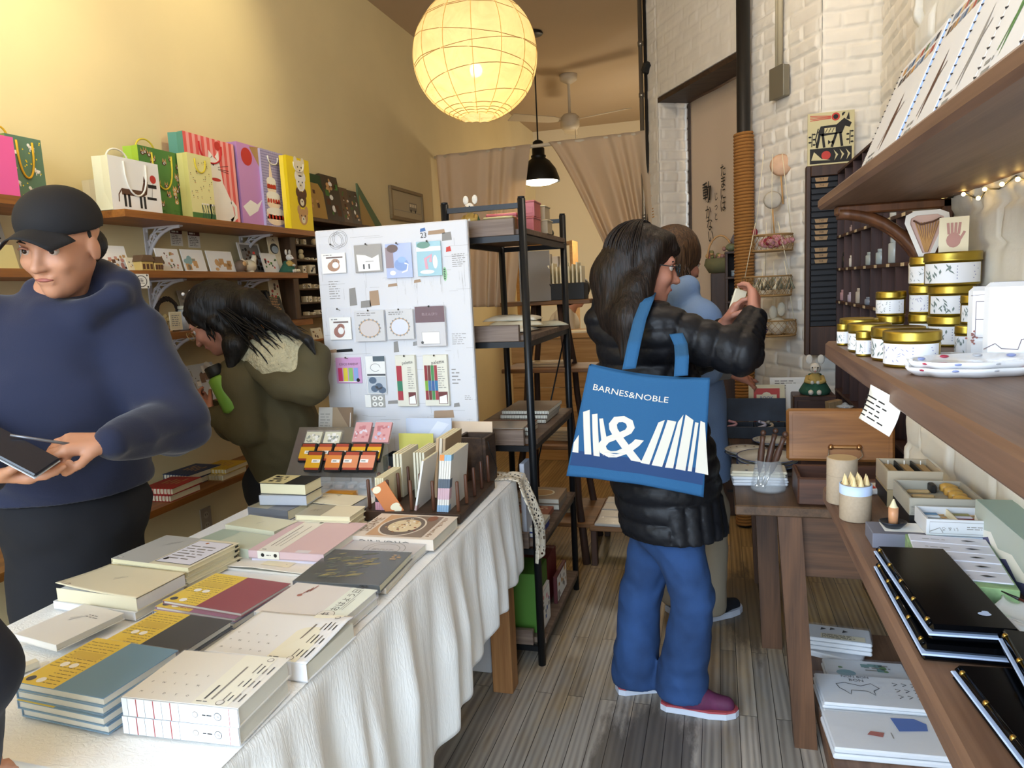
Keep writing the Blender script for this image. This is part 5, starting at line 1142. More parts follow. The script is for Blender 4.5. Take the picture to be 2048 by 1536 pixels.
def tub(lab,px,yb,Y,z,w,d,h,c,lidc,grp='plastic tubs on the steel rack top'):
 p=ay(px,yb,Y);t=thing('storage_tub',lab,'tub',(p.x,Y,z),(0,0,RN.uniform(-.05,.05)),grp);cc,lc_=mt('tub_'+c,c,.4),mt('tub_'+lidc,lidc,.4)
 m=M();m.prism([(-w/2,-d/2),(w/2,-d/2),(w/2,d/2),(-w/2,d/2)],0,h*.86,cc);m.box(-w*.4,w*.4,-d/2-.001,-d/2,h*.2,h*.6,cc,.0004);m.build('tub_body',t);m=M();m.box(-w/2-.004,w/2+.004,-d/2-.004,d/2+.004,h*.861,h,lc_,.003);m.build('tub_lid',t);return t
tub('pale green yellow tub with a cream lid on the steel rack',1003,462,2.68,RS[0]+.0006,.11,.08,.062,'b7b878','c9bd8c');tub('pink tub behind the pale green yellow tub',1008,420,2.80,RS[0]+.0006,.12,.09,.085,'b9646c','b95a64')
tub('rose tub, lower of the rose pair at the rack pole',1060,462,2.72,RS[0]+.0006,.06,.11,.055,'b85a5c','c06a6a');tub('rose tub, upper of the rose pair at the rack pole',1060,430,2.72,RS[0]+.0566,.06,.11,.06,'b85a5c','c06a6a')
tub('beige tub, lower of the beige pair',1082,462,2.86,RS[0]+.0006,.075,.09,.055,'b3a283','c2b594');tub('beige tub, upper of the beige pair',1078,435,2.86,RS[0]+.0566,.07,.09,.055,'b3a283','c2b594')
m=M();m.ball((0,0,.02),(.018,.018,.02),blk,10,8);one(m,'black_figurine','tiny black round figurine at the far end of the rack top','figurine',(-.70,3.1,RS[0]+.0006))
GQ='folded cloth pouches on the steel rack'
for i,(x,y,r,c,lab)in enumerate(((-.86,2.62,.2,'8a4a3c','rust coloured cloth pouch at the front of the second rack shelf'),(-.80,2.70,-.1,'d4cbb6','cream cloth pouch at the bottom of the pouch heap'),(-.78,2.76,.25,'cfc4a8','cream embroidered pouch in the middle of the heap'),(-.80,2.80,.05,'d8d0bc','cream pouch with dark patch on top of the heap'),(-.74,3.0,.5,'b5ad94','small patterned pouch at the far side of the heap'))):
 cm=mt('pouch_'+c,c,.9,bump=(60,.3));m=M();z=RS[1]+.0045+(0,0,.019,.038,0)[i]
 m.grid(lambda u,v:((u-.5)*.22,(v-.5)*.15,.017*min(1,6*min(u,1-u,v,1-v))**.5+.006*vs1(u*6,v*6,i*5)*min(1,6*min(u,1-u,v,1-v))),22,16,cm,.0006);m.box(-.108,.108,-.073,.073,0,.003,cm)
 for k in range(7):m.disc(RN.uniform(-.08,.08),RN.uniform(-.05,.05),RN.uniform(.004,.012),(ink,red,grn,blu)[k%4]if i>1 else cm,.021,n=8)
 if i==3:m.disc(-.03,-.03,.035,blk,.0225,.014,14)
 one(m,'cloth_pouch',lab,'pouch',(x,y,z),(0,0,r),GQ)
def coil2(lab,x,y,z,L,D,th,c,r=0,grp='coil notebooks on the steel rack'):
 t=thing('coil_notebook',lab,'notebook',(x,y,z),(0,0,r),grp);m=M();m.box(-L/2,L/2,-D/2,D/2,.001,th-.001,page);m.build('pages',t);cm=mt('rack_coil_'+c,c,.5);m=M();m.box(-L/2,L/2,-D/2,D/2,th-.0012,th,cm);m.box(-L/2,L/2,-D/2,D/2,0,.001,cm);m.build('cover',t)
 m=M()
 for i in range(18):x_=-L/2+L*(i+.5)/18;m.tube([(x_,-D/2+.003+.006*math.cos(q),th/2+(th/2+.0015)*math.sin(q))for q in[2*PI*k/8 for k in range(9)]],.001,mt('coil_wire','b9b4aa',.3,.9),4)
 m.build('coil',t)
coil2('brown coil notebook nearest the display board, upper',-.80,2.62,RS[2]+.0190,.22,.15,.015,'6e4434');coil2('coil notebook under the brown one nearest the display board',-.80,2.62,RS[2]+.0025,.22,.15,.0145,'a89c88')
for i,c in enumerate(('8d7a66','a3988a','7d6a58')):coil2(nth[i]+' coil notebook from the bottom of the far coil notebook pile',-.78+i*.006,2.92+i*.004,RS[2]+.0025+i*.0178,.2,.26,.0145,c)
m=M();m.box(-.1,.1,-.07,.07,0,.006,mt('clear_cover_grey','a39c92',.2));one(m,'wrapped_notebook','clear covered notebook at the front of the third rack shelf','notebook',(-.80,2.575,RS[2]+.033),(0,0,0))
GB='books on the fourth rack shelf'
def flat(lab,x,y,z,L,D,th,c,art=None,r=0):m=M();m.box(-L/2,L/2,-D/2,D/2,0,th,mt('flat_'+c,c,.5),.001);m.box(-L/2+.002,L/2-.001,-D/2-.0004,-D/2,th*.15,th*.85,page);art and art(m,L,D,th+.0005);one(m,'picture_book',lab,'book',(x,y,z),(0,0,r),GB)
z=RS[3]+.0006
flat('navy based book with black sunglasses on a white cover',-.76,2.62,z,.2,.16,.02,'2f3f8a');flat('white covered book with two black ovals over the navy book',-.76,2.63,z+.0205,.2,.17,.016,'d4cfc0',lambda m,L,D,t_:[m.disc(L*x,-D*.1,L*.16,blk,t_,D*.22,18)for x in(-.22,.22)])
flat('rust striped book in the middle of the fourth rack shelf',-.78,2.80,z,.2,.14,.022,'a0604a',lambda m,L,D,t_:m.lines(-L*.45,L*.45,-D*.45,D*.45,6,crm,t_,.3));flat('grey book under the tan oval cookbook',-.76,2.97,z,.2,.17,.026,'8f867a');flat('tan cookbook with an oval plate on the cover of the rack',-.76,2.97,z+.0265,.2,.17,.024,'a28a70',lambda m,L,D,t_:(m.disc(0,0,L*.32,crm,t_,D*.3,20),m.disc(0,0,L*.28,tan,t_+.0003,D*.26,20)))
m=M();m.box(0,.018,0,.09,0,.30,mt('white_board_edge','c9ccd6',.5),.002);one(m,'blank_board','narrow white board standing on end at the rack corner','board',(-.72,2.505,RS[3]+.0006))
def carton(nm,lab,x,y,z,L,D,h,c,art=None,r=0):m=M();m.box(-L/2,L/2,-D/2,D/2,0,h,mt('carton_'+c,c,.5),.002);art and art(m,L,D,h);return one(m,nm,lab,'box',(x,y,z),(0,0,r))
def sidep(cols):
 def f(m,L,D,h):
  with m.at((L/2+.0005,0,0),(PI/2,0,PI/2)):m.rect(-D*.46,D*.46,h*.06,h*.94,wht,0);blobs(cols,14,.12,.85,.06)(m,D,h,.0003);m.rect(-D*.42,-D*.28,h*.1,h*.4,gry,.0008)
 return f
z=RS[4]+.0006
carton('gift_box','green box standing on the lowest rack shelf',-.80,2.62,z,.24,.17,.24,'4d7a2c');carton('gift_box','white box with pink and blue print leaning by the front pole',-.672,2.60,z,.012,.16,.16,'d2ccca',sidep([blu,pnk,gry]))
carton('gift_box','dark red box with a ribbon on the lowest rack shelf',-.80,2.88,z,.2,.16,.20,'6b1c22');carton('gift_box','white and maroon flat box in front of the dark red box',-.672,2.90,z,.016,.2,.12,'5c2a2c',sidep([gry,tan]))
RW=(0,0,-PI/2)
walnut=wood('walnut_shelf_wood','7b5d48','5d4231',1,1,.5);desk_w=wood('desk_wood','5f452f','3d2a1a',1,1,.45);desk_v=wood('desk_leg_wood','64432b','3f2818',2,1,.5);desk_h=wood('desk_rail_wood','64432b','3f2818',0,1,.5)
for z0,z1,y1,lab in((1.575,1.60,1.689,'upper right shelf plank carrying the coil sketch pads'),(1.268,1.305,1.557,'middle right shelf plank carrying gold candle tins'),(.965,1.0,1.572,'lower right shelf plank carrying black paint palettes')):
 m=M();m.box(-.119,.119,-(y1+.5)/2,(y1+.5)/2,z0-z1,0,walnut,.006);one(m,'shelf_plank',lab,'shelf',(.329,(y1-.5)/2,z1))
m=M();br_iron=wood('bracket_wood','6e4428','4a2c18',2,1,.4)
m.box(-.02,.02,-.02,0,-.27,0,br_iron,.003);m.box(-.02,.02,-.21,0,-.018,0,br_iron,.003)
arc=[(0,-.015-.19*(1-math.cos(q)),-.26+.245*math.sin(q))for q in[PI/2*i/14 for i in range(15)]]
for x in(-.012,0,.012):m.tube([(x,p[1],p[2])for p in arc],.011,br_iron,8)
for i in(4,7,10):p=arc[i];m.tube([(0,-.012,-.03-.012*i),(0,p[1],p[2])],.008,br_iron,6)
m.tube([(0,-.05+.022*math.cos(q),-.055+.022*math.sin(q))for q in[2*PI*i/12 for i in range(13)]],.008,br_iron,6)
one(m,'shelf_bracket','brown curved bracket under the upper right shelf by the string lights','bracket',(.4455,ax(1895,440,.44).y,1.5745),RW)
t=thing('string_lights','string of tiny warm lights along the brick wall under the upper right shelf','string lights',(.43,1.0,1.5));m=M();wr=[];pts=[(1868,408),(1890,396),(1912,385),(1932,388),(1962,396),(1975,378),(2010,368),(2042,358),(2075,352),(2120,330)]
P=[ax(x,y,.432)for x,y in pts];Wp=[]
for i,p in enumerate(P[:-1]):Wp+=[p,(p+P[i+1])/2+Vector((.004,0,-.004 if i%2 else .008))]
m.tube(Wp,.0013,mt('light_wire','3a3a2c',.5),5);wr.append(('wire',m));gl=mt('warm_bulb','ffd27a',.3,emit=14)
for p in P:m=M();m.ball(p+Vector((-.004,0,0)),.0036,gl,8,6);wr.append(('bulb',m))
world_parts(t,wr)
GK='coil sketch pads on the upper right shelf';swc=['2c2c34','4a3a2c','8a6a48','b5803c','7a8494','3f5a7c','c9a878','a04a34','5f6f4a','9aa7b8']
for i,(x0,y0,x1,y1,lab)in enumerate(((1716,322,1776,272,'coil sketch pad with colour swatches, farthest of the row'),(1790,262,1846,216,'coil sketch pad with a brown leaf print, second from the far end'),(1862,206,1922,158,'coil sketch pad with grey plant print, third from the far end'),(1936,150,2004,96,'coil sketch pad with green print, nearest to the frame edge'),(2026,90,2110,20,'coil sketch pad cut off by the right frame edge'))):
 a,b2=ax(x0,y0,.24),ax(x1,y1,.24);L=a.y-b2.y+.02;H=.19;t=thing('sketch_pad',lab,'sketch pad',(.238,a.y,1.6005),(math.radians(-22),0,-PI/2),GK)
 m=M();m.box(0,L,0,.010,0,H,mt('pad_blue_edge','9db0d8',.5));m.build('pages',t);m=M();m.box(0,L,-.0012,0,0,H,mt('pad_cover','dedad6',.45),.0004)
 with m.at((0,-.0016,0),FR):
  for r in range(2):
   for k in range(8):m.rect(L*(.12+.105*k),L*(.2+.105*k),H*(.80+.09*r),H*(.86+.09*r),mt('sw_'+swc[(k+r*3+i)%10],swc[(k+r*3+i)%10]),0)
  c=(brn,brn,gry,grn,pnk)[i];m.poly([(L*.5,H*.15),(L*.6,H*.4),(L*.55,H*.62),(L*.48,H*.4)],c,0);m.line([(L*.4,H*.2),(L*.5,H*.35),(L*.7,H*.5)],.003,c,.0002);m.lines(L*.15,L*.4,H*.1,H*.2,2,gry,0)
 m.build('cover',t);m=M()
 for k in range(20):z=H*(k+.5)/20;m.tube([(.002+.006*math.cos(q),.0045+.007*math.sin(q),z)for q in[2*PI*n/8 for n in range(9)]],.0009,mt('pad_coil','5a5a60',.3,.8),4)
 m.build('coil',t)
gold=mt('gold_tin','a8903c',.36,.95);wl=mt('tin_label','e2e2e4',.5);lv=mt('label_leaf','6f7d78');lt=mt('label_lilac_print','8f8fb0')
SHZ=1.3055
def tin(lab,x,y,z,r,h,rot=0,style=0,lid=True):
 t=thing('candle_tin',lab,'candle tin',(x,y,z),(0,0,rot),'gold candle tins on the middle right shelf');hl=h*.28
 m=M();m.lathe([(0,0),(r*.94,0),(r*.96,.002),(r*.96,h-hl),(r*.93,h-hl)],gold,40);m.build('tin_body',t)
 m=M();m.lathe([(r*.93,h-hl),(r,h-hl),(r*1.015,h-hl+.0015),(r,h-hl+.003),(r,h-.003),(r*.985,h-.0005),(r*.95,h),(r*.9,h-.0012),(0,h-.0012)],gold,40);m.build('lid',t)
 m=M();a0,a1=-PI/2-1.25,-PI/2+1.25;z0,z1=.004,h-hl-.003;R=r*.96+.0005;n=22
 m.add([(R*math.cos(a0+(a1-a0)*i/n),R*math.sin(a0+(a1-a0)*i/n),zz)for i in range(n+1)for zz in(z0,z1)],[[2*i,2*i+2,2*i+3,2*i+1]for i in range(n)],wl,True)
 def on(u,v):a=a0+(a1-a0)*u;return((R+.0005)*math.cos(a),(R+.0005)*math.sin(a),z0+(z1-z0)*v)
 def q4(u0,u1,v0,v1,c):m.add([on(u0,v0),on(u1,v0),on(u1,v1),on(u0,v1)],[(0,1,2,3)],c)
 for k in range(5):q4(.56,.56+.26+.1*RN.random(),.8-.15*k,.83-.15*k+.02,lt if style else gry)
 for k in range(15):u,v=RN.uniform(.06,.5),RN.uniform(.1,.85);s=.02 if style==2 else .011;sl2=RN.uniform(-.05,.05);m.add([on(u-sl2,max(0,v-s*7)),on(u+s,v),on(u+sl2,min(1,v+s*7)),on(u-s,v)],[(0,1,2,3)],lv if style!=1 else lt)
 m.build('paper_label',t);return t
TINF=math.radians(-20)
def front(px,py,r):p=az(px,py,SHZ);d=Vector((p.x,p.y,0)).normalized()*r;return p.x+d.x,p.y+d.y
o=[('front gold candle tin with lilac tree label beside the vases',1822,737,.037,.050,1,0),('low gold tin with leafy label just behind the front tin',1795,724,.037,.050,2,-.3),('gold tin with pale grass label, third from the front',1738,706,.034,.048,0,-.2),('gold tin with white label, second from the far end of the front row',1718,691,.032,.048,0,-.1),('gold tin at the far end of the front row',1675,668,.031,.046,0,-.2)]
for lab,px,py,r,h,s_,ro in o:x,y=front(px,py,r);tin(lab,max(x,.212+r),min(y,1.552-r),SHZ,r,h,TINF+ro,s_)
for lab,px,py,r in(('tiny gold tin tucked between the second and third front tins',1748,713,.013),('tiny gold tin at the far end between two front tins',1676,676,.012)):x,y=front(px,py,r);tin(lab,.228,min(y,1.45)-.0,SHZ,r,.04,TINF,2)
def stack(x,y,items,z=SHZ):
 for lab,r,h,s_ in items:tin(lab,x,y,z,r,h,TINF+RN.uniform(-.3,.3),s_);z+=h+.0004
stack(.392,1.405,[('gold tin at the bottom of the tallest candle stack',.036,.052,2),('gold tin in the middle of the tallest candle stack',.036,.052,2),('biggest gold tin with sage leaves, top of the tallest candle stack',.044,.056,2)])
stack(.372,1.49,[('gold tin at the bottom of the stack below the incense fan',.027,.052,0),('gold tin in the middle of the stack below the incense fan',.027,.052,1),('gold tin on top of the stack below the incense fan',.027,.052,0)])
stack(.318,1.505,[('gold tin at the bottom of the two tin stack at the shelf end',.024,.05,0),('gold tin with blank gold side, top of the two tin stack at the shelf end',.026,.045,0)])
stack(.385,1.275,[('small gold tin at the bottom beside the white vases',.0165,.045,2),('small gold tin on top beside the white vases',.0165,.045,2)])
tin('small gold tin in front of the pair beside the white vases',.366,1.235,SHZ,.0155,.046,TINF,2)
t=thing('incense_fan','white rounded frame of incense sticks standing on the gold tins','incense pack',(.372,1.49,SHZ+.1572),(0,0,-.25));wf=mt('fan_frame','dcd9d2',.5);m=M()
out=[(-.012,0),(.012,0),(.036,.062),(.034,.076),(.02,.083),(-.02,.083),(-.034,.076),(-.036,.062)];inn=[(-.006,.006),(.006,.006),(.027,.06),(.026,.07),(.016,.075),(-.016,.075),(-.026,.07),(-.027,.06)]
with m.at((0,0,0),FR):
 for i in range(8):j=(i+1)%8;m.prism([out[i],out[j],inn[j],inn[i]],0,.006,wf)
 m.prism(inn,0,.001,mt('fan_back','c9a89a',.6))
m.build('fan_frame',t);m=M()
for k in range(9):q=(k-4)*.1;m.tube([(.004*math.sin(q),-.004,.008),(.055*math.sin(q)*.85,-.004,.062)],.0011,tan,5)
m.tube([(-.022,-.006,.066),(-.01,-.007,.058),(.01,-.007,.062),(.022,-.006,.068)],.0016,brn,6);m.build('incense_sticks',t)
card_loc=(.392,1.405,SHZ+.1614);m=M();m.box(-.022,.022,0,.001,0,.06,crm)
with m.at((0,-.0004,0),FR):hc=mt('hand_print','b98a80');m.disc(0,.02,.011,hc,0,.013,12);[m.line([(x*.8,.03),(x,.05)],.004,hc,.0002)for x in(-.009,-.003,.003,.009)];m.line([(.009,.02),(.016,.034)],.004,hc,.0002)
one(m,'hand_card','cream card printed with a hand standing on the biggest tin','card',card_loc,(-.15,0,-.3))
glz=mt('white_glaze','e6e5e6',.12,coat=.6);dl=mt('glaze_line','6f5f66')
def vase(lab,x,y,w,h,rot,art):
 t=thing('slab_vase',lab,'vase',(x,y,SHZ),(0,0,rot));m=M();m.box(-w/2,w/2,-.012,.012,0,h,glz,.006);m.box(-w*.36,w*.36,-.006,.006,h,h+.0006,mt('vase_mouth','8f8c8c',.4));m.build('vase_body',t);m=M()
 with m.at((0,-.0125,0),FR):art(m,w,h)
 m.build('line_drawing',t)
vase('narrow white slab vase with a window drawing',.372,1.19,.034,.105,-.35,lambda m,w,h:([m.line([(w*a,h*.3),(w*a,h*.8)],.0008,dl)for a in(-.2,.12,.35)],[m.line([(-w*.2,h*b),(w*.35,h*b)],.0008,dl,.0001)for b in(.3,.55,.8)],m.line([(-w*.4,h*.88),(w*.4,h*.9)],.0006,dl),[m.disc(-w*.25+RN.gauss(0,.003),h*.3+RN.gauss(0,.006),.0016,mt('glaze_rust','a06a60'),.0002,n=7)for i in range(14)]))
vase('wide white slab vase with a hill and cloud line drawing',.384,1.10,.072,.112,-.35,lambda m,w,h:(m.line([(-w*.48,h*.2),(-w*.3,h*.27),(-w*.2,h*.21),(w*.05,h*.2),(w*.1,h*.32),(w*.25,h*.34),(w*.3,h*.24),(w*.45,h*.22)],.0012,dl),m.line([(-w*.35,h*.1),(w*.05,h*.1)],.001,dl),[m.line([(-w*.15+RN.gauss(0,.003),h*.1),(-w*.15+RN.gauss(0,.006),h*.16)],.001,ink)for i in range(7)],m.disc(w*.3,h*.72,.0016,ink,.0001,n=8)))
def dish(lab,x,y,z,a,b_,rot,dots=True,th=.011):
 t=thing('scalloped_dish',lab,'dish',(x,y,z),(0,0,rot),'white scalloped dishes on the middle right shelf');m=M();wob=lambda q:1+.035*math.cos(10*q)
 m.lathe([(0,0),(a*.86,0),(a*.97,th*.6),(a,th),(a*.95,th*1.02),(a*.85,th*.55),(0,th*.5)],glz,60,a=b_/a,wob=wob);m.build('dish_body',t)
 if dots:
  m=M()
  for i in range(11):q=2*PI*i/11;c=(mt('dot_berry','a83248',.3),mt('dot_periwinkle','8c96c4',.3),mt('dot_grey','b5b5ba',.3))[i%3];m.ball((a*.90*math.cos(q),b_*.90*math.sin(q),th*.80),(.006,.0055,.0022),c,10,6)
  m.build('painted_spots',t)
dish('plain white scalloped dish behind the spotted ones',.30,1.165,SHZ,.055,.038,.35,False,.009)
dish('lower white scalloped dish of the spotted pair',.318,1.03,SHZ,.088,.055,.3);dish('upper white scalloped dish with berry and blue spots',.320,1.035,SHZ+.0075,.087,.054,.33)
LZ=1.0006
def tubebox(lab,px,py,r,h,top,band=None):
 p=az(px,py,LZ);kr=mt('kraft_tube','a18f78',.7,var=(200,.06));t=thing('kraft_tube',lab,'tube',(p.x,p.y+r,LZ));m=M();m.cyl(r,0,h,kr,36,b=.0012)
 if top:m.cyl(r*.93,h,h+.0004,mt('kraft_top','b5986c',.7),36);m.cyl(r+.0004,h*.62,h*.625,mt('kraft_seam','8a7862'),36)
 m.build('tube_body',t)
 if band:m=M();m.lathe([(r+.0005,h*.74),(r+.0005,h),(r-.002,h),(r-.002,h-.004)],band,36);m.build('blue_band',t)
 return t,p.x,p.y+r
tubebox('tall closed kraft tube on the lower right shelf',1688,1012,.0275,.088,True)
t,x,y=tubebox('kraft tube with pale blue band holding little candles',1716,1047,.0265,.065,False,mt('tube_pale_blue','b5c6e2',.5))
wx=mt('beeswax','d8c08c',.4,sub=.2);G='little beeswax candles in the kraft tube';nn=0
for i in range(4):
 for k in range(4):
  dx,dy=(i-1.5)*.0115,(k-1.5)*.0115
  if dx*dx+dy*dy>.00052:continue
  m=M();m.lathe([(0,0),(.0052,0),(.0052,.064),(.003,.073),(.0012,.079),(0,.082)],wx,10)
  row=['front','second','third','back'][k];one(m,'small_candle',nth[i]+' beeswax candle from the left in the '+row+' row of the kraft tube','candle',(x+dx,y+dy,LZ+.0006),(0,0,0),G);nn+=1
m=M();m.box(0,.11,0,.05,0,.012,mt('packet_white','d8d2cc',.4),.003);m.rect(.01,.06,.005,.045,red,.0126);m.box(-.02,0,.002,.05,0,.008,mt('packet_red','b8302c',.4),.003);p=az(1672,960,LZ);one(m,'paper_packet','red and white paper packet behind the kraft tubes','packet',(p.x-.0,1.50,LZ),(0,0,.1))
def openbox(nm,lab,cat,x0,x1,y0,y1,z,h,c,inner,fill=None,rot=0,wall=.004):
 t=thing(nm,lab,cat,((x0+x1)/2,(y0+y1)/2,z),(0,0,rot));w,d=(x1-x0)/2,(y1-y0)/2;m=M();cm=mt('box_'+c,c,.55)
 for q in((-w,w,-d,-d+wall),(-w,w,d-wall,d),(-w,-w+wall,-d+wall,d-wall),(w-wall,w,-d+wall,d-wall)):m.box(*q,0,h,cm,.0006)
 m.box(-w+wall,w-wall,-d+wall,d-wall,0,.002,cm);m.box(-w+wall,w-wall,-d+wall,d-wall,.002,h*.45,mt('boxin_'+inner,inner,.7));m.build('box_body',t)
 if fill:fill(t,w,d,h)
 return t
def threebars(t,w,d,h):
 for k in range(3):m=M();x=(-.62+.62*k)*w;m.box(x-w*.2,x+w*.2,-d*.75,d*.75,h*.46,h*.8,mt('ochre_wax','9c7e4c',.5),.003);m.tube([(x,d*.6,h*.8),(x,d*.62,h*1.02)],.001,wht,5);m.build('candle_bar',t)
 for k in range(2):m=M();x=(-.31+.62*k)*w;m.box(x-.0012,x+.0012,-d*.9,d*.9,h*.46,h*.92,blk);m.build('divider',t)
bX0,bX1=.300,.395
m=M();m.box(-.046,.046,-.05,.05,0,.034,mt('box_tan_plain','a3906c',.55),.001);m.box(-.0462,-.046,-.05,.05,.002,.03,mt('box_black_label','1e1d1c'));one(m,'carton_box','closed tan carton under the open box of three candles','box',(.348,1.475,LZ))
openbox('candle_box','open tan box with three ochre candles in black dividers','box',.302,.394,1.425,1.525,LZ+.0346,.036,'b0a189','17130f',threebars)
def waves(m,w,d,z,c):
 for k in range(12):m.line([(-w+.002+i/14*(2*w-.004),-d+.004+2*d*k/12+.003*math.sin(i*.8+k*.5))for i in range(15)],.0006,c,z)
def pears(t,w,d,h):
 m=M();waves(m,w*.95,d*.95,h*.455,mt('wave_ink','8d8878'));m.build('patterned_sleeve',t)
 for k in range(4):
  m=M();y=d*(.62-.42*k);m.lathe([(0,0),(.006,0),(.009,.008),(.008,.016),(.004,.026),(0,.029)],mt('honey_wax','b98f45',.35,sub=.2),14)
  R_=Euler((0,PI/2,0)).to_matrix();m.v=[R_@v+Vector((w*.28,y,h*.47+.009))for v in m.v];m.build('wax_bud',t)
 for k in range(3):m=M();y=d*(.5-.5*k);m.box(-w*.7,-w*.05,y-.004,y+.004,h*.46,h*.66,mt('tan_stick','b3976a',.5),.002);m.build('wax_stick',t)
 m=M();m.box(-w*.02,w*.16,d*.5,d*.9,h*.46,h*.95,blk,.002);m.build('black_ribbon',t)
 m=M()
 with m.at((0,-d-.0005,0),FR):m.text('WARUSOKU NAITO',h*.17,ink,w*.15,h*.45,0,PI);[m.line([(-w*.95+i*.004,h*.1+.02*k*h+h*.25*math.sin(i*.16+k*.2)**2)for i in range(9)],.0005,gry,.0002)for k in range(10)]
 m.build('printed_front',t)
m=M();m.box(-.055,.055,-.058,.058,0,.03,mt('box_black','1c1b1c',.5),.001);one(m,'carton_box','black carton under the wave patterned wax box','box',(.362,1.345,LZ))
openbox('wax_box','wave patterned grey box with honey coloured wax buds','box',.307,.417,1.287,1.403,LZ+.0306,.03,'a8a294','b3ad9c',pears)
def bday(t,w,d,h):
 for s in(-1,1):
  for k,c in enumerate((('5f7f9c','d5dbe2','8a949c','222428'),('8a8455','c9c4d0','7a1f2c','b5803c'))[(s+1)//2]):m=M();x0=-w*.9 if s<0 else w*.08;y=d*(.6-.38*k);m.box(x0,x0+w*.55,y-.004,y+.004,h*.5,h*.72,mt('stick_'+c,c,.5),.0015);m.tube([(x0+w*.55,y,h*.6),(x0+w*.75,y,h*.62)],.0012,tan,5);m.build('candle_bundle',t)
 m=M();m.box(-w*.04,0,-d*.92,d*.92,h*.46,h*.9,crm);m.build('divider',t);m=M()
 with m.at((0,-d-.0005,0),FR):m.line([(-w*.9,h*.15),(w*.9,h*.15),(w*.9,h*.85),(-w*.9,h*.85),(-w*.9,h*.15)],.0006,gry);m.lines(w*.2,w*.85,h*.4,h*.65,2,gry);m.text('い & ろ',h*.3,gry,-w*.3,h*.45,0,PI);m.line([(-w*.9,h*.25),(-w*.6,h*.5),(-w*.5,h*.2)],.0012,gry,.0001)
 m.build('printed_front',t)
openbox('candle_box','white box of coloured stick candles in two compartments','box',.312,.405,1.205,1.275,LZ+.0256,.026,'d2d2d4','b9b09c',bday)
m=M();m.box(0,.08,0,.06,0,.0245,mt('box_slate','6f6f7a',.5),.001);m.box(.08,.17,.0,.06,0,.0245,mt('box_ice','cfd9e8',.5),.001);m.rect(.02,.168,.012,.058,wht,.0249);p=az(1712,1125,LZ);one(m,'carton_box','slate and pale blue carton under the single peach candle','box',(.236,1.205,LZ))
t=thing('candle_holder','peach candle stub in a black boat shaped dish','candle',(.272,1.237,LZ+.0252));m=M();m.lathe([(0,0),(.012,0),(.021,.010),(.020,.011),(.010,.005),(0,.005)],mt('black_dish','1f2229',.3),28,a=.8);m.build('dish',t);m=M();m.lathe([(0,.005),(.007,.005),(.0075,.034),(0,.034)],mt('peach_wax','c08a62',.45,sub=.2),16);m.build('candle',t);m=M();m.lathe([(.0066,.034),(.005,.037),(.0012,.047),(0,.048)],mt('cream_wax','ddd0a8',.4),12);m.build('candle_tip',t)
bx=thing('incense_box','long white box with five trays and dark feather marks','box',(.326,1.105,LZ),(0,0,-.12));m=M();grs=mt('meadow_print','8fae7c',.5,var=(40,.4));m.box(-.055,.055,-.095,.095,0,.026,grs,.001);m.build('printed_box',bx)
for k in range(5):y=.072-.034*k;m=M();m.box(-.052,.052,y-.016,y+.016,.0262,.0292 if k<3 else .0285,mt('tray_white','d9dae6',.45),.001);m.poly([(.016,y),(.024,y+.003),(.036,y),(.024,y-.003)],ink,.0297);m.lines(-.035,.005,y-.006,y+.0,1,gry,.0297,.3);m.build('tray_lid',bx)
t=thing('mountain_box','tall pale teal box printed with a snowy mountain at the wall','box',(.417,1.115,LZ));m=M();m.box(-.026,.026,-.13,.13,0,.075,mt('box_teal','9bb5ae',.5),.001);m.build('box_body',t);m=M()
with m.at((-.0266,0,0),(PI/2,0,-PI/2)):
 m.rect(-.13,.13,0,.075,mt('sky_print','b7c0b8'),0);m.poly([(-.13,0),(-.13,.05),(-.09,.038),(-.06,.045),(-.03,.03),(.02,.04),(.06,.03),(.13,.036),(.13,0)],wht,.0002);m.poly([(-.13,0),(-.13,.03),(-.1,.022),(-.07,.034),(-.04,.012),(0,.026),(.04,.01),(.08,.022),(.13,.008),(.13,0)],mt('mountain_violet','5c5a84'),.0004)
with m.at((0,-.1304,0),FR):m.rect(-.026,.026,0,.075,mt('sky_print_front','a9c4d0'),0);m.poly([(-.026,0),(-.026,.03),(0,.02),(.026,.034),(.026,0)],wht,.0002);m.poly([(-.026,0),(-.026,.016),(.01,.008),(.026,.02),(.026,0)],mt('mountain_violet','5c5a84'),.0004)
m.rect(-.02,.02,-.12,-.10,wht,.0754);m.build('mountain_print',t)
lac=mt('black_lacquer','040507',.16,spec=.18);rim=mt('enamel_rim','b4c6e6',.3);brass=mt('brass','b08d45',.3,.9)
def palette(lab,x,y,z,rot):
 t=thing('paint_palette',lab,'paint box',(x,y,z),(0,0,rot),'black lacquered paint palettes');w,d=.047,.128
 m=M();m.box(-w,w,-d,d,0,.007,lac,.005);m.build('palette_base',t);m=M();m.box(-w*1.02,w*1.02,-d*1.008,d*1.008,.0072,.0095,rim,.0012);m.build('white_rim',t);m=M();m.box(-w*.985,w*.985,-d*.99,d*.99,.0097,.019,lac,.005)
 m.tube([(-w*.9,-d*.92,.016),(-w*.9,d*.92,.016)],.0035,lac,8);m.build('palette_lid',t)
 for k in range(5):m=M();m.ball((-w*.93,-d*.85+d*1.7*k/4,.0175),.0032,brass,8,6);m.build('hinge_stud',t)
 m=M();m.disc(w*.45,-d*.7,.007,rim,.0196,.005,12);m.disc(w*.5,-d*.66,.004,rim,.0197,.003,8);m.build('maker_mark',t)
palette('black paint palette on top of the far pair',.271,.985,LZ+.0202,.03);palette('black paint palette under the far pair',.266,.975,LZ,.0)
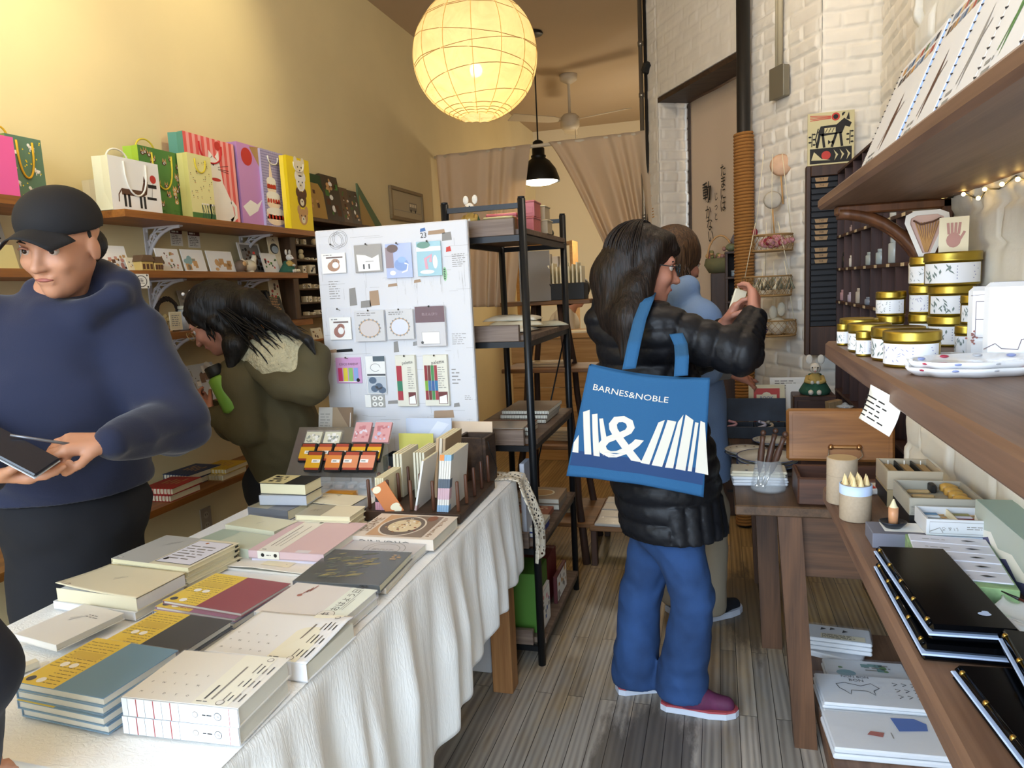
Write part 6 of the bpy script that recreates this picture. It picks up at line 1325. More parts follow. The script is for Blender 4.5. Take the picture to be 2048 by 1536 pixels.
palette('black paint palette on top of the near pair at the frame corner',.332,.735,LZ+.0202,-.10);palette('black paint palette under the near pair at the frame corner',.296,.69,LZ,.08)
t=thing('leaf_dish','white porcelain leaf shaped brush dish','dish',(.388,.915,LZ+.0045),(0,0,.25));m=M()
m.grid(lambda u,v:((u-.5)*.085*(.35+1.2*math.sin(PI*min(.98,max(.03,v)))**.8)+.006*math.sin(v*14),(v-.5)*.19,.002+.016*abs(2*u-1)**2+.004*math.sin(v*12+u*3)),14,26,glz,.003);m.build('porcelain_leaf',t)
t=thing('paint_brush','slim brush with red brown handle lying on the white leaf dish','brush',(.384,.915,LZ+.030),(0,-.02,.5));m=M();m.tube([(0,-.085,0),(0,0,.001),(0,.06,0)],[.0015,.0025,.002],mt('brush_handle','5c2a22',.25,coat=.5),8);m.build('handle',t);m=M();m.tube([(0,.06,0),(0,.085,0)],[.0022,.0008],blk,8);m.build('bristles',t)
m=M();m.box(.287,.632,1.62,2.72,.08,.118,walnut,.004);m.box(.30,.33,1.7,2.65,0,.08,walnut);m.box(.59,.62,1.7,2.65,0,.08,walnut);one(m,'low_platform','low brown plank platform under the desk holding folded textiles','platform')
lin2=mt('textile_white','d8dade',.6,bump=(30,.25));PZ=.1186
def textile(nm,lab,x,y,z,w,d,h,rot,art,wrap=True,grp='folded textiles on the low platform'):
 t=thing(nm,lab,'textile',(x,y,z),(0,0,rot),grp);m=M();n=max(1,int(h/.012))
 for k in range(n):m.box(-w/2+.003*(k%2),w/2,-d/2+.002*(k%3),d/2,k*h/n,(k+.92)*h/n,lin2,.004)
 m.build('folded_cloth',t);q=M();art(q,w,d,h+.0006);q.build('print',t)
 if wrap:m=M();m.grid(lambda u,v:((u-.5)*w*1.03,(v-.5)*d*1.03,h+.003+.004*vs1(u*5,v*5,x*9)),12,12,shr);m.build('clear_wrap',t)
def pups(m,w,d,z):
 m.line([(-w*.3,d*.0),(-w*.32,d*.14),(-w*.24,d*.2),(-w*.1,d*.12),(.0,d*.22),(w*.06,d*.08),(w*.0,-d*.02),(0,-d*.16),(-w*.06,-d*.04),(-w*.2,-d*.04),(-w*.22,-d*.18),(-w*.27,-d*.05),(-w*.3,0)],.003,ink,z)
 m.text('NON BON',d*.1,ink,-w*.12,d*.42,z);m.text('BON',d*.12,ink,-w*.12,d*.3,z)
 for k in range(9):m.line([(w*(.2+.08*(k%3)),d*(.3-.2*(k//3))),(w*(.24+.08*(k%3)),d*(.26-.2*(k//3))),(w*(.2+.08*(k%3)),d*(.2-.2*(k//3)))],.003,ink,z)
 m.rect(w*.4,w*.5,-d*.4,-d*.28,mt('olive_patch','5f6a4a'),z)
def blueprint(m,w,d,z):m.poly([(w*.1,d*.05),(w*.34,d*.12),(w*.36,d*.3),(w*.28,d*.42),(w*.08,d*.4)],mt('ultramarine','2f5fb0'),z);m.poly([(-w*.18,-d*.1),(-w*.06,-d*.14),(-w*.03,-d*.02),(-w*.14,.0)],mt('brick_mark','a34a3a'),z);m.rect(w*.02,w*.03,-d*.15,.0,gry,z)
textile('folded_tote','white wrapped textile with a blue shape, nearest on the low platform',.450,2.05,PZ,.32,.18,.036,.06,blueprint)
textile('folded_tote','white wrapped textile with a line drawn dog, behind the nearest',.450,2.24,PZ,.32,.17,.05,.05,pups)
textile('tea_towel','white tea towel with green sprig print',.455,2.40,PZ,.25,.12,.030,.03,lambda m,w,d,z:(blobs([grn,mt('teal_leaf','5f8a86')],8,-.1,.3,.05)(m,w*.8,d,z),m.disc(-w*.25,-d*.25,.03,mt('bluegreen','7aa0a8'),z,.02,12),m.lines(0,w*.4,-d*.1,d*.3,3,gry,z)))
textile('folded_cloth_pack','pale blue folded cloth pack at the bottom of the far textile pile',.39,2.535,PZ,.17,.10,.022,-.35,lambda m,w,d,z:None)
textile('folded_cloth_pack','folded cloth pack with black leaf print on top of the far textile pile',.40,2.555,PZ+.027,.2,.11,.045,-.1,lambda m,w,d,z:([m.poly([(w*x,d*y),(w*(x+.1),d*(y+.12)),(w*(x+.02),d*(y+.2))],ink,z)for x,y in((-.3,.1),(-.15,.15),(.05,.05))],m.rect(-w*.3,w*.4,-d*.4,-d*.1,crm,z),m.lines(-w*.28,w*.38,-d*.38,-d*.12,4,ink,z+.0003)))
t=thing('wooden_desk','dark wooden desk with slanted legs along the right wall','desk',(.39,2.8,0));Wd=[];m=M();m.box(.046,.725,2.146,3.52,.738,.77,desk_w,.004);Wd.append(('desk_top',m))
def bar4(m,top,bot,w,d,mat):
 V=[(p[0]+sx*w/2,p[1]+sy*d/2,p[2])for p in(bot,top)for sx,sy in((-1,-1),(1,-1),(1,1),(-1,1))];m.add(V,[(3,2,1,0),(4,5,6,7),(0,1,5,4),(1,2,6,5),(2,3,7,6),(3,0,4,7)],mat)
a,b2=ay(1577,1030,2.19),ay(1607,1500,2.19)
m=M();bar4(m,(a.x,2.19,.737),(b2.x+.004,2.19,0),.066,.06,desk_v);Wd.append(('leg',m));m=M();bar4(m,(.165,2.80,.737),(.195,2.80,0),.075,.06,desk_v);Wd.append(('leg',m))
for y in(2.19,3.42):m=M();bar4(m,(.66,y,.737),(.66,y,0),.05,.05,desk_v);Wd.append(('leg',m))
m=M();bar4(m,(.165,3.42,.737),(.195,3.42,0),.07,.06,desk_v);Wd.append(('leg',m))
m=M();m.box(a.x+.036,.634,2.195,2.22,.54,.7375,desk_h,.002);Wd.append(('side_panel',m));m=M();m.box(.20,.22,2.835,3.38,.62,.7375,desk_w,.002);Wd.append(('apron',m));world_parts(t,Wd)
DZ=.7706
hb=wood('hinged_box_wood','a06a38','7c4f28',0,1,.35,coat=.3);hb2=wood('hinged_box_base','5a3828','3a2218',0,1,.45)
t=thing('wooden_box','brown wooden box with its lid standing open and a brass handle','box',(.375,2.25,DZ));m=M()
for q in((-.152,.175,-.085,-.073),(-.152,.175,.073,.085),(-.152,-.14,-.073,.073),(.163,.175,-.073,.073)):m.box(*q,0,.082,hb2,.004)
m.box(-.14,.163,-.073,.073,0,.008,hb2);m.build('box_base',t)
m=M()
with m.at((0,.088,.09),(math.radians(-6),0,0)):m.box(-.168,.142,0,.02,0,.165,hb,.008);m.box(-.15,.124,-.001,0,.014,.15,hb,.0005)
m.build('lid',t);m=M()
with m.at((-.0,.088,.09),(math.radians(-6),0,0)):m.tube([(-.045,-.004,.045),(-.048,-.016,.02),(-.03,-.02,.006),(.03,-.02,.006),(.048,-.016,.02),(.045,-.004,.045)],.0022,mt('silver_wire','b8b0a4',.25,.9),8);m.box(-.045,.045,-.008,-.0012,.04,.052,mt('copper_plate','b5885a',.3,.9),.004);m.ball((-.04,-.006,.046),.009,mt('copper_plate','b5885a',.3,.9),10,6);m.ball((.04,-.006,.046),.009,mt('copper_plate','b5885a',.3,.9),10,6)
m.build('brass_handle',t)
glass=mt('clear_glass','eef3f4',.03,alpha=.16,spec=1)
p=az(1538,986,DZ);t=thing('glass_tumbler','clear tapered glass tumbler at the desk corner','glass',(p.x,p.y+.04,DZ));m=M();m.lathe([(0,0),(.05,0),(.054,.006),(.038,.098),(.0365,.098),(.052,.008),(.048,.004),(0,.004)],glass,40);m.build('glass_body',t);gx_,gy_=p.x,p.y+.04
hd=wood('spoon_handle_wood','5b3b2a','3c2519',2,1,.5)
for k,(dx,dy,lx,ly)in enumerate(((-.012,0,.012,.0),(.0,.012,.03,.012),(.006,-.006,.042,-.01))):
 t=thing('spoon',['left','rear','right'][k]+' brown handled spoon standing in the glass tumbler','spoon',(gx_+dx-.02,gy_+dy,DZ+.006),(0,0,0),'brown handled spoons in the glass');m=M();m.tube([(0,0,0),(lx*.5,ly*.5,.05)],[.004,.0025],mt('steel_spoon','c9c6c0',.2,.95),8);m.ball((0,0,.004),(.009,.004,.008),mt('steel_spoon','c9c6c0',.2,.95),10,6);m.build('spoon_bowl',t)
 m=M();q=lambda s:(lx*s,ly*s,.05+.13*(s-.5));m.tube([q(.5),q(.7),q(1.0),q(1.25),q(1.4)],[.005,.01,.011,.007,.009],hd,10);m.ball(q(1.48),.009,hd,10,8);m.build('spoon_handle',t)
nk=mt('napkin_cream','d8cfb8',.85,bump=(60,.3));G='folded napkins on the desk'
for k in range(5):
 m=M();m.box(-.085,.085,-.05,.05,0,.0095,nk if k>2 else lin2,.004)
 for j in range(9):m.disc(RN.uniform(-.07,.07),RN.uniform(-.04,.04),.005,(gry,tan,mt('napkin_navy','3c4a6a'))[j%3],.01,n=7)
 one(m,'napkin',['bottom','second','middle','fourth','top'][k]+' folded napkin of the pile behind the glass tumbler','napkin',(.128+RN.uniform(-.005,.005),2.40+RN.uniform(-.004,.004),DZ+.01*k),(0,0,RN.uniform(-.06,.06)),G)
navy=mt('navy_glaze','2f3f70',.2)
def plate(lab,x,y,z,r,rimc,dots=None,grp='enamel plates on the desk'):
 t=thing('plate',lab,'plate',(x,y,z),(0,0,0),grp);e_=mt('plate_cream','d9d6c8',.2,coat=.4);m=M();m.lathe([(0,0),(r*.62,0),(r*.97,.014),(r*.96,.0155),(r*.66,.004),(0,.003)],e_,40);m.build('plate_body',t);m=M();m.lathe([(r*.955,.0156),(r*.985,.0166),(r,.0152),(r*.97,.0138)],rimc,40);m.build('plate_rim',t)
 if dots:
  m=M()
  for i in range(12):q=2*PI*i/12;m.disc(r*.82*math.cos(q),r*.82*math.sin(q),.004,dots,.0128,n=7)
  m.build('painted_dots',t)
for k in range(3):plate(['bottom','middle','top'][k]+' large plate of the navy rimmed pile',.165,2.56,DZ+.0125*k+.012,.105,navy)
m=M();m.box(.08,.25,2.49,2.63,DZ,DZ+.0115,desk_w);one(m,'plate_board','thin wooden board under the large navy rimmed plates','board')
for k in range(2):plate(['lower','upper'][k]+' small dotted plate at the left desk edge',.10,2.76,DZ+.0125*k,.078,navy if k==0 else mt('rim_grey','8f949c',.3),brn)
plate('white plate partly behind the open box lid',.26,2.72,DZ,.075,mt('rim_pale','cfcfc8',.3))
t=plate('blue patterned dark dish in the middle of the desk',.215,2.99,DZ,.085,navy,navy)
sl_=mt('slate_black','20252e',.5,var=(14,.5));t=thing('slate_box','black box with open slate lid holding ribbons','box',(.15,3.13,DZ));m=M()
for q in((-.13,.13,-.06,-.052),(-.13,.13,.052,.06),(-.13,-.122,-.052,.052),(.122,.13,-.052,.052),(-.004,.004,-.052,.052)):m.box(*q,0,.05,sl_,.001)
m.box(-.122,.122,-.052,.052,0,.004,sl_);m.build('box_tray',t);m=M()
with m.at((0,.0615,.051),(math.radians(-10),0,0)):m.box(-.13,.13,0,.008,0,.10,mt('slate_lid','2c3442',.6,var=(10,.4)),.001)
m.build('lid',t)
for i,(x,c,lab)in enumerate(((-.09,'c08f93','pink rolled ribbon in the slate box'),(.03,'b9b2bd','lilac ribbon bow in the slate box'),(.06,'a89a86','beige ribbon in the slate box'))):
 m=M();rc=mt('ribbon_'+c,c,.5);m.tube([(.02*math.cos(q)*(1-q/30),.012*math.sin(q),.02+.004*q)for q in[i2*.5 for i2 in range(20)]],.006,rc,6);one(m,'ribbon',lab,'ribbon',(.15+x,3.13,DZ+.006),(0,0,i*.7))
def retro(m,w,h,z):
 m.rect(-w*.36,w*.36,h*.05,h*.92,red,z);m.rect(-w*.28,w*.28,h*.05,h*.78,crm,z+.0002);m.disc(0,h*.42,w*.26,crm,z+.0004,h*.42,20);m.text('レトロ',h*.19,red,0,h*.16,z+.0006);m.text('BOOK',h*.1,mt('retro_blue','3f5a9c'),0,h*.7,z+.0006);m.disc(0,h*.45,w*.12,mt('retro_peach','cf8f70'),z+.0006,h*.1,12);m.disc(w*.05,h*.42,w*.06,blu,z+.0008,h*.05,10)
GD='paper goods at the far end of the desk'
upright('retro_notebook','cream notebook with a red retro label behind the slate lid','notebook',1498,1570,771,3.27,DZ,mt('retro_cream','dfd3ae',.5),retro,.008,.12)
upright('paper_sheet','white paper sheet standing behind the retro notebook','paper',1540,1612,756,3.38,DZ,wht,printed(4,gry,.75,.95),.003,.1,None,GD);upright('paper_sheet','white card with a grey outline beside the retro notebook','paper',1572,1604,768,3.31,DZ,wht,lambda m,w,h,z:m.line([(-w*.2,h*.3),(-w*.2,h*.75),(w*.4,h*.78)],.002,gry,z),.003,.1,None,GD)
t=thing('card_chest','dark wooden chest under the felt mouse on the desk','chest',(.395,3.28,DZ));m=M();m.box(-.085,.085,-.08,.08,0,.16,hb2,.004);m.build('chest_body',t);m=M();m.box(-.07,.07,-.084,-.0804,.02,.14,hb2,.002);m.ball((0,-.09,.08),.006,brass,8,6);m.build('drawer_front',t)
mouse('felt mouse in a gold jumper with white ears sitting on the desk chest',(.40,3.25,DZ+.1606),-.1,1.15)
m=M();m.box(-.03,.03,-.016,.016,0,.15,wood('pale_block_wood','a58a62','8a7050',2,1,.6),.002);one(m,'wood_block','pale wooden block leaning beside the felt mouse','block',(.475,3.15,DZ),(0,-.12,.4))
G='small tinted cards in a row behind the box lid'
for i in range(8):m=M();m.box(-.02,.02,0,.0015,0,.055,mt('tint_'+('d9c08a','d9b9ae')[i>4],('d9c08a','d9b9ae')[i>4],.6));one(m,'tint_card',nth[i]+' small card of the row behind the open box lid, counted from the left','card',(.296+i*.0135,2.475,DZ+.157),(0,.35,.5),G)
m=M();m.box(.26,.43,2.43,2.53,DZ,DZ+.156,hb2,.003);one(m,'card_tray','dark wooden stand behind the open lid with small tinted cards','stand')
m=M();m.lathe([(0,0),(.02,0),(.026,.004),(.012,.007),(.006,.014),(0,.016)],glass,24);one(m,'glass_stopper','little glass stopper on top of the open box lid','ornament',(.378,2.364,DZ+.2565))
m=M();m.box(0,.1,0,.07,0,.004,wht);m.lines(.01,.09,.01,.06,4,ink,.0044);one(m,'paper_sheet','folded printed paper on the pigeonhole ledge','paper',(.58,2.9,DZ+.12),(0,0,.3),GD)if False else None
t=ax(1815,850,.232);m=M()
m.grid(lambda u,v:((u-.5)*.05,.004*math.sin(v*3),(v-1)*.05),4,6,wht,.0008)
with m.at((0,-.003,0),FR):m.lines(-.02,.02,-.042,-.008,5,ink,.003,.3)
one(m,'shelf_tag','curled white label hanging off the middle right shelf edge','tag',(.206,t.y,1.285),(0,.35,-.9))
def paper_mat():
 m,nt,b=base('lantern_paper');L=nt.links.new;o=nt.nodes['Material Output'];nt.nodes.remove(b)
 n=nd(nt,'ShaderNodeTexNoise');n.inputs['Scale'].default_value=9;n.inputs['Detail'].default_value=7;n.inputs['Distortion'].default_value=2.5;L(coords(nt),n.inputs['Vector'])
 r=nd(nt,'ShaderNodeValToRGB');e=r.color_ramp.elements;e[0].position,e[1].position=.3,.7;e[0].color=(.40,.315,.15,1);e[1].color=(.54,.445,.24,1);L(n.outputs['Fac'],r.inputs[0])
 bp=nd(nt,'ShaderNodeBump');bp.inputs['Strength'].default_value=.5;bp.inputs['Distance'].default_value=.01;L(n.outputs['Fac'],bp.inputs['Height'])
 t=nd(nt,'ShaderNodeBsdfTranslucent');L(r.outputs[0],t.inputs['Color']);L(bp.outputs[0],t.inputs['Normal'])
 d=nd(nt,'ShaderNodeBsdfDiffuse');d.inputs['Color'].default_value=(.75,.66,.48,1);L(bp.outputs[0],d.inputs['Normal'])
 x=nd(nt,'ShaderNodeMixShader');x.inputs[0].default_value=.35;L(t.outputs[0],x.inputs[1]);L(d.outputs[0],x.inputs[2])
 tr=nd(nt,'ShaderNodeBsdfTransparent');y=nd(nt,'ShaderNodeMixShader');y.inputs[0].default_value=.06;L(x.outputs[0],y.inputs[1]);L(tr.outputs[0],y.inputs[2])
 L(y.outputs[0],o.inputs['Surface']);return m
LP,LR=Vector((-.905,2.804,2.352)),.247
t=thing('paper_lantern','large glowing round paper lantern hanging over the book table','lantern',LP);m=M()
def lan(q,p,k=1.0):
 rr=LR*(1-.012*abs(math.sin(q*7)))*(1+.006*math.sin(5*q+3*p));return Vector((rr*k*math.sin(p)*math.cos(q),rr*k*math.sin(p)*math.sin(q),-rr*k*math.cos(p)*.985))
m.grid(lambda u,v:lan(2*PI*u,.30+2.55*v),84,44,paper_mat());m.build('paper_shade',t)
rib=mt('lantern_rib','8a6a35',.7);m=M()
for p0,ti,ph in((.35,0,0),(.42,0,0),(.5,.02,0),(.58,.0,0),(.85,.12,.5),(1.05,.16,2.2),(1.3,.15,3.6),(1.5,.12,1.4),(1.75,.16,5),(2.0,.15,2.9),(2.25,.1,.8),(2.5,.06,4)):m.tube([lan(q,p0+ti*math.sin(q+ph),1.002)for q in[2*PI*i/48 for i in range(49)]],.0013,rib,4,cap=False)
m.build('wire_hoops',t);m=M()
for k in range(14):q=2*PI*k/14;m.tube([lan(q+.05,.32+2.5*i/20,1.001)for i in range(21)],.0016,mt('lantern_seam','b5924c',.7),4)
m.build('paper_seams',t);m=M();m.ball((0,0,-.05),.026,mt('lantern_bulb_glass','ffd08a',.3,emit=35),14,10);m.build('bulb',t);m=M();m.tube([(0,0,-.03),(0,0,CZ-LP.z-.001)],.004,mt('cord_white','cfc6b0',.6),6);m.build('cord',t)
PD=Vector((-1.36,5.72,0));dkm=mt('pendant_black','15130f',.45,.3);t=thing('pendant_lamp','black dome pendant lamp on a long cord behind the curtain rod','lamp',(PD.x,PD.y,2.28))
m=M();m.lathe([(.165,0),(.16,.03),(.135,.10),(.09,.16),(.055,.185),(.06,.195),(.06,.205),(.05,.21),(.05,.26),(.042,.265),(.042,.31),(.02,.325),(0,.33)],dkm,32);m.build('lamp_shade',t);m=M();m.tube([(0,0,.32),(0,0,CZ-2.28-.015)],.006,dkm,8);m.build('cord',t);m=M();m.cyl(.075,CZ-2.28-.02,CZ-2.28-.001,dkm,24,b=.006);m.build('canopy',t)
m=M();m.lathe([(0,-.025),(.09,-.02),(.145,0),(.15,.02),(0,.02)],mt('pendant_diffuser','fff3dc',.4,emit=5),28);m.build('diffuser',t)
fw=mt('fan_white','b5a78e',.5);p=Vector((-1.33,6.95,CZ));t=thing('ceiling_fan','white three bladed ceiling fan in the back room','fan',(p.x,p.y,CZ-.45));m=M();m.lathe([(0,.449),(.085,.449),(.08,.40),(.03,.37),(.014,.365),(.014,.10),(.06,.09),(.09,.06),(.09,-.02),(.07,-.05),(0,-.055)],fw,28);m.build('motor',t)
for k in range(3):
 m=M()
 with m.at((0,0,0),(0,0,1.75+k*2*PI/3)):
  with m.at((0,0,.03),(.22,0,0)):m.prism([(.1,-.03),(.2,-.06),(.62,-.07),(.62,.07),(.2,.06),(.1,.03)],0,.006,fw)
 m.build('fan_blade',t)
m=M();m.tube([(.05,0,-.05),(.05,0,-.4)],.0025,fw,5);m.build('pull_chain',t)
C0,C1=Vector((XL+.01,5.70,ax(872,318,XL).z)),Vector((ay(1310,264,5.36).x,5.36,ay(1310,264,5.36).z));m=M();m.tube([C0-C0,C1-C0],.014,mt('rod_white','cfc4ac',.5),10);one(m,'curtain_rod','slim pale rod carrying the two gauze curtains','rod',C0)
def gauze():
 m,nt,b=base('linen_gauze');L=nt.links.new;o=nt.nodes['Material Output']
 b.inputs['Base Color'].default_value=(*lin('dccbb2'),1);b.inputs['Roughness'].default_value=.9
 t=nd(nt,'ShaderNodeBsdfTranslucent');t.inputs['Color'].default_value=(*lin('ead6b4'),1);x=nd(nt,'ShaderNodeMixShader');x.inputs[0].default_value=.4;L(b.outputs[0],x.inputs[1]);L(t.outputs[0],x.inputs[2]);L(x.outputs[0],o.inputs['Surface']);return m
gz=gauze()
def rodp(px):
 lo,hi=0.,1.
 for _ in range(40):
  mid=(lo+hi)/2;q=C0.lerp(C1,mid);d=np.array(q)-EYE;X=CX+FPX*(d@CR)/(d@CF)
  if X<px:lo=mid
  else:hi=mid
 return lo
def curtain(lab,x0,x1,b0,b1,drop,pw):
 s0,s1,e0,e1=rodp(x0),rodp(x1),rodp(b0),rodp(b1);m=M();D=(C1-C0)
 def fn(u,v):
  k=v**pw;s=(s0+(s1-s0)*u)*(1-k)+(e0+(e1-e0)*u)*k;p=C0+D*s;f=.008+.035*v;off=f*math.sin(u*34+2*math.sin(u*9))+.03*v*vs1(u*12,v*3,x0)
  return(p.x,p.y-.018-off*1.0,p.z+.015-drop*v)
 m.grid(fn,120,40,gz,.001);return one(m,'gauze_curtain',lab,'curtain')
curtain('beige gauze curtain at the left end of the rod, pulled left',874,1063,880,1015,1.25,.9);curtain('wide beige gauze curtain on the right of the rod, swept to the right',1098,1304,1232,1312,1.05,.85)
steelp=mt('conduit_steel','8f8a80',.35,.8);e0=qp(1.86,0,.03);m=M();m.tube([(0,0,0),(0,0,CZ-.002)],.016,steelp,12);[m.tube([(0,0,z),(0,0,z+.03)],.02,steelp,12)for z in(1.9,2.3,2.75,3.1)];one(m,'conduit_pipe','steel conduit pipe along the end of the doorway wall','pipe',(e0.x,e0.y,0))
m=M();m.tube([(-.0,0,0),(0,0,CZ-.002)],.012,mt('pipe_black','1a1816',.5),12);one(m,'drain_pipe','thin black pipe beside the steel conduit','pipe',(e0.x+.035,e0.y-.03,0))
p=ay(1295,136,e0.y-.05);t=thing('security_camera','small black security camera on the conduit','camera',(p.x,p.y,p.z));m=M()
with m.at((0,0,0),(.5,.2,.5)):m.box(-.035,.035,-.02,.03,-.04,.04,blk,.012);m.cyl(.02,.0,.001,dkm,16)
m.tube([(.02,0,0),(.055,.03,.0)],.012,blk,8);m.build('camera_body',t)
p=ay(1302,184,e0.y-.02);m=M();m.tube([(0,0,0),(.035,.02,0)],.016,steelp,12);one(m,'pipe_fitting','round steel knob on the conduit','fitting',p)
p=ay(1314,440,e0.y-.05);t=thing('hanging_sign','red card with pale arch hanging on twine by the conduit','sign',p);m=M();m.box(-.035,.035,-.002,.002,-.13,0,mt('sign_red','a32a2a',.5))
with m.at((0,-.0026,0),FR):m.disc(0,-.13,.028,crm,0,.05,14,0,PI);m.rect(-.008,.008,-.03,-.005,blk,0)
m.build('red_card',t);m=M();[m.tube([(0.03*math.cos(q),.03*math.sin(q)+.0,.01+.02*i+.003*q)for q in[k*.5 for k in range(14)]],.006,tan,5)for i in range(4)];m.build('twine',t)
rope=mt('manila_rope','9c6b34',.9,bump=(260,.8));bp0=qp(.53,0,.075);t=thing('rope_column','black iron column wrapped with brown rope','column',(bp0.x,bp0.y,0));m=M();m.tube([(0,0,0),(0,0,CZ-.002)],.036,mt('pipe_black','1a1816',.5),20);m.build('iron_pipe',t)
zt_=ay(1510,264,bp0.y).z;m=M();n=int(zt_/.0175);pts=[(.046*math.cos(2*PI*i/16),.046*math.sin(2*PI*i/16),.01+.0175*i/16)for i in range(16*n)];m.tube(pts,.0098,rope,6);m.build('rope_wrap',t)
p=qp(.27,ay(1553,165,4.0).z,.0);ang=math.atan2(QD[1],QD[0])+PI;t=thing('junction_box','grey metal junction box with conduit on the white brick','electric box',(p.x,p.y,p.z),(0,0,ang));jm=mt('junction_grey','847f70',.45,.5);m=M();m.box(-.055,.055,-.055,-.016,-.075,.075,jm,.004);m.box(-.058,.058,-.058,-.055,-.078,.078,jm,.003);m.build('metal_box',t);m=M();m.tube([(-.0,-.035,.075),(0,-.035,CZ-p.z-.002)],.013,mt('conduit_cream','b5ac92',.5),10);m.tube([(-.03,-.03,.075),(-.03,-.03,CZ-p.z-.002)],.01,mt('conduit_cream','b5ac92',.5),10);m.build('conduit',t)
def cloth_ground():return mt('noren_cloth','d0bca4',.9,bump=(150,.15))
a0,a1=qp(1.60,0,-.215),qp(.40,0,-.215);Wn=(a1-a0).length;an=math.atan2(a1.y-a0.y,a1.x-a0.x)
m=M();nc=cloth_ground();m.grid(lambda u,v:(Wn*u,-.01*math.sin(u*17+v*2)*(.3+v),-2.35*v),60,30,nc,.001)
Mi=(Matrix.Translation((a0.x,a0.y,2.655))@Matrix.Rotation(an,4,'Z')).inverted();Nn=Vector((math.sin(an),-math.cos(an),0))
def on_noren(px,py):q=Mi@apl(px,py,a0,Nn);return q.x,q.z
with m.at((0,-.022,0),FR):
 for s,px,y0,dy,sz in(('たまには',1452,342,23.5,.088),('じっと',1438,394,20,.06),('動かない。',1420,388,24,.1)):
  for i,ch in enumerate(s):x,z=on_noren(px+(4 if s[0]=='動' and i else 0)*i*.6,y0+dy*i+(14 if s[0]=='動' and i else 0));m.text(ch,sz*(1.5 if ch=='動' else 1),ink,x,z,0,.05,.006,.8)
 x,z=on_noren(1427,522);m.rect(x-.03,x+.03,z-.06,z+.06,mt('seal_red','b5736a'),0)
one(m,'doorway_curtain','long beige doorway cloth with brushed Japanese writing','curtain',(a0.x,a0.y,2.655),(0,0,an))
cw=wood('cubby_wood','4a3222','2f1f15',2,1,.55);cy=4.42;q0,q1=ay(1451,600,cy),ay(1508,600,cy);zt2,zb2=ay(1470,502,cy).z,ay(1470,655,cy).z;Wc=q1.x-q0.x;H=zt2-zb2
t=thing('cubby_shelf','dark wooden cubby shelf standing behind the rope column','shelf',(q0.x,cy,zb2));Wd=[]
for x in(0,Wc*.52,Wc-.016):m=M();m.box(x,x+.016,0,.12,0,H,cw,.002);m.build('cubby_upright',t)
for z in(0,.33,.66,1):m=M();m.box(-.002,Wc+.002,-.002,.12,z*(H-.014),z*(H-.014)+.014,cw,.002);m.build('cubby_board',t)
m=M();m.box(0,Wc,.12,.128,0,H,mt('cubby_back','241912',.7));m.build('cubby_back',t)
m=M();m.box(-.02,Wc+.02,-.03,.15,0,zb2-.0006,cw,.004);[m.box(0,Wc,-.034,-.03,z,z+.015,blk)for z in(.15,.3,.45,.6)];one(m,'dark_chest','tall dark chest under the cubby shelf','chest',(q0.x,cy,0))
def jar(lab,px,row,r,h,c,lidc):t=thing('small_jar',lab,'jar',(ay(px,560,cy+.05).x,cy+.05,zb2+row*(H-.014)+.0146),(0,0,0),'small jars in the cubby shelf');m=M();m.cyl(r,0,h*.75,mt('jar_'+c,c,.3),16,b=.002);m.build('jar_body',t);m=M();m.cyl(r*1.05,h*.76,h,mt('jar_'+lidc,lidc,.3),16,b=.002);m.build('lid',t)
jar('silver lidded jar in the left cubby',1468,.66,.016,.035,'8f9aa0','b5b5b0');jar('white lidded jar in the right cubby, nearest the rope column',1491,.66,.022,.05,'c9c2b0','d9d4c6');jar('tiny pale jar in the lower left cubby',1468,.33,.014,.03,'a8a494','c9c2b0');jar('tiny amber jar in the lower right cubby',1490,.33,.013,.03,'9c7a44','b59a5c')
m=M();m.box(-.012,.012,0,.002,-.06,0,crm);one(m,'paper_tag','small paper tag hanging on the cubby upright','tag',(ay(1474,575,cy-.006).x,cy-.006,ay(1474,575,cy).z))
for i,(px,r,c,lab)in enumerate(((1462,.028,'6f7355','green gourd on the cubby shelf, left'),(1475,.03,'a39a70','pale gourd on the cubby shelf, right'))):m=M();gc=mt('gourd_'+c,c,.5,var=(40,.3));m.ball((0,0,r*.85),(r*1.1,r,r*.85),gc,14,8);m.tube([(0,0,r*1.6),(.004,0,r*2)],.004,brn,6);one(m,'gourd',lab,'gourd',(ay(px,500,cy+.05).x,cy+.05,zt2+.0006))
t=thing('rabbit_figurine','white felt rabbit beside the rope column','figurine',(ay(1490,500,cy+.04).x,cy+.04,zt2+.0006));m=M();rf=mt('rabbit_felt','bdb29c',.9);m.tube([(0,0,.012),(0,0,.06),(0,0,.11),(0,-.005,.14)],[.028,.03,.02,.022],rf,12);m.ball((0,-.008,.15),(.024,.026,.024),rf,12,8);[m.tube([(s*.012,0,.168),(s*.022,.006,.215)],[.008,.006],rf,8)for s in(-1,1)];m.build('body',t);m=M();[m.ball((s*.011,-.03,.155),.003,blk,6,5)for s in(-1,1)];m.build('eyes',t)
m=M();m.disc(0,0,.1,mt('arch_mauve','6e625e',.8),0,.15,24,0,PI);m.v=[Vector((v.x,0,v.y))for v in m.v];q=ay(1493,505,cy+.11);m.box(-.1,.1,0,.004,-.002,0,mt('arch_mauve','6e625e'));one(m,'arch_panel','mauve arched panel standing behind the felt rabbit','panel',(q.x,cy+.112,zt2+.003))
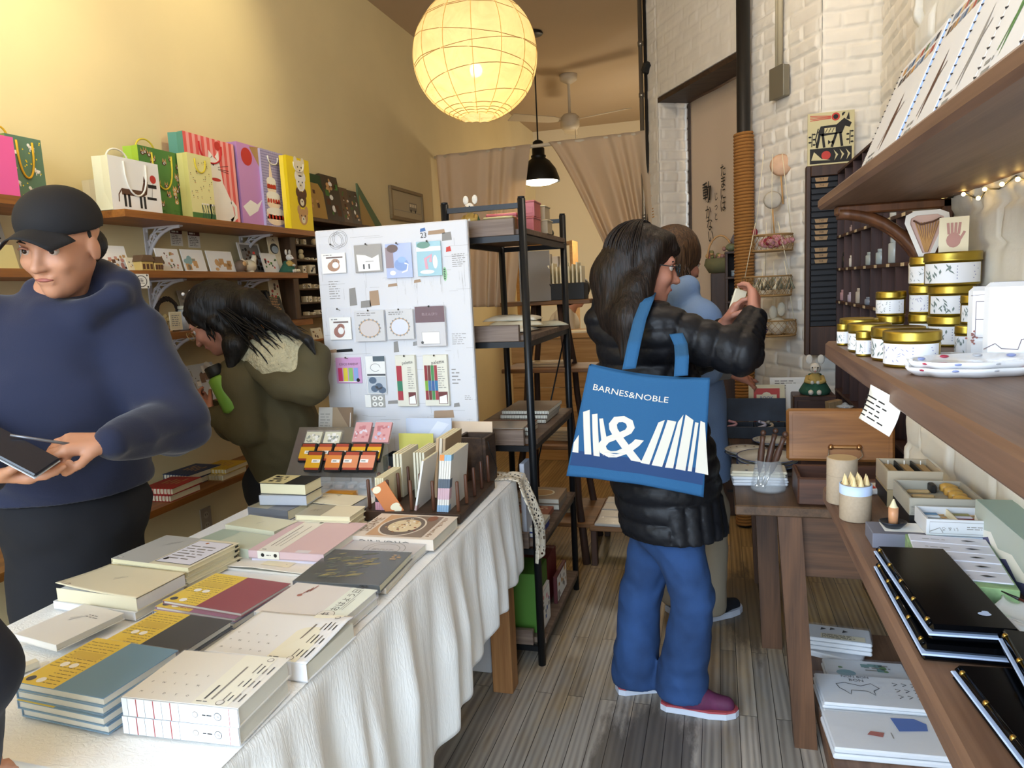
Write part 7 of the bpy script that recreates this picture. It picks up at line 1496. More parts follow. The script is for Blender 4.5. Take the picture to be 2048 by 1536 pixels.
q=ay(1448,545,4.64);m=M();m.box(-.06,.1,0,.13,0,q.z,cw,.004);one(m,'dark_pedestal','dark wooden pedestal left of the cubby shelf','pedestal',(q.x-.02,4.64,0));t=thing('flower_basket','rounded basket of dried flowers on the dark pedestal','basket',(q.x-.02,4.71,q.z+.0006));m=M();m.lathe([(0,0),(.07,.0),(.1,.05),(.09,.09),(.085,.09),(.09,.05),(0,.01)],mt('basket_olive','6e6a48',.9),20);m.build('basket_bowl',t);m=M();[m.ball((RN.gauss(0,.045),RN.gauss(0,.03),.09+abs(RN.gauss(0,.025))),.014,(tan,mt('dry_olive','7d7a4a'),mt('dry_rose','a3776a'))[i%3],7,5)for i in range(26)];m.tube([(-.08*math.cos(q),0,.08+.15*math.sin(q))for q in[PI*i/10 for i in range(11)]],.006,tan,6);m.build('dried_flowers',t)
bk_=mt('basket_straw','a07e50',.8);BY_=3.9
def basket(lab,px,ytop,ybot,Y,r,kids,grp='hanging net baskets on the corner wall'):
 c=ay(px,ybot,Y);h=ay(px,ytop,Y).z-c.z;t=thing('hanging_basket',lab,'basket',(c.x,Y,c.z),(0,0,0),grp);m=M();a=.72
 for z in(0,h*.98):m.tube([(r*math.cos(q),a*r*math.sin(q),z+.002)for q in[2*PI*i/28 for i in range(29)]],.0045,bk_,6,cap=False)
 m.lathe([(0,-.004),(r*.98,-.004),(r*.98,0),(0,0)],bk_,24,a=a);m.build('basket_rim',t);m=M();n=22
 for i in range(n):
  for s in(-1,1):m.tube([(r*(1+.05*math.sin(PI*k/4))*math.cos(2*PI*(i+s*k*.55)/n),a*r*(1+.05*math.sin(PI*k/4))*math.sin(2*PI*(i+s*k*.55)/n),h*k/4)for k in range(5)],.0013,bk_,4,cap=False)
 m.build('netting',t);m=M()
 for s in(-1,1):m.tube([(s*r*.9,-a*r*.5,h),(s*r*.45,-a*r*.2,h+kids)],.0018,crm,5)
 m.tube([(0,a*r,h),(.0,a*r*.2,h+kids)],.0018,crm,5);m.build('cord',t);return c,h
c1,h1=basket('top hanging basket holding red checked fabric',1545,470,502,BY_,.096,.40);c2,h2=basket('middle hanging basket holding pale dried leaves',1533,553,592,BY_-.03,.118,.27);c3,h3=basket('bottom hanging basket holding a white rabbit toy',1548,641,671,BY_-.02,.104,.30)
ging=mt('checked_fabric','c98a92',.8,var=(90,.35));m=M()
for i in range(34):m.ball((RN.gauss(0,.032),RN.gauss(0,.022),.03+abs(RN.gauss(.02,.022))),(RN.uniform(.012,.026),.01,RN.uniform(.012,.022)),ging if i%3 else mt('check_red','8f2b3c',.8),8,6)
one(m,'fabric_bundle','crumpled red checked fabric in the top hanging basket','fabric',(c1.x,BY_,c1.z+.002));m=M()
for i in range(46):q=RN.random()*6.28;x,y=RN.gauss(0,.05),RN.gauss(0,.03);m.tube([(x,y,.03),(x+.02*math.cos(q),y+.015*math.sin(q),.05+RN.random()*.05)],[.007,.002],(mt('sage_leaf','8c8a74',.9),crm,mt('dusty_leaf','6e6a58',.9))[i%3],5)
one(m,'dried_leaves','pale dried leaves in the middle hanging basket','plant',(c2.x,BY_-.03,c2.z+.002))
t=thing('crochet_rabbit','white crochet rabbit toy in the bottom hanging basket','toy',(c3.x+.015,BY_-.02,c3.z+.003));cr=mt('crochet_white','d2c8b2',.9,bump=(200,.6));m=M();m.ball((0,0,.045),(.046,.04,.045),cr,16,12);m.build('body',t)
for s,z in((-1,.115),(1,.13)):m=M();m.ball((s*.02,0,z),(.021,.014,.036),cr,12,10);m.build('ear',t)
m=M();m.ball((0,0,.03),(.03,.026,.03),mt('crochet_blue','2f3270',.9,bump=(200,.6)),14,10);m.ball((0.01,-.024,.034),(.012,.006,.012),cr,10,8);one(m,'crochet_ball','dark blue crochet toy beside the white rabbit toy','toy',(c3.x-.062,BY_-.04,c3.z+.003))
for i,(px,py,r,c,lab)in enumerate(((1562,330,.055,'d9b394','pale pink round wall pad above the hanging baskets'),(1545,400,.045,'c3bcae','grey white round wall pad above the hanging baskets'))):
 q=Vector((ay(px,py,4.0).x,4.0,ay(px,py,4.0).z));m=M();m.lathe([(0,-.012),(r*.8,-.012),(r,0),(r*.8,.012),(0,.012)],mt('drum_'+c,c,.6,var=(30,.1)),28);m.v=[Vector((v.x,v.z,v.y))for v in m.v];m.tube([(.0,0,-r),(.01,0,-r-.14)],.004,tan,6);one(m,'round_pad',lab,'ornament',q)
ck_=wood('type_cabinet_wood','4d3221','331f14',2,1,.5);kx0=ay(1611,500,3.735).x;kz0,kz1=ay(1610,711,3.735).z,ay(1610,333,3.735).z
t=thing('drawer_cabinet','tall dark cabinet of shallow numbered drawers on the corner wall','cabinet',(kx0,3.735,kz0));Wk,Hk=.2,kz1-kz0
for q in((0,.022,0,Hk),(Wk-.022,Wk,0,Hk),(.022,Wk-.022,Hk-.05,Hk),(.022,Wk-.022,0,.14)):m=M();m.box(q[0],q[1],0,.045,q[2],q[3],ck_,.003);m.build('cabinet_frame',t)
m=M();m.box(.022,Wk-.022,.02,.045,.14,Hk-.05,blk);m.build('cabinet_back',t);nd_=26;hd_=(Hk-.19)/nd_;lk=mt('drawer_label','a3835c',.6)
for i in range(nd_):
 m=M();z=.14+hd_*i;m.box(.024,Wk-.024,.006,.02,z+.001,z+hd_-.003,mt('drawer_black','16161a',.5),.002);dr_=m.build('drawer',t)
 yp=kz0+z+hd_/2
 if i in(25,24,18,17,16,15,13,12,11):m=M();m.poly([(.045,z+.003),(.095,z+.003),(.1,z+hd_-.006),(.04,z+hd_-.006)],lk,0);m.text(str(717-(25-i)),hd_*.5,ink,.07,z+hd_*.45,.0004);m.v=[Vector((v.x,.0055-v.z,v.y))for v in m.v];m.build('label_plate',dr_)
q0,q1,q2=ay(1615,324,3.742),ay(1708,324,3.742),ay(1612,220,3.742);w,h=q1.x-q0.x,q2.z-q0.z
m=M();m.box(0,w,0,.012,0,h,mt('poster_cream','cfc69a',.6),.001)
with m.at((0,-.0004,0),FR):
 m.rect(w*.05,w*.95,h*.03,h*.32,ink,0);z=.0003
 m.poly([(w*.22,h*.62),(w*.28,h*.74),(w*.62,h*.75),(w*.78,h*.86),(w*.94,h*.76),(w*.9,h*.68),(w*.8,h*.71),(w*.74,h*.58),(w*.3,h*.55)],ink,z);m.poly([(w*.82,h*.84),(w*.88,h*.97),(w*.9,h*.82)],ink,z)
 for a_,b_ in((.26,.2),(.32,.36),(.62,.52),(.7,.74)):m.line([(w*a_,h*.6),(w*(a_+b_)/2,h*.46),(w*b_,h*.33)],w*.055,ink,z)
 m.line([(w*.23,h*.7),(w*.17,h*.5),(w*.2,h*.36)],w*.025,ink,z);m.rect(w*.36,w*.6,h*.6,h*.7,mt('poster_cream','cfc69a'),z+.0003);[m.line([(w*(.38+.07*i),h*.61),(w*(.43+.07*i),h*.69)],.003,ink,z+.0005)for i in range(3)]
 m.disc(w*.6,h*.9,w*.09,red,z,n=18);m.disc(w*.6,h*.9,w*.055,ink,z+.0003,n=14);[m.line([(w*.05,h*(.95-.03*i)),(w*.5,h*(.92-.015*i))],.003,red,z)for i in range(4)];m.disc(w*.78,h*.93,w*.05,ink,z,n=12,a0=1,a1=4)
 for x in(.09,.9):m.line([(w*x,h*.36),(w*(x+.01),h*.62)],.004,ink,z);[m.disc(w*(x+(-.04 if k%2 else .05)),h*(.4+.05*k),w*.035,ink,z,h*.018,8)for k in range(5)]
 m.poly([(w*.44,h*.47),(w*.5,h*.43),(w*.56,h*.47),(w*.56,h*.38),(w*.5,h*.42),(w*.44,h*.38)],ink,z);pc_=mt('poster_cream','cfc69a')
 m.disc(w*.4,h*.18,w*.1,red,z,n=18);m.poly([(w*.08,h*.1),(w*.5,h*.08),(w*.3,h*.12),(w*.14,h*.26)],pc_,z+.0003);[m.poly([(w*(.56+.13*k),h*.28),(w*(.66+.13*k),h*.18),(w*(.58+.13*k),h*.07),(w*(.61+.13*k),h*.18)],pc_,z)for k in range(3)]
one(m,'donkey_poster','cream folk art board with a black donkey on top of the drawer cabinet','poster',(q0.x,3.742,kz1+.0008))
px0=.545;pg=thing('pigeonhole_cabinet','dark wooden pigeonhole cabinet standing on the desk by the wall','cabinet',(px0,3.70,DZ),RW);pgw=wood('pigeonhole_wood','4a2e27','311c18',2,1,.55)
zs=[ay(1661,y,3.7).z-DZ for y in(601,537,473,409)];zs=[.12]+zs+[zs[-1]+(zs[-1]-zs[-2])];Lp,Dp=1.36,.185
for z in zs:m=M();m.box(0,Lp,0,Dp,z-.012,z,pgw,.001);m.build('pigeonhole_shelf',pg)
m=M();m.box(0,Lp,Dp,Dp+.012,0,zs[-1],pgw);m.build('back_panel',pg);nc_=7
for i in range(nc_+1):
 m=M();x=(Lp-.008)*i/nc_
 for a_,b_ in zip(zs,zs[1:]):m.box(x,x+.008,.002,Dp,a_+.0003,b_-.0125,pgw)
 m.box(x,x+.008,.002,Dp,0,zs[0]-.0125,pgw);m.build('divider',pg)
lbm=mt('hole_label','cdb894',.6)
for r in(1,2,3):
 for i in range(nc_):m=M();x=Lp*(i+.5)/nc_;m.box(x-.02,x+.02,-.0015,-.0003,zs[r]-.0115,zs[r]-.001,lbm);m.build('label_strip',pg)
GB2='little bottles and jars in the pigeonholes';k=0;glb=film('bottle_glass','c9d4d8',.45,.1)
rn=['lower','middle','upper']
for r,col,h,rr,c,lab in((1,0,.05,.018,'b58f92','pink'),(1,1,.042,.017,'b0a6b5','lilac'),(1,2,.062,.018,'b3a89a','beige'),(1,3,.03,.019,'7c828c','grey'),(2,0,.07,.012,'2a2a2c','black capped'),(2,1,.05,.013,'cfc9c0','white'),(2,3,.05,.018,'9aa09c','clear'),(2,4,.055,.02,'9aa4a6','clear'),(2,5,.085,.02,'a3a8a6','tall clear'),(3,1,.03,.012,'a08a84','tiny pink'),(3,3,.045,.012,'9fb0b5','bluish'),(3,5,.09,.018,'cfcabd','white capped')):
 t=thing('small_bottle',lab+' bottle in the '+rn[r-1]+' pigeonhole row, '+nth[col]+' column from the far end','bottle',(px0+.023,3.70-Lp*(col+.42)/nc_,DZ+zs[r]+.0006),(0,0,0),GB2);m=M();m.cyl(rr,0,h*.78,mt('bottle_'+c,c,.15),14,b=.003);m.build('bottle_body',t);m=M();m.cyl(rr*.7,h*.781,h,mt('cap_'+c,c,.4),12,b=.001);m.build('cap',t)
pine=wood('pine_boards','c79a5c','a87a3e',0,1,.5);t=thing('shop_counter','pale pine shop counter with plank front at the back','counter',(-1.05,5.95,0));m=M();m.box(-.62,.62,-.3,.3,1.02,1.06,pine,.004);m.build('counter_top',t)
for i in range(5):m=M();m.box(-.6,.6,-.28,-.26,.205*i+.002,.205*i+.203-(.005 if i==4 else 0),pine,.002);m.build('front_plank',t)
for x in(-.6,.58):m=M();m.box(x,x+.02,-.259,.28,0,1.019,pine);m.build('counter_side',t)
m=M();[m.ball((RN.gauss(0,.05),RN.gauss(0,.03),.02+abs(RN.gauss(0,.02))),.022,(mt('cloth_plum','6a4a5c',.9),mt('cloth_grey','8a808a',.9))[i%2],8,6)for i in range(16)];one(m,'cloth_heap','heap of plum coloured cloth on the pine counter','cloth',(-.88,5.8,1.061));m=M();m.box(-.25,.25,-.1,.1,0,.012,crm);one(m,'wrapping_paper','cream paper spread on the pine counter','paper',(-1.0,5.80,1.0606))
t=thing('pine_shelf','open pine shelf with white goods in the back room','shelf',(-1.72,7.4,0));
for x in(-.3,.28):m=M();m.box(x,x+.03,-.15,.15,0,1.9,pine);m.build('shelf_upright',t)
for z in(.5,.9,1.25,1.6,1.87):m=M();m.box(-.27,.28,-.15,.15,z,z+.025,pine);m.build('shelf_board',t)
for i in range(12):m=M();m.box(-.03,.03,-.05,.05,0,RN.uniform(.12,.2),wht,.003);one(m,'white_carton',nth[i%6]+' white carton from the left on the '+('lower' if i<6 else 'upper')+' board of the back pine shelf','carton',(-1.92+.08*(i%6),7.32,(1.2756 if i<6 else 1.6256)),(0,0,0),'white cartons on the back pine shelf')
br_w=wood('branch_wood','4a2f20','2b1a11',2,1,.7);seat=wood('stand_plank','8a6038','65421f',0,1,.55)
def rustic(lab,x,y,tops,fx,fy,hw):
 t=thing('branch_stand',lab,'display stand',(x,y,0));H=max(tops)-.0225
 for sx in(-1,1):
  for sy in(-1,1):m=M();m.tube([(sx*fx*(1-.62*k/8)+.006*math.sin(k*2.1+sx),sy*fy*(1-.75*k/8)+.005*math.sin(k*1.7),H*k/8)for k in range(9)],[.021-.0008*k for k in range(9)],br_w,8);m.build('branch_leg',t)
 for z in tops:m=M();k=1-.62*z/H;m.box(-hw,hw,-fy*k-.03,fy*k+.03,z-.022,z,seat,.003);m.build('stand_shelf',t)
 return t
rustic('tall stand of dark branch legs right behind the steel rack',-.86,3.72,(.22,.62,1.02,1.37),.19,.22,.24)
GPk='clear wrapped packs on the branch stand'
for z,n,lab in((.62,4,'middle'),(.22,4,'lowest'),(1.02,2,'upper')):
 for i in range(n):m=M();m.box(-.11,.11,-.05,.05,0,.013,mt('pack_straw','b59a6a' if z!=.22 else 'b5ab98',.35),.003);m.box(-.112,.112,-.052,.052,-.0002,.0135,shr);one(m,'wrapped_pack',['bottom','second','third','top'][i]+' clear wrapped pack of the pile on the '+lab+' shelf of the branch stand','pack',(-.86+RN.uniform(-.006,.006),3.70,z+.0006+.0142*i),(0,0,RN.uniform(-.1,.1)),GPk)
t=thing('card_box','black box filled with cream envelopes on top of the branch stand','box',(-.76,3.68,1.3706));m=M();m.box(-.11,.11,-.06,.06,0,.085,blk,.002);m.build('box_body',t);m=M();[m.box(-.1+.021*i,-.092+.021*i,-.05,.05,.086,.17+.01*(i%3),crm)for i in range(10)];m.build('envelopes',t)
m=M();m.box(0,.16,0,.008,0,.26,mt('grey_board','77716a',.5));one(m,'framed_print','grey framed panel leaning on the branch stand','panel',(-.98,3.58,1.3706),(-.12,0,.2))
t=thing('low_bench','low wooden bench with wrapped packs on the floor beyond the rack','bench',(-.50,3.72,0));m=M();m.box(-.14,.14,-.25,.25,.19,.215,seat,.003);m.build('bench_top',t)
for sx in(-1,1):
 for sy in(-1,1):m=M();m.box(sx*.12-.015,sx*.12+.015,sy*.22-.02,sy*.22+.02,0,.189,br_w,.003);m.build('leg',t)
for i in range(4):m=M();m.box(-.11,.11,-.055,.055,0,.014,mt('pack_pale','b8b0a0',.25),.003);m.box(-.112,.112,-.057,.057,-.0002,.0146,shr);one(m,'wrapped_pack',nth[i]+' clear wrapped pack from the near end of the low bench','pack',(-.50,3.53+.122*i,.2156),(0,0,RN.uniform(-.06,.06)),'clear wrapped packs on the low bench')
t=thing('wicker_basket','brown wicker basket on the floor before the pine counter','basket',(-.42,4.75,0));m=M();wk=mt('wicker','8a6238',.8,bump=(120,.8),st=(1,1,3));m.lathe([(0,.003),(.16,.003),(.19,.18),(.2,.2),(.18,.2),(.15,.02),(0,.02)],wk,36);m.build('basket_body',t);m=M();[m.tube([(.19*math.cos(q),.19*math.sin(q),z)for q in[2*PI*i/36 for i in range(37)]],.007,wk,5,cap=False)for z in(.03,.06,.09,.12,.15,.18)];m.build('weave_hoops',t)
V3=lambda*a:np.array(a,float)
def J(px,py,Y):return np.array(ay(px,py,Y))
def un(v):v=np.array(v,float);return v/np.linalg.norm(v)
skin=mt('skin','c08a6c',.5,sub=.15,var=(9,.06));skin2=mt('skin_rosy','b57c66',.5,sub=.15,var=(9,.06));lipm=mt('lips','9c5a50',.45);hairb=None
def hair_mat(name,c1,c2):
 if name in MAT:return MAT[name]
 m,nt,b=base(name);L=nt.links.new;n=nd(nt,'ShaderNodeTexNoise');n.inputs['Scale'].default_value=1;n.inputs['Detail'].default_value=4;n.inputs['Distortion'].default_value=.6;L(coords(nt,(150,150,9)),n.inputs['Vector'])
 r=nd(nt,'ShaderNodeValToRGB');e=r.color_ramp.elements;e[0].position,e[1].position=.35,.75;e[0].color=(*lin(c2),1);e[1].color=(*lin(c1),1);L(n.outputs['Fac'],r.inputs[0]);L(r.outputs[0],b.inputs['Base Color']);b.inputs['Roughness'].default_value=.5;b.inputs['Specular IOR Level'].default_value=.3
 bp=nd(nt,'ShaderNodeBump');bp.inputs['Strength'].default_value=.6;bp.inputs['Distance'].default_value=.004;L(n.outputs['Fac'],bp.inputs['Height']);L(bp.outputs[0],b.inputs['Normal']);MAT[name]=m;return m
def strands(X,Y,Z):return .0012*np.sin(vn(X*26,Y*26,Z*2.5)*46)+.002*vn(X*16,Y*16,Z*5)
def head(b,c,f,u,s=1):
 f=un(f);u=un(np.array(u)-f*np.dot(u,f));r=np.cross(f,u);Rm=np.stack([f,r,u],1);P=lambda a,q,d:c+s*(f*a+r*q+u*d)
 b.ell(P(-.012,0,.03),s*V3(.098,.077,.1),Rm,.02);b.ell(P(.032,0,-.035),s*V3(.062,.060,.082),Rm,.03);b.cap(P(.045,0,-.092),P(.07,0,-.098),.03*s,.02*s,.025)
 b.cap(P(.088,0,.004),P(.112,0,-.036),.008*s,.0125*s,.014);b.ell(P(.1,-.012,-.038),s*V3(.01,.009,.008),Rm,.008);b.ell(P(.1,.012,-.038),s*V3(.01,.009,.008),Rm,.008)
 b.cap(P(.083,-.034,.022),P(.083,.034,.022),.011*s,k=.02)
 for q in(-1,1):b.ell(P(.1,q*.033,.001),s*V3(.016,.017,.012),Rm,.012,True);b.ell(P(-.006,q*.079,-.012),s*V3(.02,.008,.031),Rm,.01);b.ell(P(.07,q*.038,-.03),s*V3(.02,.02,.02),Rm,.02)
 b.cap(P(.088,-.017,-.0615),P(.088,.017,-.0615),.0075*s,k=.006);b.cap(P(.087,-.014,-.073),P(.087,.014,-.073),.0075*s,k=.006)
 return P,f,r,u
def hand(b,w,d,n,th,curl,s=1):
 d=un(d);n=un(np.array(n)-d*np.dot(n,d));th=un(np.array(th)-d*np.dot(th,d)-n*np.dot(th,n));
 for q in(-.022,0,.022):b.cap(w+th*q*.5*s,w+(d*.082+th*q)*s,.017*s,.0155*s,.012)
 for i,L in enumerate((.068,.076,.071,.056)):
  p=w+(d*.084+th*(.03-.02*i))*s;a=0
  for k in range(3):
   a+=curl[i]*(.7,1,.8)[k];q=p+(d*math.cos(a)+n*math.sin(a))*L*s*(.45,.32,.25)[k];b.cap(p,q,(.0088-.0006*k)*s,(.0084-.0008*k)*s,.004);p=q
 p=w+(d*.028+th*.026)*s;q=p+un(d*.65+th*.6+n*.45)*.045*s;e=q+un(d*.85+n*.6+th*.05)*.034*s;b.cap(p,q,.0125*s,.0095*s,.012);b.cap(q,e,.0095*s,.0078*s,.004)
def face_bits(root,P,f,r,u,s=1,brow='2a211c'):
 for q in(-1,1):
  m=M();c=P(.0815,q*.033,.001);c=c-.0022*f;m.ball(c,.0122*s,mt('eye_white','b8ada2',.3),12,8);m.ball(c+s*f*.0066,.0075*s,mt('iris_dark','2a1c14',.15),10,8);world_parts(root,[('eye',m)])
  m=M();m.tube([P(.093,q*.018,.02),P(.093,q*.033,.025),P(.083,q*.048,.021)],[.003,.0035,.002],mt('eyebrow_'+brow,brow,.8),6);m.tube([P(.0925,q*.021,.006),P(.095,q*.033,.0105),P(.088,q*.046,.005)],.0028,skin2,6);world_parts(root,[('eyebrow',m)])
 m=M();m.tube([P(.091,-.021,-.067),P(.0965,-.008,-.0665),P(.0965,.008,-.0665),P(.091,.021,-.067)],[.002,.0045,.0045,.002],lipm,8);world_parts(root,[('lips',m)])
def glasses(root,P,col,s=1):
 m=M();g=mt('frame_'+col,col,.3,.3)
 for q in(-1,1):m.tube([P(.108,q*(.036+.024*math.cos(a)),-.002+.019*math.sin(a))for a in[2*PI*i/16 for i in range(17)]],.0018*s,g,5);m.tube([P(.106,q*.058,.006),P(.05,q*.082,.006),P(-.01,q*.086,.004)],.0017*s,g,5)
 m.tube([P(.108,-.012,.0),P(.112,0,.003),P(.108,.012,0)],.0018*s,g,5);world_parts(root,[('eyeglasses',m)])
def skinbody(lab,j,sk,h=.006,s=1,hands=None,base_=None):
 b=Body();P,f,r,u=head(b,j['head'],j['fwd'],j['up'],s);b.cap(j['head']-u*.05*s-f*.02*s,j['neck'],.052*s,.056*s,.03)
 b.chain([j['neck'],j['chest'],j['hips']],[.06,.09,.09],.04);b.cap(j['sh'][0],j['sh'][1],.04,k=.03)
 for a,e,w in zip(j['sh'],j['el'],j['wr']):b.chain([a,e,w],[.042,.034,.0265],.02)
 for k,(kn,an,to)in enumerate(zip(j['kn'],j['an'],j['toe'])):b.chain([j['hips'],kn,an],[.03,.036,.031],.02);b.cap(an,an+(to-an)*.3,.03,.025,.02)
 for hh in hands or[]:hand(b,*hh)
 V,F=b.mesh(h);bs=base_ if base_ is not None else(j['hips'][0],j['hips'][1],0)
 o=npmesh('person',V,F,[sk],loc=bs);bpy.context.view_layer.update();tag(o,lab,'person','shoppers');return o,P,f,r,u
def cloth(root,nm,b,mat,h=.008,disp=None,clip=None,label=None):
 V,F=b.mesh(h,disp,clip);o=npmesh(nm,V,F,[mat],parent=root)
 if label:o['label']=label
 return o
def shoe(root,heel,toe,c,sole,hgt=.085):
 heel,toe=np.array(heel),np.array(toe);d=un(toe-heel);b=Body();up=V3(0,0,1);b.cap(heel+d*.035+up*.055,heel+d*.12+up*.05,.036,.034,.03);b.cap(heel+d*.1+up*.045,toe-d*.04+up*.035,.036,.027,.04);b.cap(heel+d*.04+up*.06,heel+d*.05+up*hgt,.035,.038,.02)
 cloth(root,'shoe',b,c,.006,None,lambda X,Y,Z:.022-Z);m=M();sd=V3(-d[1],d[0],0);L=np.linalg.norm(toe-heel)
 prof=[(0,.02),(.02,.034),(.08,.036),(.16,.044),(L-.04,.038),(L-.01,.02),(L,0)];pts=[heel+d*a+sd*w for a,w in prof]+[heel+d*a-sd*w for a,w in prof[::-1][1:]]
 m.prism([(p[0],p[1])for p in pts],.001,.021,sole);c0=(pts[0]+pts[6])/2;m.prism([(c0[0]+(p[0]-c0[0])*.985,c0[1]+(p[1]-c0[1])*.985)for p in pts],.0212,.028,mt('sole_coral','a8484e',.5)if c.name.startswith('plum')else sole);world_parts(root,[('shoe_sole',m)])
folds=lambda a,k=9,kz=5:(lambda X,Y,Z:a*vn(X*k,Y*k,Z*kz)+a*.5*vn(X*k*2.3,Y*k*2.3,Z*kz*3.1+5))
denim=mt('denim','24406b',.9,var=(6,.4),bump=(500,.2));navyf=mt('navy_fleece','23283f',.95,sheen=.2,bump=(300,.15));blkp=mt('black_trousers','15161c',.9);puff=mt('black_puffer','0f1015',.5,spec=.35,bump=(90,.2));olive=mt('olive_canvas','50472d',.85,bump=(350,.2));fleece=mt('cream_fleece','c3b794',.95,bump=(90,1.,.012));bluew=mt('sky_blue_wool','7f9bc6',.9,bump=(200,.3));darkc=mt('dark_coat','191b26',.8)
hb_=hair_mat('hair_dark_brown','2b1e17','0b0706');hk=hair_mat('hair_black','1d1815','080606');hl_=hair_mat('hair_light_brown','6b4d34','2f2016')
def locks(root,P,f,r,u,mat,spec,s=1,wave=.004):
 m=M()
 for a,p1,D,L in spec:
  ph=RN.random()*6;pts=[];k_=RN.uniform(1.0,1.05);a=a+RN.uniform(-.03,.03)
  for i in range(9):
   p=.12+(min(p1,1.75)-.12)*i/8;pts.append(P(-.018+.113*k_*math.sin(p)*math.cos(a),.091*k_*math.sin(p)*math.sin(a),.042+.099*k_*math.cos(p)))
  q=pts[-1]
  for i in range(1,9):t_=i/8;w_=wave*math.sin(ph+i*1.3)*t_;pts.append(q+D*L*t_+r*w_+f*w_*.7+(q-P(0,0,0))*.10*math.sin(t_*2)*.6)
  m.tube(pts,[.0022+.0008*math.sin(i/16*PI)for i in range(16)]+[.0006],mat,4)
 world_parts(root,[('hair_locks',m)])
j=dict(head=J(1287,532,2.36),fwd=un((.96,.20,-.16)),up=(0,0,1),neck=J(1272,640,2.37),chest=J(1290,740,2.37),hips=J(1335,960,2.36),sh=[J(1318,660,2.25),J(1290,660,2.50)],el=[J(1478,705,2.22),J(1395,705,2.58)],wr=[J(1508,632,2.40),J(1448,652,2.50)],kn=[J(1385,1190,2.29),J(1279,1190,2.40)],an=[V3(*az(1362,1372,.09)),V3(*az(1270,1340,.09))],toe=[V3(*az(1450,1422,.03)),V3(*az(1315,1352,.03))])
j['an'][0][1]=2.31;j['an'][0][0]=J(1365,1370,2.31)[0]
hd_=[(j['wr'][0],un((.03,.5,.86)),un((-.85,.4,.1)),un((.0,.86,-.5))*1,(.55,.6,.62,.65),.95),(j['wr'][1],un((.55,-.1,.8)),un((.75,-.3,-.4)),un((.1,-.95,.2)),(.45,.5,.5,.5),.95)]
R1,P,f,r,u=skinbody('person in black puffer coat and blue jeans carrying a blue tote',j,skin2,.006,1,hd_)
face_bits(R1,P,f,r,u);glasses(R1,P,'22343c')
b=Body();c=j['head'];b.ell(P(-.018,0,.042),V3(.108,.086,.095),np.stack([f,r,u],1),.03);b.ell(P(-.05,0,-.02),V3(.078,.084,.12),np.stack([f,r,u],1),.04)
for q in(-1,1):b.chain([P(.03,q*.066,.07),P(.008,q*.08,-.02),P(-.015,q*.085,-.12),P(-.035,q*.08,-.20)],[.022,.024,.032,.025],.03)
b.cap(P(.062,-.03,.088),P(.062,.03,.088),.024,k=.03);b.chain([P(.088,-.03,.064),P(.092,0,.06),P(.088,.03,.064)],[.013,.013,.013],k=.02)
b.chain([P(-.09,0,-.05),J(1250,640,2.33),J(1246,700,2.30)],[.08,.082,.03],.05);b.chain([P(-.02,.09,-.08),J(1262,640,2.24),J(1252,715,2.205)],[.045,.055,.018],.04)
cloth(R1,'hair',b,hb_,.006,strands);locks(R1,P,f,r,u,hb_,[(a,2.6+RN.uniform(-.25,.35),V3(0,0,-1),.27+RN.uniform(-.05,.05))for a in np.linspace(1.75,5.3,150)])
b=Body();fl=((j['fwd'][0],j['fwd'][1],0),1.0)
b.chain([J(1285,690,2.37),J(1300,790,2.37),J(1325,930,2.36),J(1348,1060,2.35)],[.15,.155,.165,.178],.06);b.cap(j['sh'][0]-V3(0,0,.01),j['sh'][1]-V3(0,0,.01),.085,k=.05);b.chain([j['neck']-V3(.0,0,.03),j['chest']],[.085,.12],.05)
b.chain([j['sh'][0],j['el'][0]],[.078,.066],.04);b.chain([j['el'][0],j['wr'][0]-un(j['wr'][0]-j['el'][0])*.02],[.064,.043],.03);b.chain([j['sh'][1],j['el'][1],j['wr'][1]-un(j['wr'][1]-j['el'][1])*.03],[.085,.07,.045],.04)
b.chain([J(1228,585,2.36),J(1212,640,2.36)],[.05,.07],.05)
S0,E0,W0=j['sh'][0],j['el'][0],j['wr'][0]
def quilt(X,Y,Z):
 t=un(E0-S0);s1=(X-S0[0])*t[0]+(Y-S0[1])*t[1]+(Z-S0[2])*t[2];t2=un(W0-E0);s2=(X-E0[0])*t2[0]+(Y-E0[1])*t2[1]+(Z-E0[2])*t2[2]
 arm=(s1>.06)&(Z>1.12);fore=arm&(s1>.27)&(s2>.02);w=vn(X*7,Y*7,Z*7)*.018
 s=np.where(fore,s2*1.25+.02,np.where(arm,s1,Z));s=np.where((Z<.74)&(X>-.15),(X*.8+Y*.6)*1.25,s)
 return-.010*np.abs(np.sin(PI*(s+w)/.062))**.6+.007+.004*vn(X*22,Y*22,Z*22)+.004*vn(X*70,Y*70,Z*70)
zh=j['hips'][2]*0+J(1340,1078,2.25)[2]
cloth(R1,'puffer_coat',b,puff,.007,quilt,lambda X,Y,Z:zh-Z)
b=Body()
for k in(0,1):
 kn,an=j['kn'][k],j['an'][k];hp=j['hips']+(kn-j['hips'])*.12+V3(0,(-.06,.06)[k],-.04);b.chain([hp,kn,an-V3(0,0,.015)],[.09,.07,.086],.02)
b.ell(j['hips']-V3(0,0,.14),V3(.13,.125,.13),None,.04);kz=j['kn'][0][2]
cloth(R1,'jeans',b,denim,.007,lambda X,Y,Z:.014*vn(X*7+Z*4,Y*7,Z*2.2)+.014*np.abs(vn(X*14+Z*12,Y*14,Z*9))+.006*vn(X*30+Z*14,Y*30,Z*10)+.003*np.sin(Z*52+X*20+vn(X*8,Y*8,Z*4)*14)*np.exp(-((Z-.13)/.1)**2)+.0025*np.sin(Z*60-X*30+vn(X*9,Y*9,Z*3)*16)*np.exp(-((Z-kz)/.08)**2),lambda X,Y,Z:.052-Z)
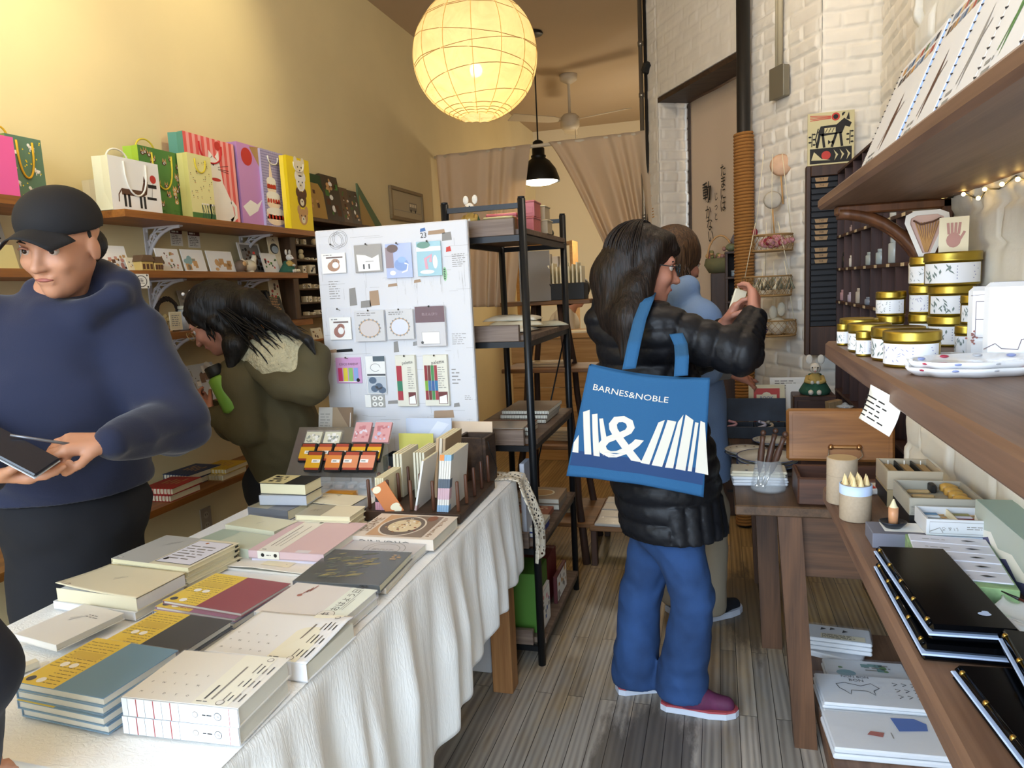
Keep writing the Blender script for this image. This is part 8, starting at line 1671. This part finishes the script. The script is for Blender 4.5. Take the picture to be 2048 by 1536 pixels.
plum=mt('plum_mesh_shoe','5a2444',.7,var=(20,.3));sol=mt('shoe_sole_white','c9cdd8',.5)
h0=az(1322,1412,0);t0=az(1478,1432,0);shoe(R1,(h0.x,h0.y,0),(t0.x,t0.y,0),plum,sol);h1=az(1234,1384,0);shoe(R1,(h1.x,h1.y,0),(h1.x+.215,h1.y+.10,0),plum,sol)
m=M();m.box(-.022,.022,-.004,.004,-.035,.035,crm,.002);m.rect(-.0,.01,0,.01,red,.036);q=(j['wr'][0]+j['wr'][1])/2+V3(.0,.03,.05);one(m,'small_packet','small cream packet held up in both hands of the tote carrier','packet',J(1476,600,2.50),(.1,.3,.5))
tb=mt('tote_blue','255a86',.85,bump=(400,.25));tdk=mt('tote_navy','24406c',.85);twh=mt('tote_print_white','d9d3c6',.7);YB=2.065
A0,A1,A2=J(1180,729,YB),J(1420,757,YB),J(1158,945,YB);ex=un(A1-A0);ey=un((A0-A2)-ex*np.dot(A0-A2,ex));nz=np.cross(ex,ey);Wt,Ht=np.linalg.norm(A1-A0),np.dot(A0-A2,ey)+.01
B0=A2-ex*np.dot(A2-A0,ex)*0;TM=Matrix([[ex[i],ey[i],nz[i],(A0-ey*Ht)[i]]for i in range(3)]+[[0,0,0,1]]);t=thing('tote_bag','blue cotton tote bag with white printed books hanging on a shoulder','bag');t.matrix_world=TM
def bulge(x,y):a=x/Wt;q=y/Ht;return .028*math.sin(PI*min(1,max(0,a)))*(1-.75*q)+.004*vs1(x*16,y*6,4)*2
sk_=lambda x,y:x-.035*(1-y/Ht)*(1-1.7*x/Wt)-.012*(y/Ht)*0
m=M();fn=lambda x,y:(sk_(x,y),y-.012*math.sin(PI*x/Wt)*(1 if y>Ht*.5 else-1.3)*abs(y/Ht-.5)*2,bulge(x,y)+.018)
m.grid(lambda u,v:fn(u*Wt,v*Ht),40,34,tb,.002);m.grid(lambda u,v:(fn((1-u)*Wt,v*Ht)[0],fn((1-u)*Wt,v*Ht)[1],-bulge((1-u)*Wt,v*Ht)*.7-.018),20,20,tb,.002)
for y in(0,):m.grid(lambda u,v:(fn(u*Wt,y)[0],fn(u*Wt,y)[1]-.001,fn(u*Wt,y)[2]*(1-v)-.022*v),30,4,tb)
for x in(0,Wt):m.grid(lambda u,v:(fn(x,u*Ht)[0],fn(x,u*Ht)[1],.019*(1-v)-.019*v),20,4,tb)
m.build('bag_body',t);m=M()
def proj2(q,e=.0012):
 q.v=[Vector((lambda g:(g[0],g[1],g[2]+e+p.z))(fn(p.x,p.y)))for p in q.v]
TI=TM.inverted();ok_=lambda px,py:(TI@apl(px,py,A0,Vector(nz)))
q=M()
def gridrect(x0,x1,y0,y1,mat,sk=0):q.grid(lambda u,v:(x0+(x1-x0)*u+sk*v,y0+(y1-y0)*v,0),40,24,mat)
gridrect(.004,Wt-.004,.035,Ht*.24,tdk)
q.text('BARNES&NOBLE',.026,twh,Wt*.38,Ht*.815,.0004,-.03,.0025,1.12);c_=ok_(1251,876);q.text('&',.2,twh,c_.x,c_.y,.0008,-.04,.006,1.0)
for bx in(((1165,903),(1166,884),(1174,868),(1176,905)),((1178,822),(1190,817),(1199,909),(1187,908)),((1195,826),(1205,824),(1214,913),(1203,911)),((1209,834),(1216,833),(1226,880),(1220,912)),((1285,925),(1318,839),(1330,834),(1300,928)),((1304,929),(1335,834),(1351,838),(1322,932)),((1327,933),(1354,839),(1365,824),(1341,934)),((1345,935),(1369,824),(1383,836),(1362,938)),((1366,938),(1386,840),(1392,842),(1373,939)),((1379,940),(1396,838),(1404,842),(1402,944))):
 c4=[ok_(*p_)for p_ in bx];q.grid(lambda u,v:c4[0].lerp(c4[1],v).lerp(c4[3].lerp(c4[2],v),u).to_2d().to_3d()+Vector((0,0,.0006)),3,6,twh)
proj2(q);q.build('white_print',t)
iv=TM.inverted();loc=lambda p:iv@Vector(p)
for nm,pts in(('strap',[J(1258,738,YB-.02),J(1268,690,YB-.01),J(1280,640,2.14),J(1296,598,2.22),J(1300,588,2.30)]),('strap',[J(1362,752,YB-.02),J(1364,715,YB-.01),J(1362,690,2.13),J(1352,668,2.16)])):
 m=M();P2=[loc(p)for p in pts];m.grid(lambda u,v:(lambda k,a:P2[k].lerp(P2[min(k+1,len(P2)-1)],a)+Vector((.019*(v*2-1),.004*(v*2-1),.0)))(min(int(u*(len(P2)-1)),len(P2)-2),u*(len(P2)-1)-min(int(u*(len(P2)-1)),len(P2)-2)),24,3,tb,.003);m.build(nm,t)
fw=un((.22,-.92,-.26));j=dict(head=J(122,488,1.47),fwd=fw,up=(.1,-.15,1),neck=J(120,600,1.52),chest=J(130,730,1.54),hips=J(150,1010,1.54),sh=[J(258,672,1.62),J(-30,660,1.42)],el=[J(352,842,1.56),J(-110,850,1.30)],wr=[J(222,885,1.28),J(-22,945,1.12)],kn=[V3(-1.76,1.62,.5),V3(-1.74,1.40,.5)],an=[V3(-1.78,1.66,.09),V3(-1.77,1.38,.09)],toe=[V3(-1.62,1.60,.03),V3(-1.62,1.30,.03)])
hd_=[(j['wr'][0],un(J(160,888,1.24)-j['wr'][0]),un((-.2,.3,-.9)),un((.5,-.75,.2)),(.5,.55,.6,.6),1.02),(j['wr'][1],un(J(60,950,1.16)-j['wr'][1]),un((.1,.1,.95)),un((.4,-.9,.0)),(.3,.35,.4,.45),1.02)]
R2,P,f,r,u=skinbody('person in navy hoodie and black cap behind the book table',j,skin,.0065,1.04,hd_);face_bits(R2,P,f,r,u)
Rm=np.stack([f,r,u],1);b=Body();b.ell(P(-.014,0,.055),V3(.113,.094,.088),Rm,.02);o=cloth(R2,'cap',b,mt('black_cap','1a191b',.85),.006,None,lambda X,Y,Z:.035-((X-j['head'][0])*u[0]+(Y-j['head'][1])*u[1]+(Z-j['head'][2])*u[2]))
m=M();m.grid(lambda a,q:P(.066+.092*q*math.cos((a-.5)*1.5),(a-.5)*.165*(1-.25*q),.058-.012*q-.035*(a-.5)**2*4),14,6,mt('black_cap','1a191b',.85),.003);world_parts(R2,[('cap_brim',m)])
b=Body();b.ell(P(-.05,0,-.01),V3(.062,.083,.06),Rm,.02);[b.cap(P(.0,q*.072,.03),P(-.004,q*.073,-.0),.009,k=.02)for q in(-1,1)];cloth(R2,'hair',b,hk,.006,strands)
b=Body();b.chain([J(130,700,1.54),J(135,820,1.53),J(148,955,1.54)],[.185,.2,.205],.07);b.cap(j['sh'][0]-V3(0,0,.03),j['sh'][1]-V3(0,0,.03),.095,k=.07);b.chain([j['sh'][0],j['el'][0]],[.095,.088],.05);b.chain([j['el'][0],j['wr'][0]],[.084,.048],.04);b.chain([j['sh'][1],j['el'][1],j['wr'][1]],[.095,.085,.05],.05)
b.chain([P(-.075,-.085,-.12),P(-.11,0,-.12),P(-.075,.085,-.12)],[.045,.055,.045],.05);b.chain([P(-.02,-.105,-.135),P(.055,-.05,-.165),P(.06,.05,-.165),P(-.02,.105,-.135)],[.034,.026,.026,.034],.03)
hz=J(150,1022,1.35)[2]
cloth(R2,'hoodie',b,navyf,.008,lambda X,Y,Z:folds(.018,5,7)(X,Y,Z)+.016*np.abs(vn(X*9+Z*7,Y*9,Z*9+3))+.004*np.sin((X+Z*1.6)*32+vn(X*6,Y*6,Z*6)*8)*(Z<1.12),lambda X,Y,Z:hz-Z)
m=M();m.ball(P(.085,.045,-.185),.008,mt('metal_eyelet','b5b5b8',.25,.9),10,6);world_parts(R2,[('eyelet',m)])
def trousers(R_,j,mat,r0=.13,r1=.085,r2=.07,h=.01):
 b=Body()
 for k in(0,1):b.chain([j['hips']+(j['kn'][k]-j['hips'])*.1*V3(1,1,1),j['kn'][k],j['an'][k]-V3(0,0,.02)],[r0,r1,r2],.04)
 b.ell(j['hips'],V3(r0*1.15,r0*1.15,.14),None,.05);cloth(R_,'trousers',b,mat,h,folds(.014,8,8),lambda X,Y,Z:.04-Z)
trousers(R2,j,blkp,.165,.1,.08)
for k in(0,1):a=j['an'][k];shoe(R2,(a[0]-.05,a[1]+.03,0),(a[0]+.19,a[1]-.09,0),blkp,sol)
C_=J(35,925,1.12);m=M();m.box(-.075,.075,-.035,.035,-.004,.004,mt('tablet_dark','2a2a30',.25),.003);m.box(-.076,.076,-.036,.036,-.0065,-.0042,mt('tablet_edge','c9ccd2',.4),.001);one(m,'tablet','thin dark tablet with pale edge held in an open hand','tablet',C_+V3(0,0,.025),(.35,.55,.25))
m=M();a,q=J(150,890,1.22),J(20,870,1.13);m.tube([a-a,(q-a)*.5,q-a],[.0035,.0035,.0025],mt('pen_grey','77777c',.3,.5),8);m.tube([(a-q)*.18,(q-a)*.02],.006,blk,8);one(m,'long_pen','long grey pen pinched in the hand of the person in the hoodie','pen',a)
lf=V3(-.96,-.28,0);dn=V3(0,0,-1);fw=un(lf*.84+dn*.54);up=un(lf*.42+V3(0,0,.9))
j=dict(head=J(432,640,2.27),fwd=fw,up=up,neck=J(500,705,2.34),chest=J(530,770,2.36),hips=J(562,965,2.44),sh=[J(478,762,2.22),J(505,745,2.48)],el=[J(492,858,2.20),J(470,850,2.46)],wr=[J(428,832,2.16),J(425,820,2.34)],kn=[V3(-1.70,2.42,.48),V3(-1.66,2.58,.48)],an=[V3(-1.68,2.44,.09),V3(-1.63,2.6,.09)],toe=[V3(-1.82,2.40,.03),V3(-1.77,2.56,.03)])
hd_=[(j['wr'][0],un(lf*.7+V3(0,.3,.5)),un((.0,.8,.4)),un((0,-.3,1)),(.5,.5,.55,.55),.9),(j['wr'][1],un(lf*.8+V3(0,0,.4)),un((0,-.8,.3)),V3(0,0,1),(.5,.5,.5,.5),.9)]
R3,P,f,r,u=skinbody('person in olive parka with fleece hood bending toward the left shelves',j,skin2,.0062,.96,hd_);face_bits(R3,P,f,r,u,.96);glasses(R3,P,'a8895a',.96);Rm=np.stack([f,r,u],1)
b=Body();b.ell(P(-.025,0,.045),V3(.112,.09,.1),Rm,.03);b.ell(P(-.06,0,-.02),V3(.08,.085,.1),Rm,.04);n1=J(560,640,2.27);n2=J(625,690,2.25)
b.chain([P(-.09,0,.02),J(500,610,2.26),J(560,645,2.24),J(615,680,2.22),J(632,710,2.22)],[.07,.055,.03,.012,.005],.03)
for q in(-1,1):b.chain([P(.02,q*.07,.07),P(-.02,q*.082,-.02),P(-.045,q*.08,-.13),P(-.03,q*.07,-.22)],[.02,.02,.02,.008],.02);b.chain([P(.06,q*.058,.075),P(.035,q*.079,.03),P(.02,q*.08,-.07)],[.012,.009,.004],.015)
b.chain([P(-.05,.06,-.05),J(470,690,2.19),J(462,745,2.17)],[.045,.04,.012],.03)
cloth(R3,'hair',b,hk,.006,lambda X,Y,Z:strands(X,Y,Z)+.006*vn(X*24,Y*24,Z*18));bk3=un(J(620,700,2.22)-J(480,610,2.26));locks(R3,P,f,r,u,hk,[(a,2,un(bk3+V3(0,0,RN.uniform(-.5,.05))),RN.uniform(.2,.34))for a in np.linspace(1.9,4.4,90)]+[(a,2,V3(RN.uniform(-.05,.35),0,-1),RN.uniform(.08,.17))for a in list(np.linspace(1.45,1.9,8))+list(np.linspace(4.4,4.85,8))],.96,.014)
m=M();m.ball(P(.03,-.03,.145),.007,mt('pearl','d8d2cc',.2),10,8);m.ball(P(.02,.02,.15),.006,mt('pearl','d8d2cc',.2),10,8);world_parts(R3,[('hair_pin',m)])
b=Body();b.chain([J(535,760,2.36),J(560,860,2.39),J(572,950,2.43)],[.135,.15,.135],.06);b.cap(j['sh'][0],j['sh'][1],.08,k=.05);b.chain([j['sh'][0],j['el'][0]],[.076,.062],.04);b.chain([j['el'][0],j['wr'][0]],[.058,.042],.03);b.chain([j['sh'][1],j['el'][1],j['wr'][1]],[.08,.066,.044],.04)
hz=J(570,985,2.3)[2];cloth(R3,'parka',b,olive,.008,lambda X,Y,Z:folds(.014,9,9)(X,Y,Z)+.012*np.abs(vn(X*16+Z*8,Y*16,Z*10))+.004*vn(X*40,Y*40,Z*30),lambda X,Y,Z:hz-.3-Z)
b=Body();b.chain([J(505,735,2.22),J(565,770,2.22),J(620,775,2.25),J(626,715,2.28),J(604,690,2.38)],[.036,.05,.055,.05,.04],.05);cloth(R3,'hood',b,olive,.007,lambda X,Y,Z:folds(.012,9,9)(X,Y,Z)+.012*np.abs(vn(X*14+Z*9,Y*14,Z*12)))
b=Body();b.chain([J(505,715,2.25),J(560,722,2.27),J(600,735,2.29)],[.045,.085,.075],.05);b.ell(J(562,706,2.30),V3(.125,.10,.085),None,.05);cloth(R3,'hood_lining',b,fleece,.007,lambda X,Y,Z:.008*vn(X*60,Y*60,Z*60)+.006*vn(X*110,Y*110,Z*110))
trousers(R3,j,blkp,.12,.08,.07)
for k in(0,1):a=j['an'][k];shoe(R3,(a[0]+.06,a[1],0),(a[0]-.18,a[1]-.05,0),blkp,sol)
b0_=J(464,812,2.165);b1_=J(434,752,2.155);d=un(b1_-b0_);t=thing('water_bottle','green water bottle with black lid held under the olive sleeve','bottle',b0_);t.rotation_euler=Vector(d).to_track_quat('Z','Y').to_euler();L=np.linalg.norm(b1_-b0_)
m=M();m.cyl(.036,-.02,L,mt('bottle_green','6f9c3a',.4),24,b=.01);m.build('bottle_body',t);m=M();m.cyl(.03,L+.001,L+.04,blk,24,b=.004);m.cyl(.012,L+.0402,L+.042,wht,14);m.build('lid',t)
j=dict(head=J(1352,525,3.02),fwd=un((.75,.62,-.2)),up=(0,0,1),neck=J(1352,600,3.0),chest=J(1362,680,3.0),hips=J(1375,880,3.0),sh=[J(1400,640,2.9),J(1330,640,3.12)],el=[J(1412,735,2.84),J(1345,740,3.2)],wr=[J(1452,742,2.93),J(1380,760,3.28)],kn=[V3(-.05,2.98,.48),V3(-.17,3.05,.48)],an=[V3(-.05,2.98,.09),V3(-.17,3.05,.09)],toe=[V3(.09,3.08,.03),V3(-.03,3.16,.03)])
R4,P,f,r,u=skinbody('person with wavy brown hair in sky blue coat behind the puffer coat',j,skin2,.009,.98,[(j['wr'][0],un((.8,.2,-.35)),un((.1,.3,-.9)),un((0,.8,.3)),(.1,.3,.35,.3),.95)]);face_bits(R4,P,f,r,u,.98);Rm=np.stack([f,r,u],1)
b=Body();b.ell(P(-.02,0,.04),V3(.118,.1,.11),Rm,.03);b.ell(P(-.06,0,-.05),V3(.09,.1,.13),Rm,.04);cloth(R4,'hair',b,hl_,.007,lambda X,Y,Z:strands(X,Y,Z)+.012*vn(X*14,Y*14,Z*14));locks(R4,P,f,r,u,hl_,[(a,2,V3(0,0,-1),RN.uniform(.1,.2))for a in np.linspace(1.5,5.0,90)],.98,.016)
b=Body();b.chain([J(1362,680,3.0),J(1372,800,3.0),J(1378,960,3.0)],[.15,.15,.17],.05);b.cap(j['sh'][0],j['sh'][1],.075,k=.05);b.chain([j['sh'][0],j['el'][0]],[.078,.068],.04);b.chain([j['sh'][1],j['el'][1],j['wr'][1]],[.075,.06,.04],.04);b.chain([J(1375,575,2.93),J(1345,590,2.9),J(1330,590,2.98)],[.05,.05,.05],.04);cloth(R4,'wool_coat',b,bluew,.009,folds(.014,6,6),lambda X,Y,Z:.62-Z)
b=Body();b.chain([j['el'][0],j['wr'][0]],[.06,.036],.03);cloth(R4,'grey_sleeve',b,mt('grey_knit','8c8c8a',.9),.008,folds(.01,9,9));trousers(R4,j,mt('cream_trousers','a89c88',.9),.11,.085,.08)
for k in(0,1):a=j['an'][k];shoe(R4,(a[0]-.05,a[1]-.04,0),(a[0]+.14,a[1]+.12,0),blkp,sol)
j=dict(head=J(1156,585,6.55),fwd=un((.9,-.1,-.42)),up=(.2,0,1),neck=J(1140,612,6.55),chest=J(1128,650,6.55),hips=J(1120,735,6.55),sh=[J(1128,632,6.4),J(1130,632,6.7)],el=[J(1138,680,6.36),J(1138,680,6.74)],wr=[J(1165,672,6.38),J(1165,672,6.7)],kn=[V3(-1.32,6.5,.48),V3(-1.32,6.65,.48)],an=[V3(-1.32,6.5,.09),V3(-1.32,6.65,.09)],toe=[V3(-1.18,6.5,.03),V3(-1.18,6.65,.03)])
R5,P,f,r,u=skinbody('person in white shirt with black bob behind the pine counter',j,skin,.011,1,[(j['wr'][k],un((.8,0,-.5)),V3(0,0,-1),V3(0,(1,-1)[k],0),(.4,.4,.4,.4),1)for k in(0,1)]);face_bits(R5,P,f,r,u);Rm=np.stack([f,r,u],1)
b=Body();b.ell(P(-.02,0,.04),V3(.118,.1,.11),Rm,.03);b.ell(P(-.05,0,-.06),V3(.09,.1,.13),Rm,.04);b.chain([P(-.03,-.08,-.08),P(.0,-.075,-.2)],[.05,.03],.04);cloth(R5,'hair',b,hk,.008,strands)
b=Body();b.chain([j['chest'],j['hips']],[.15,.15],.05);b.cap(j['sh'][0],j['sh'][1],.075,k=.05);[b.chain([j['sh'][k],j['el'][k],j['wr'][k]],[.075,.06,.045],.04)for k in(0,1)];cloth(R5,'white_shirt',b,mt('white_shirt_cloth','d2c8b4',.9),.011,folds(.014,6,6));trousers(R5,j,blkp,.12,.08,.07,.014)
j=dict(head=V3(-1.04,.36,1.60),fwd=un((.5,.8,-.2)),up=(0,0,1),neck=V3(-1.04,.35,1.44),chest=V3(-1.04,.35,1.25),hips=V3(-1.06,.35,.92),sh=[V3(-.87,.42,1.34),V3(-1.2,.25,1.34)],el=[J(-112,1350,.54),V3(-1.29,.2,1.06)],wr=[J(-100,1560,.6),V3(-1.22,.38,.9)],kn=[V3(-.98,.36,.48),V3(-1.14,.34,.48)],an=[V3(-.98,.34,.09),V3(-1.14,.32,.09)],toe=[V3(-.92,.48,.03),V3(-1.08,.46,.03)])
R6,P,f,r,u=skinbody('person in dark coat cut off at the lower left frame edge',j,skin,.011,1,[(j['wr'][0],un((-.6,.6,-.2)),V3(0,0,-1),V3(0,1,0),(.4,.4,.4,.4),1)]);b=Body();b.ell(P(-.02,0,.04),V3(.115,.1,.11),Rm,.03);cloth(R6,'hair',b,hk,.01,strands)
b=Body();b.chain([V3(-1.04,.35,1.3),V3(-1.06,.35,.85)],[.14,.15],.05);b.cap(j['sh'][0],j['sh'][1],.085,k=.06);b.cap(j['neck'],j['chest'],.08,.12,.05);b.chain([j['sh'][0],j['el'][0],j['wr'][0]],[.075,.068,.05],.04);b.chain([j['sh'][1],j['el'][1],j['wr'][1]],[.075,.065,.05],.04);cloth(R6,'dark_coat',b,darkc,.009,folds(.014,6,6),lambda X,Y,Z:.72-Z);trousers(R6,j,blkp,.12,.08,.07,.014)
for k in(0,1):a=j['an'][k];shoe(R6,(a[0]-.03,a[1]-.05,0),(a[0]+.09,a[1]+.18,0),blkp,sol)
for k in(0,1):pass
bpy.context.view_layer.update()
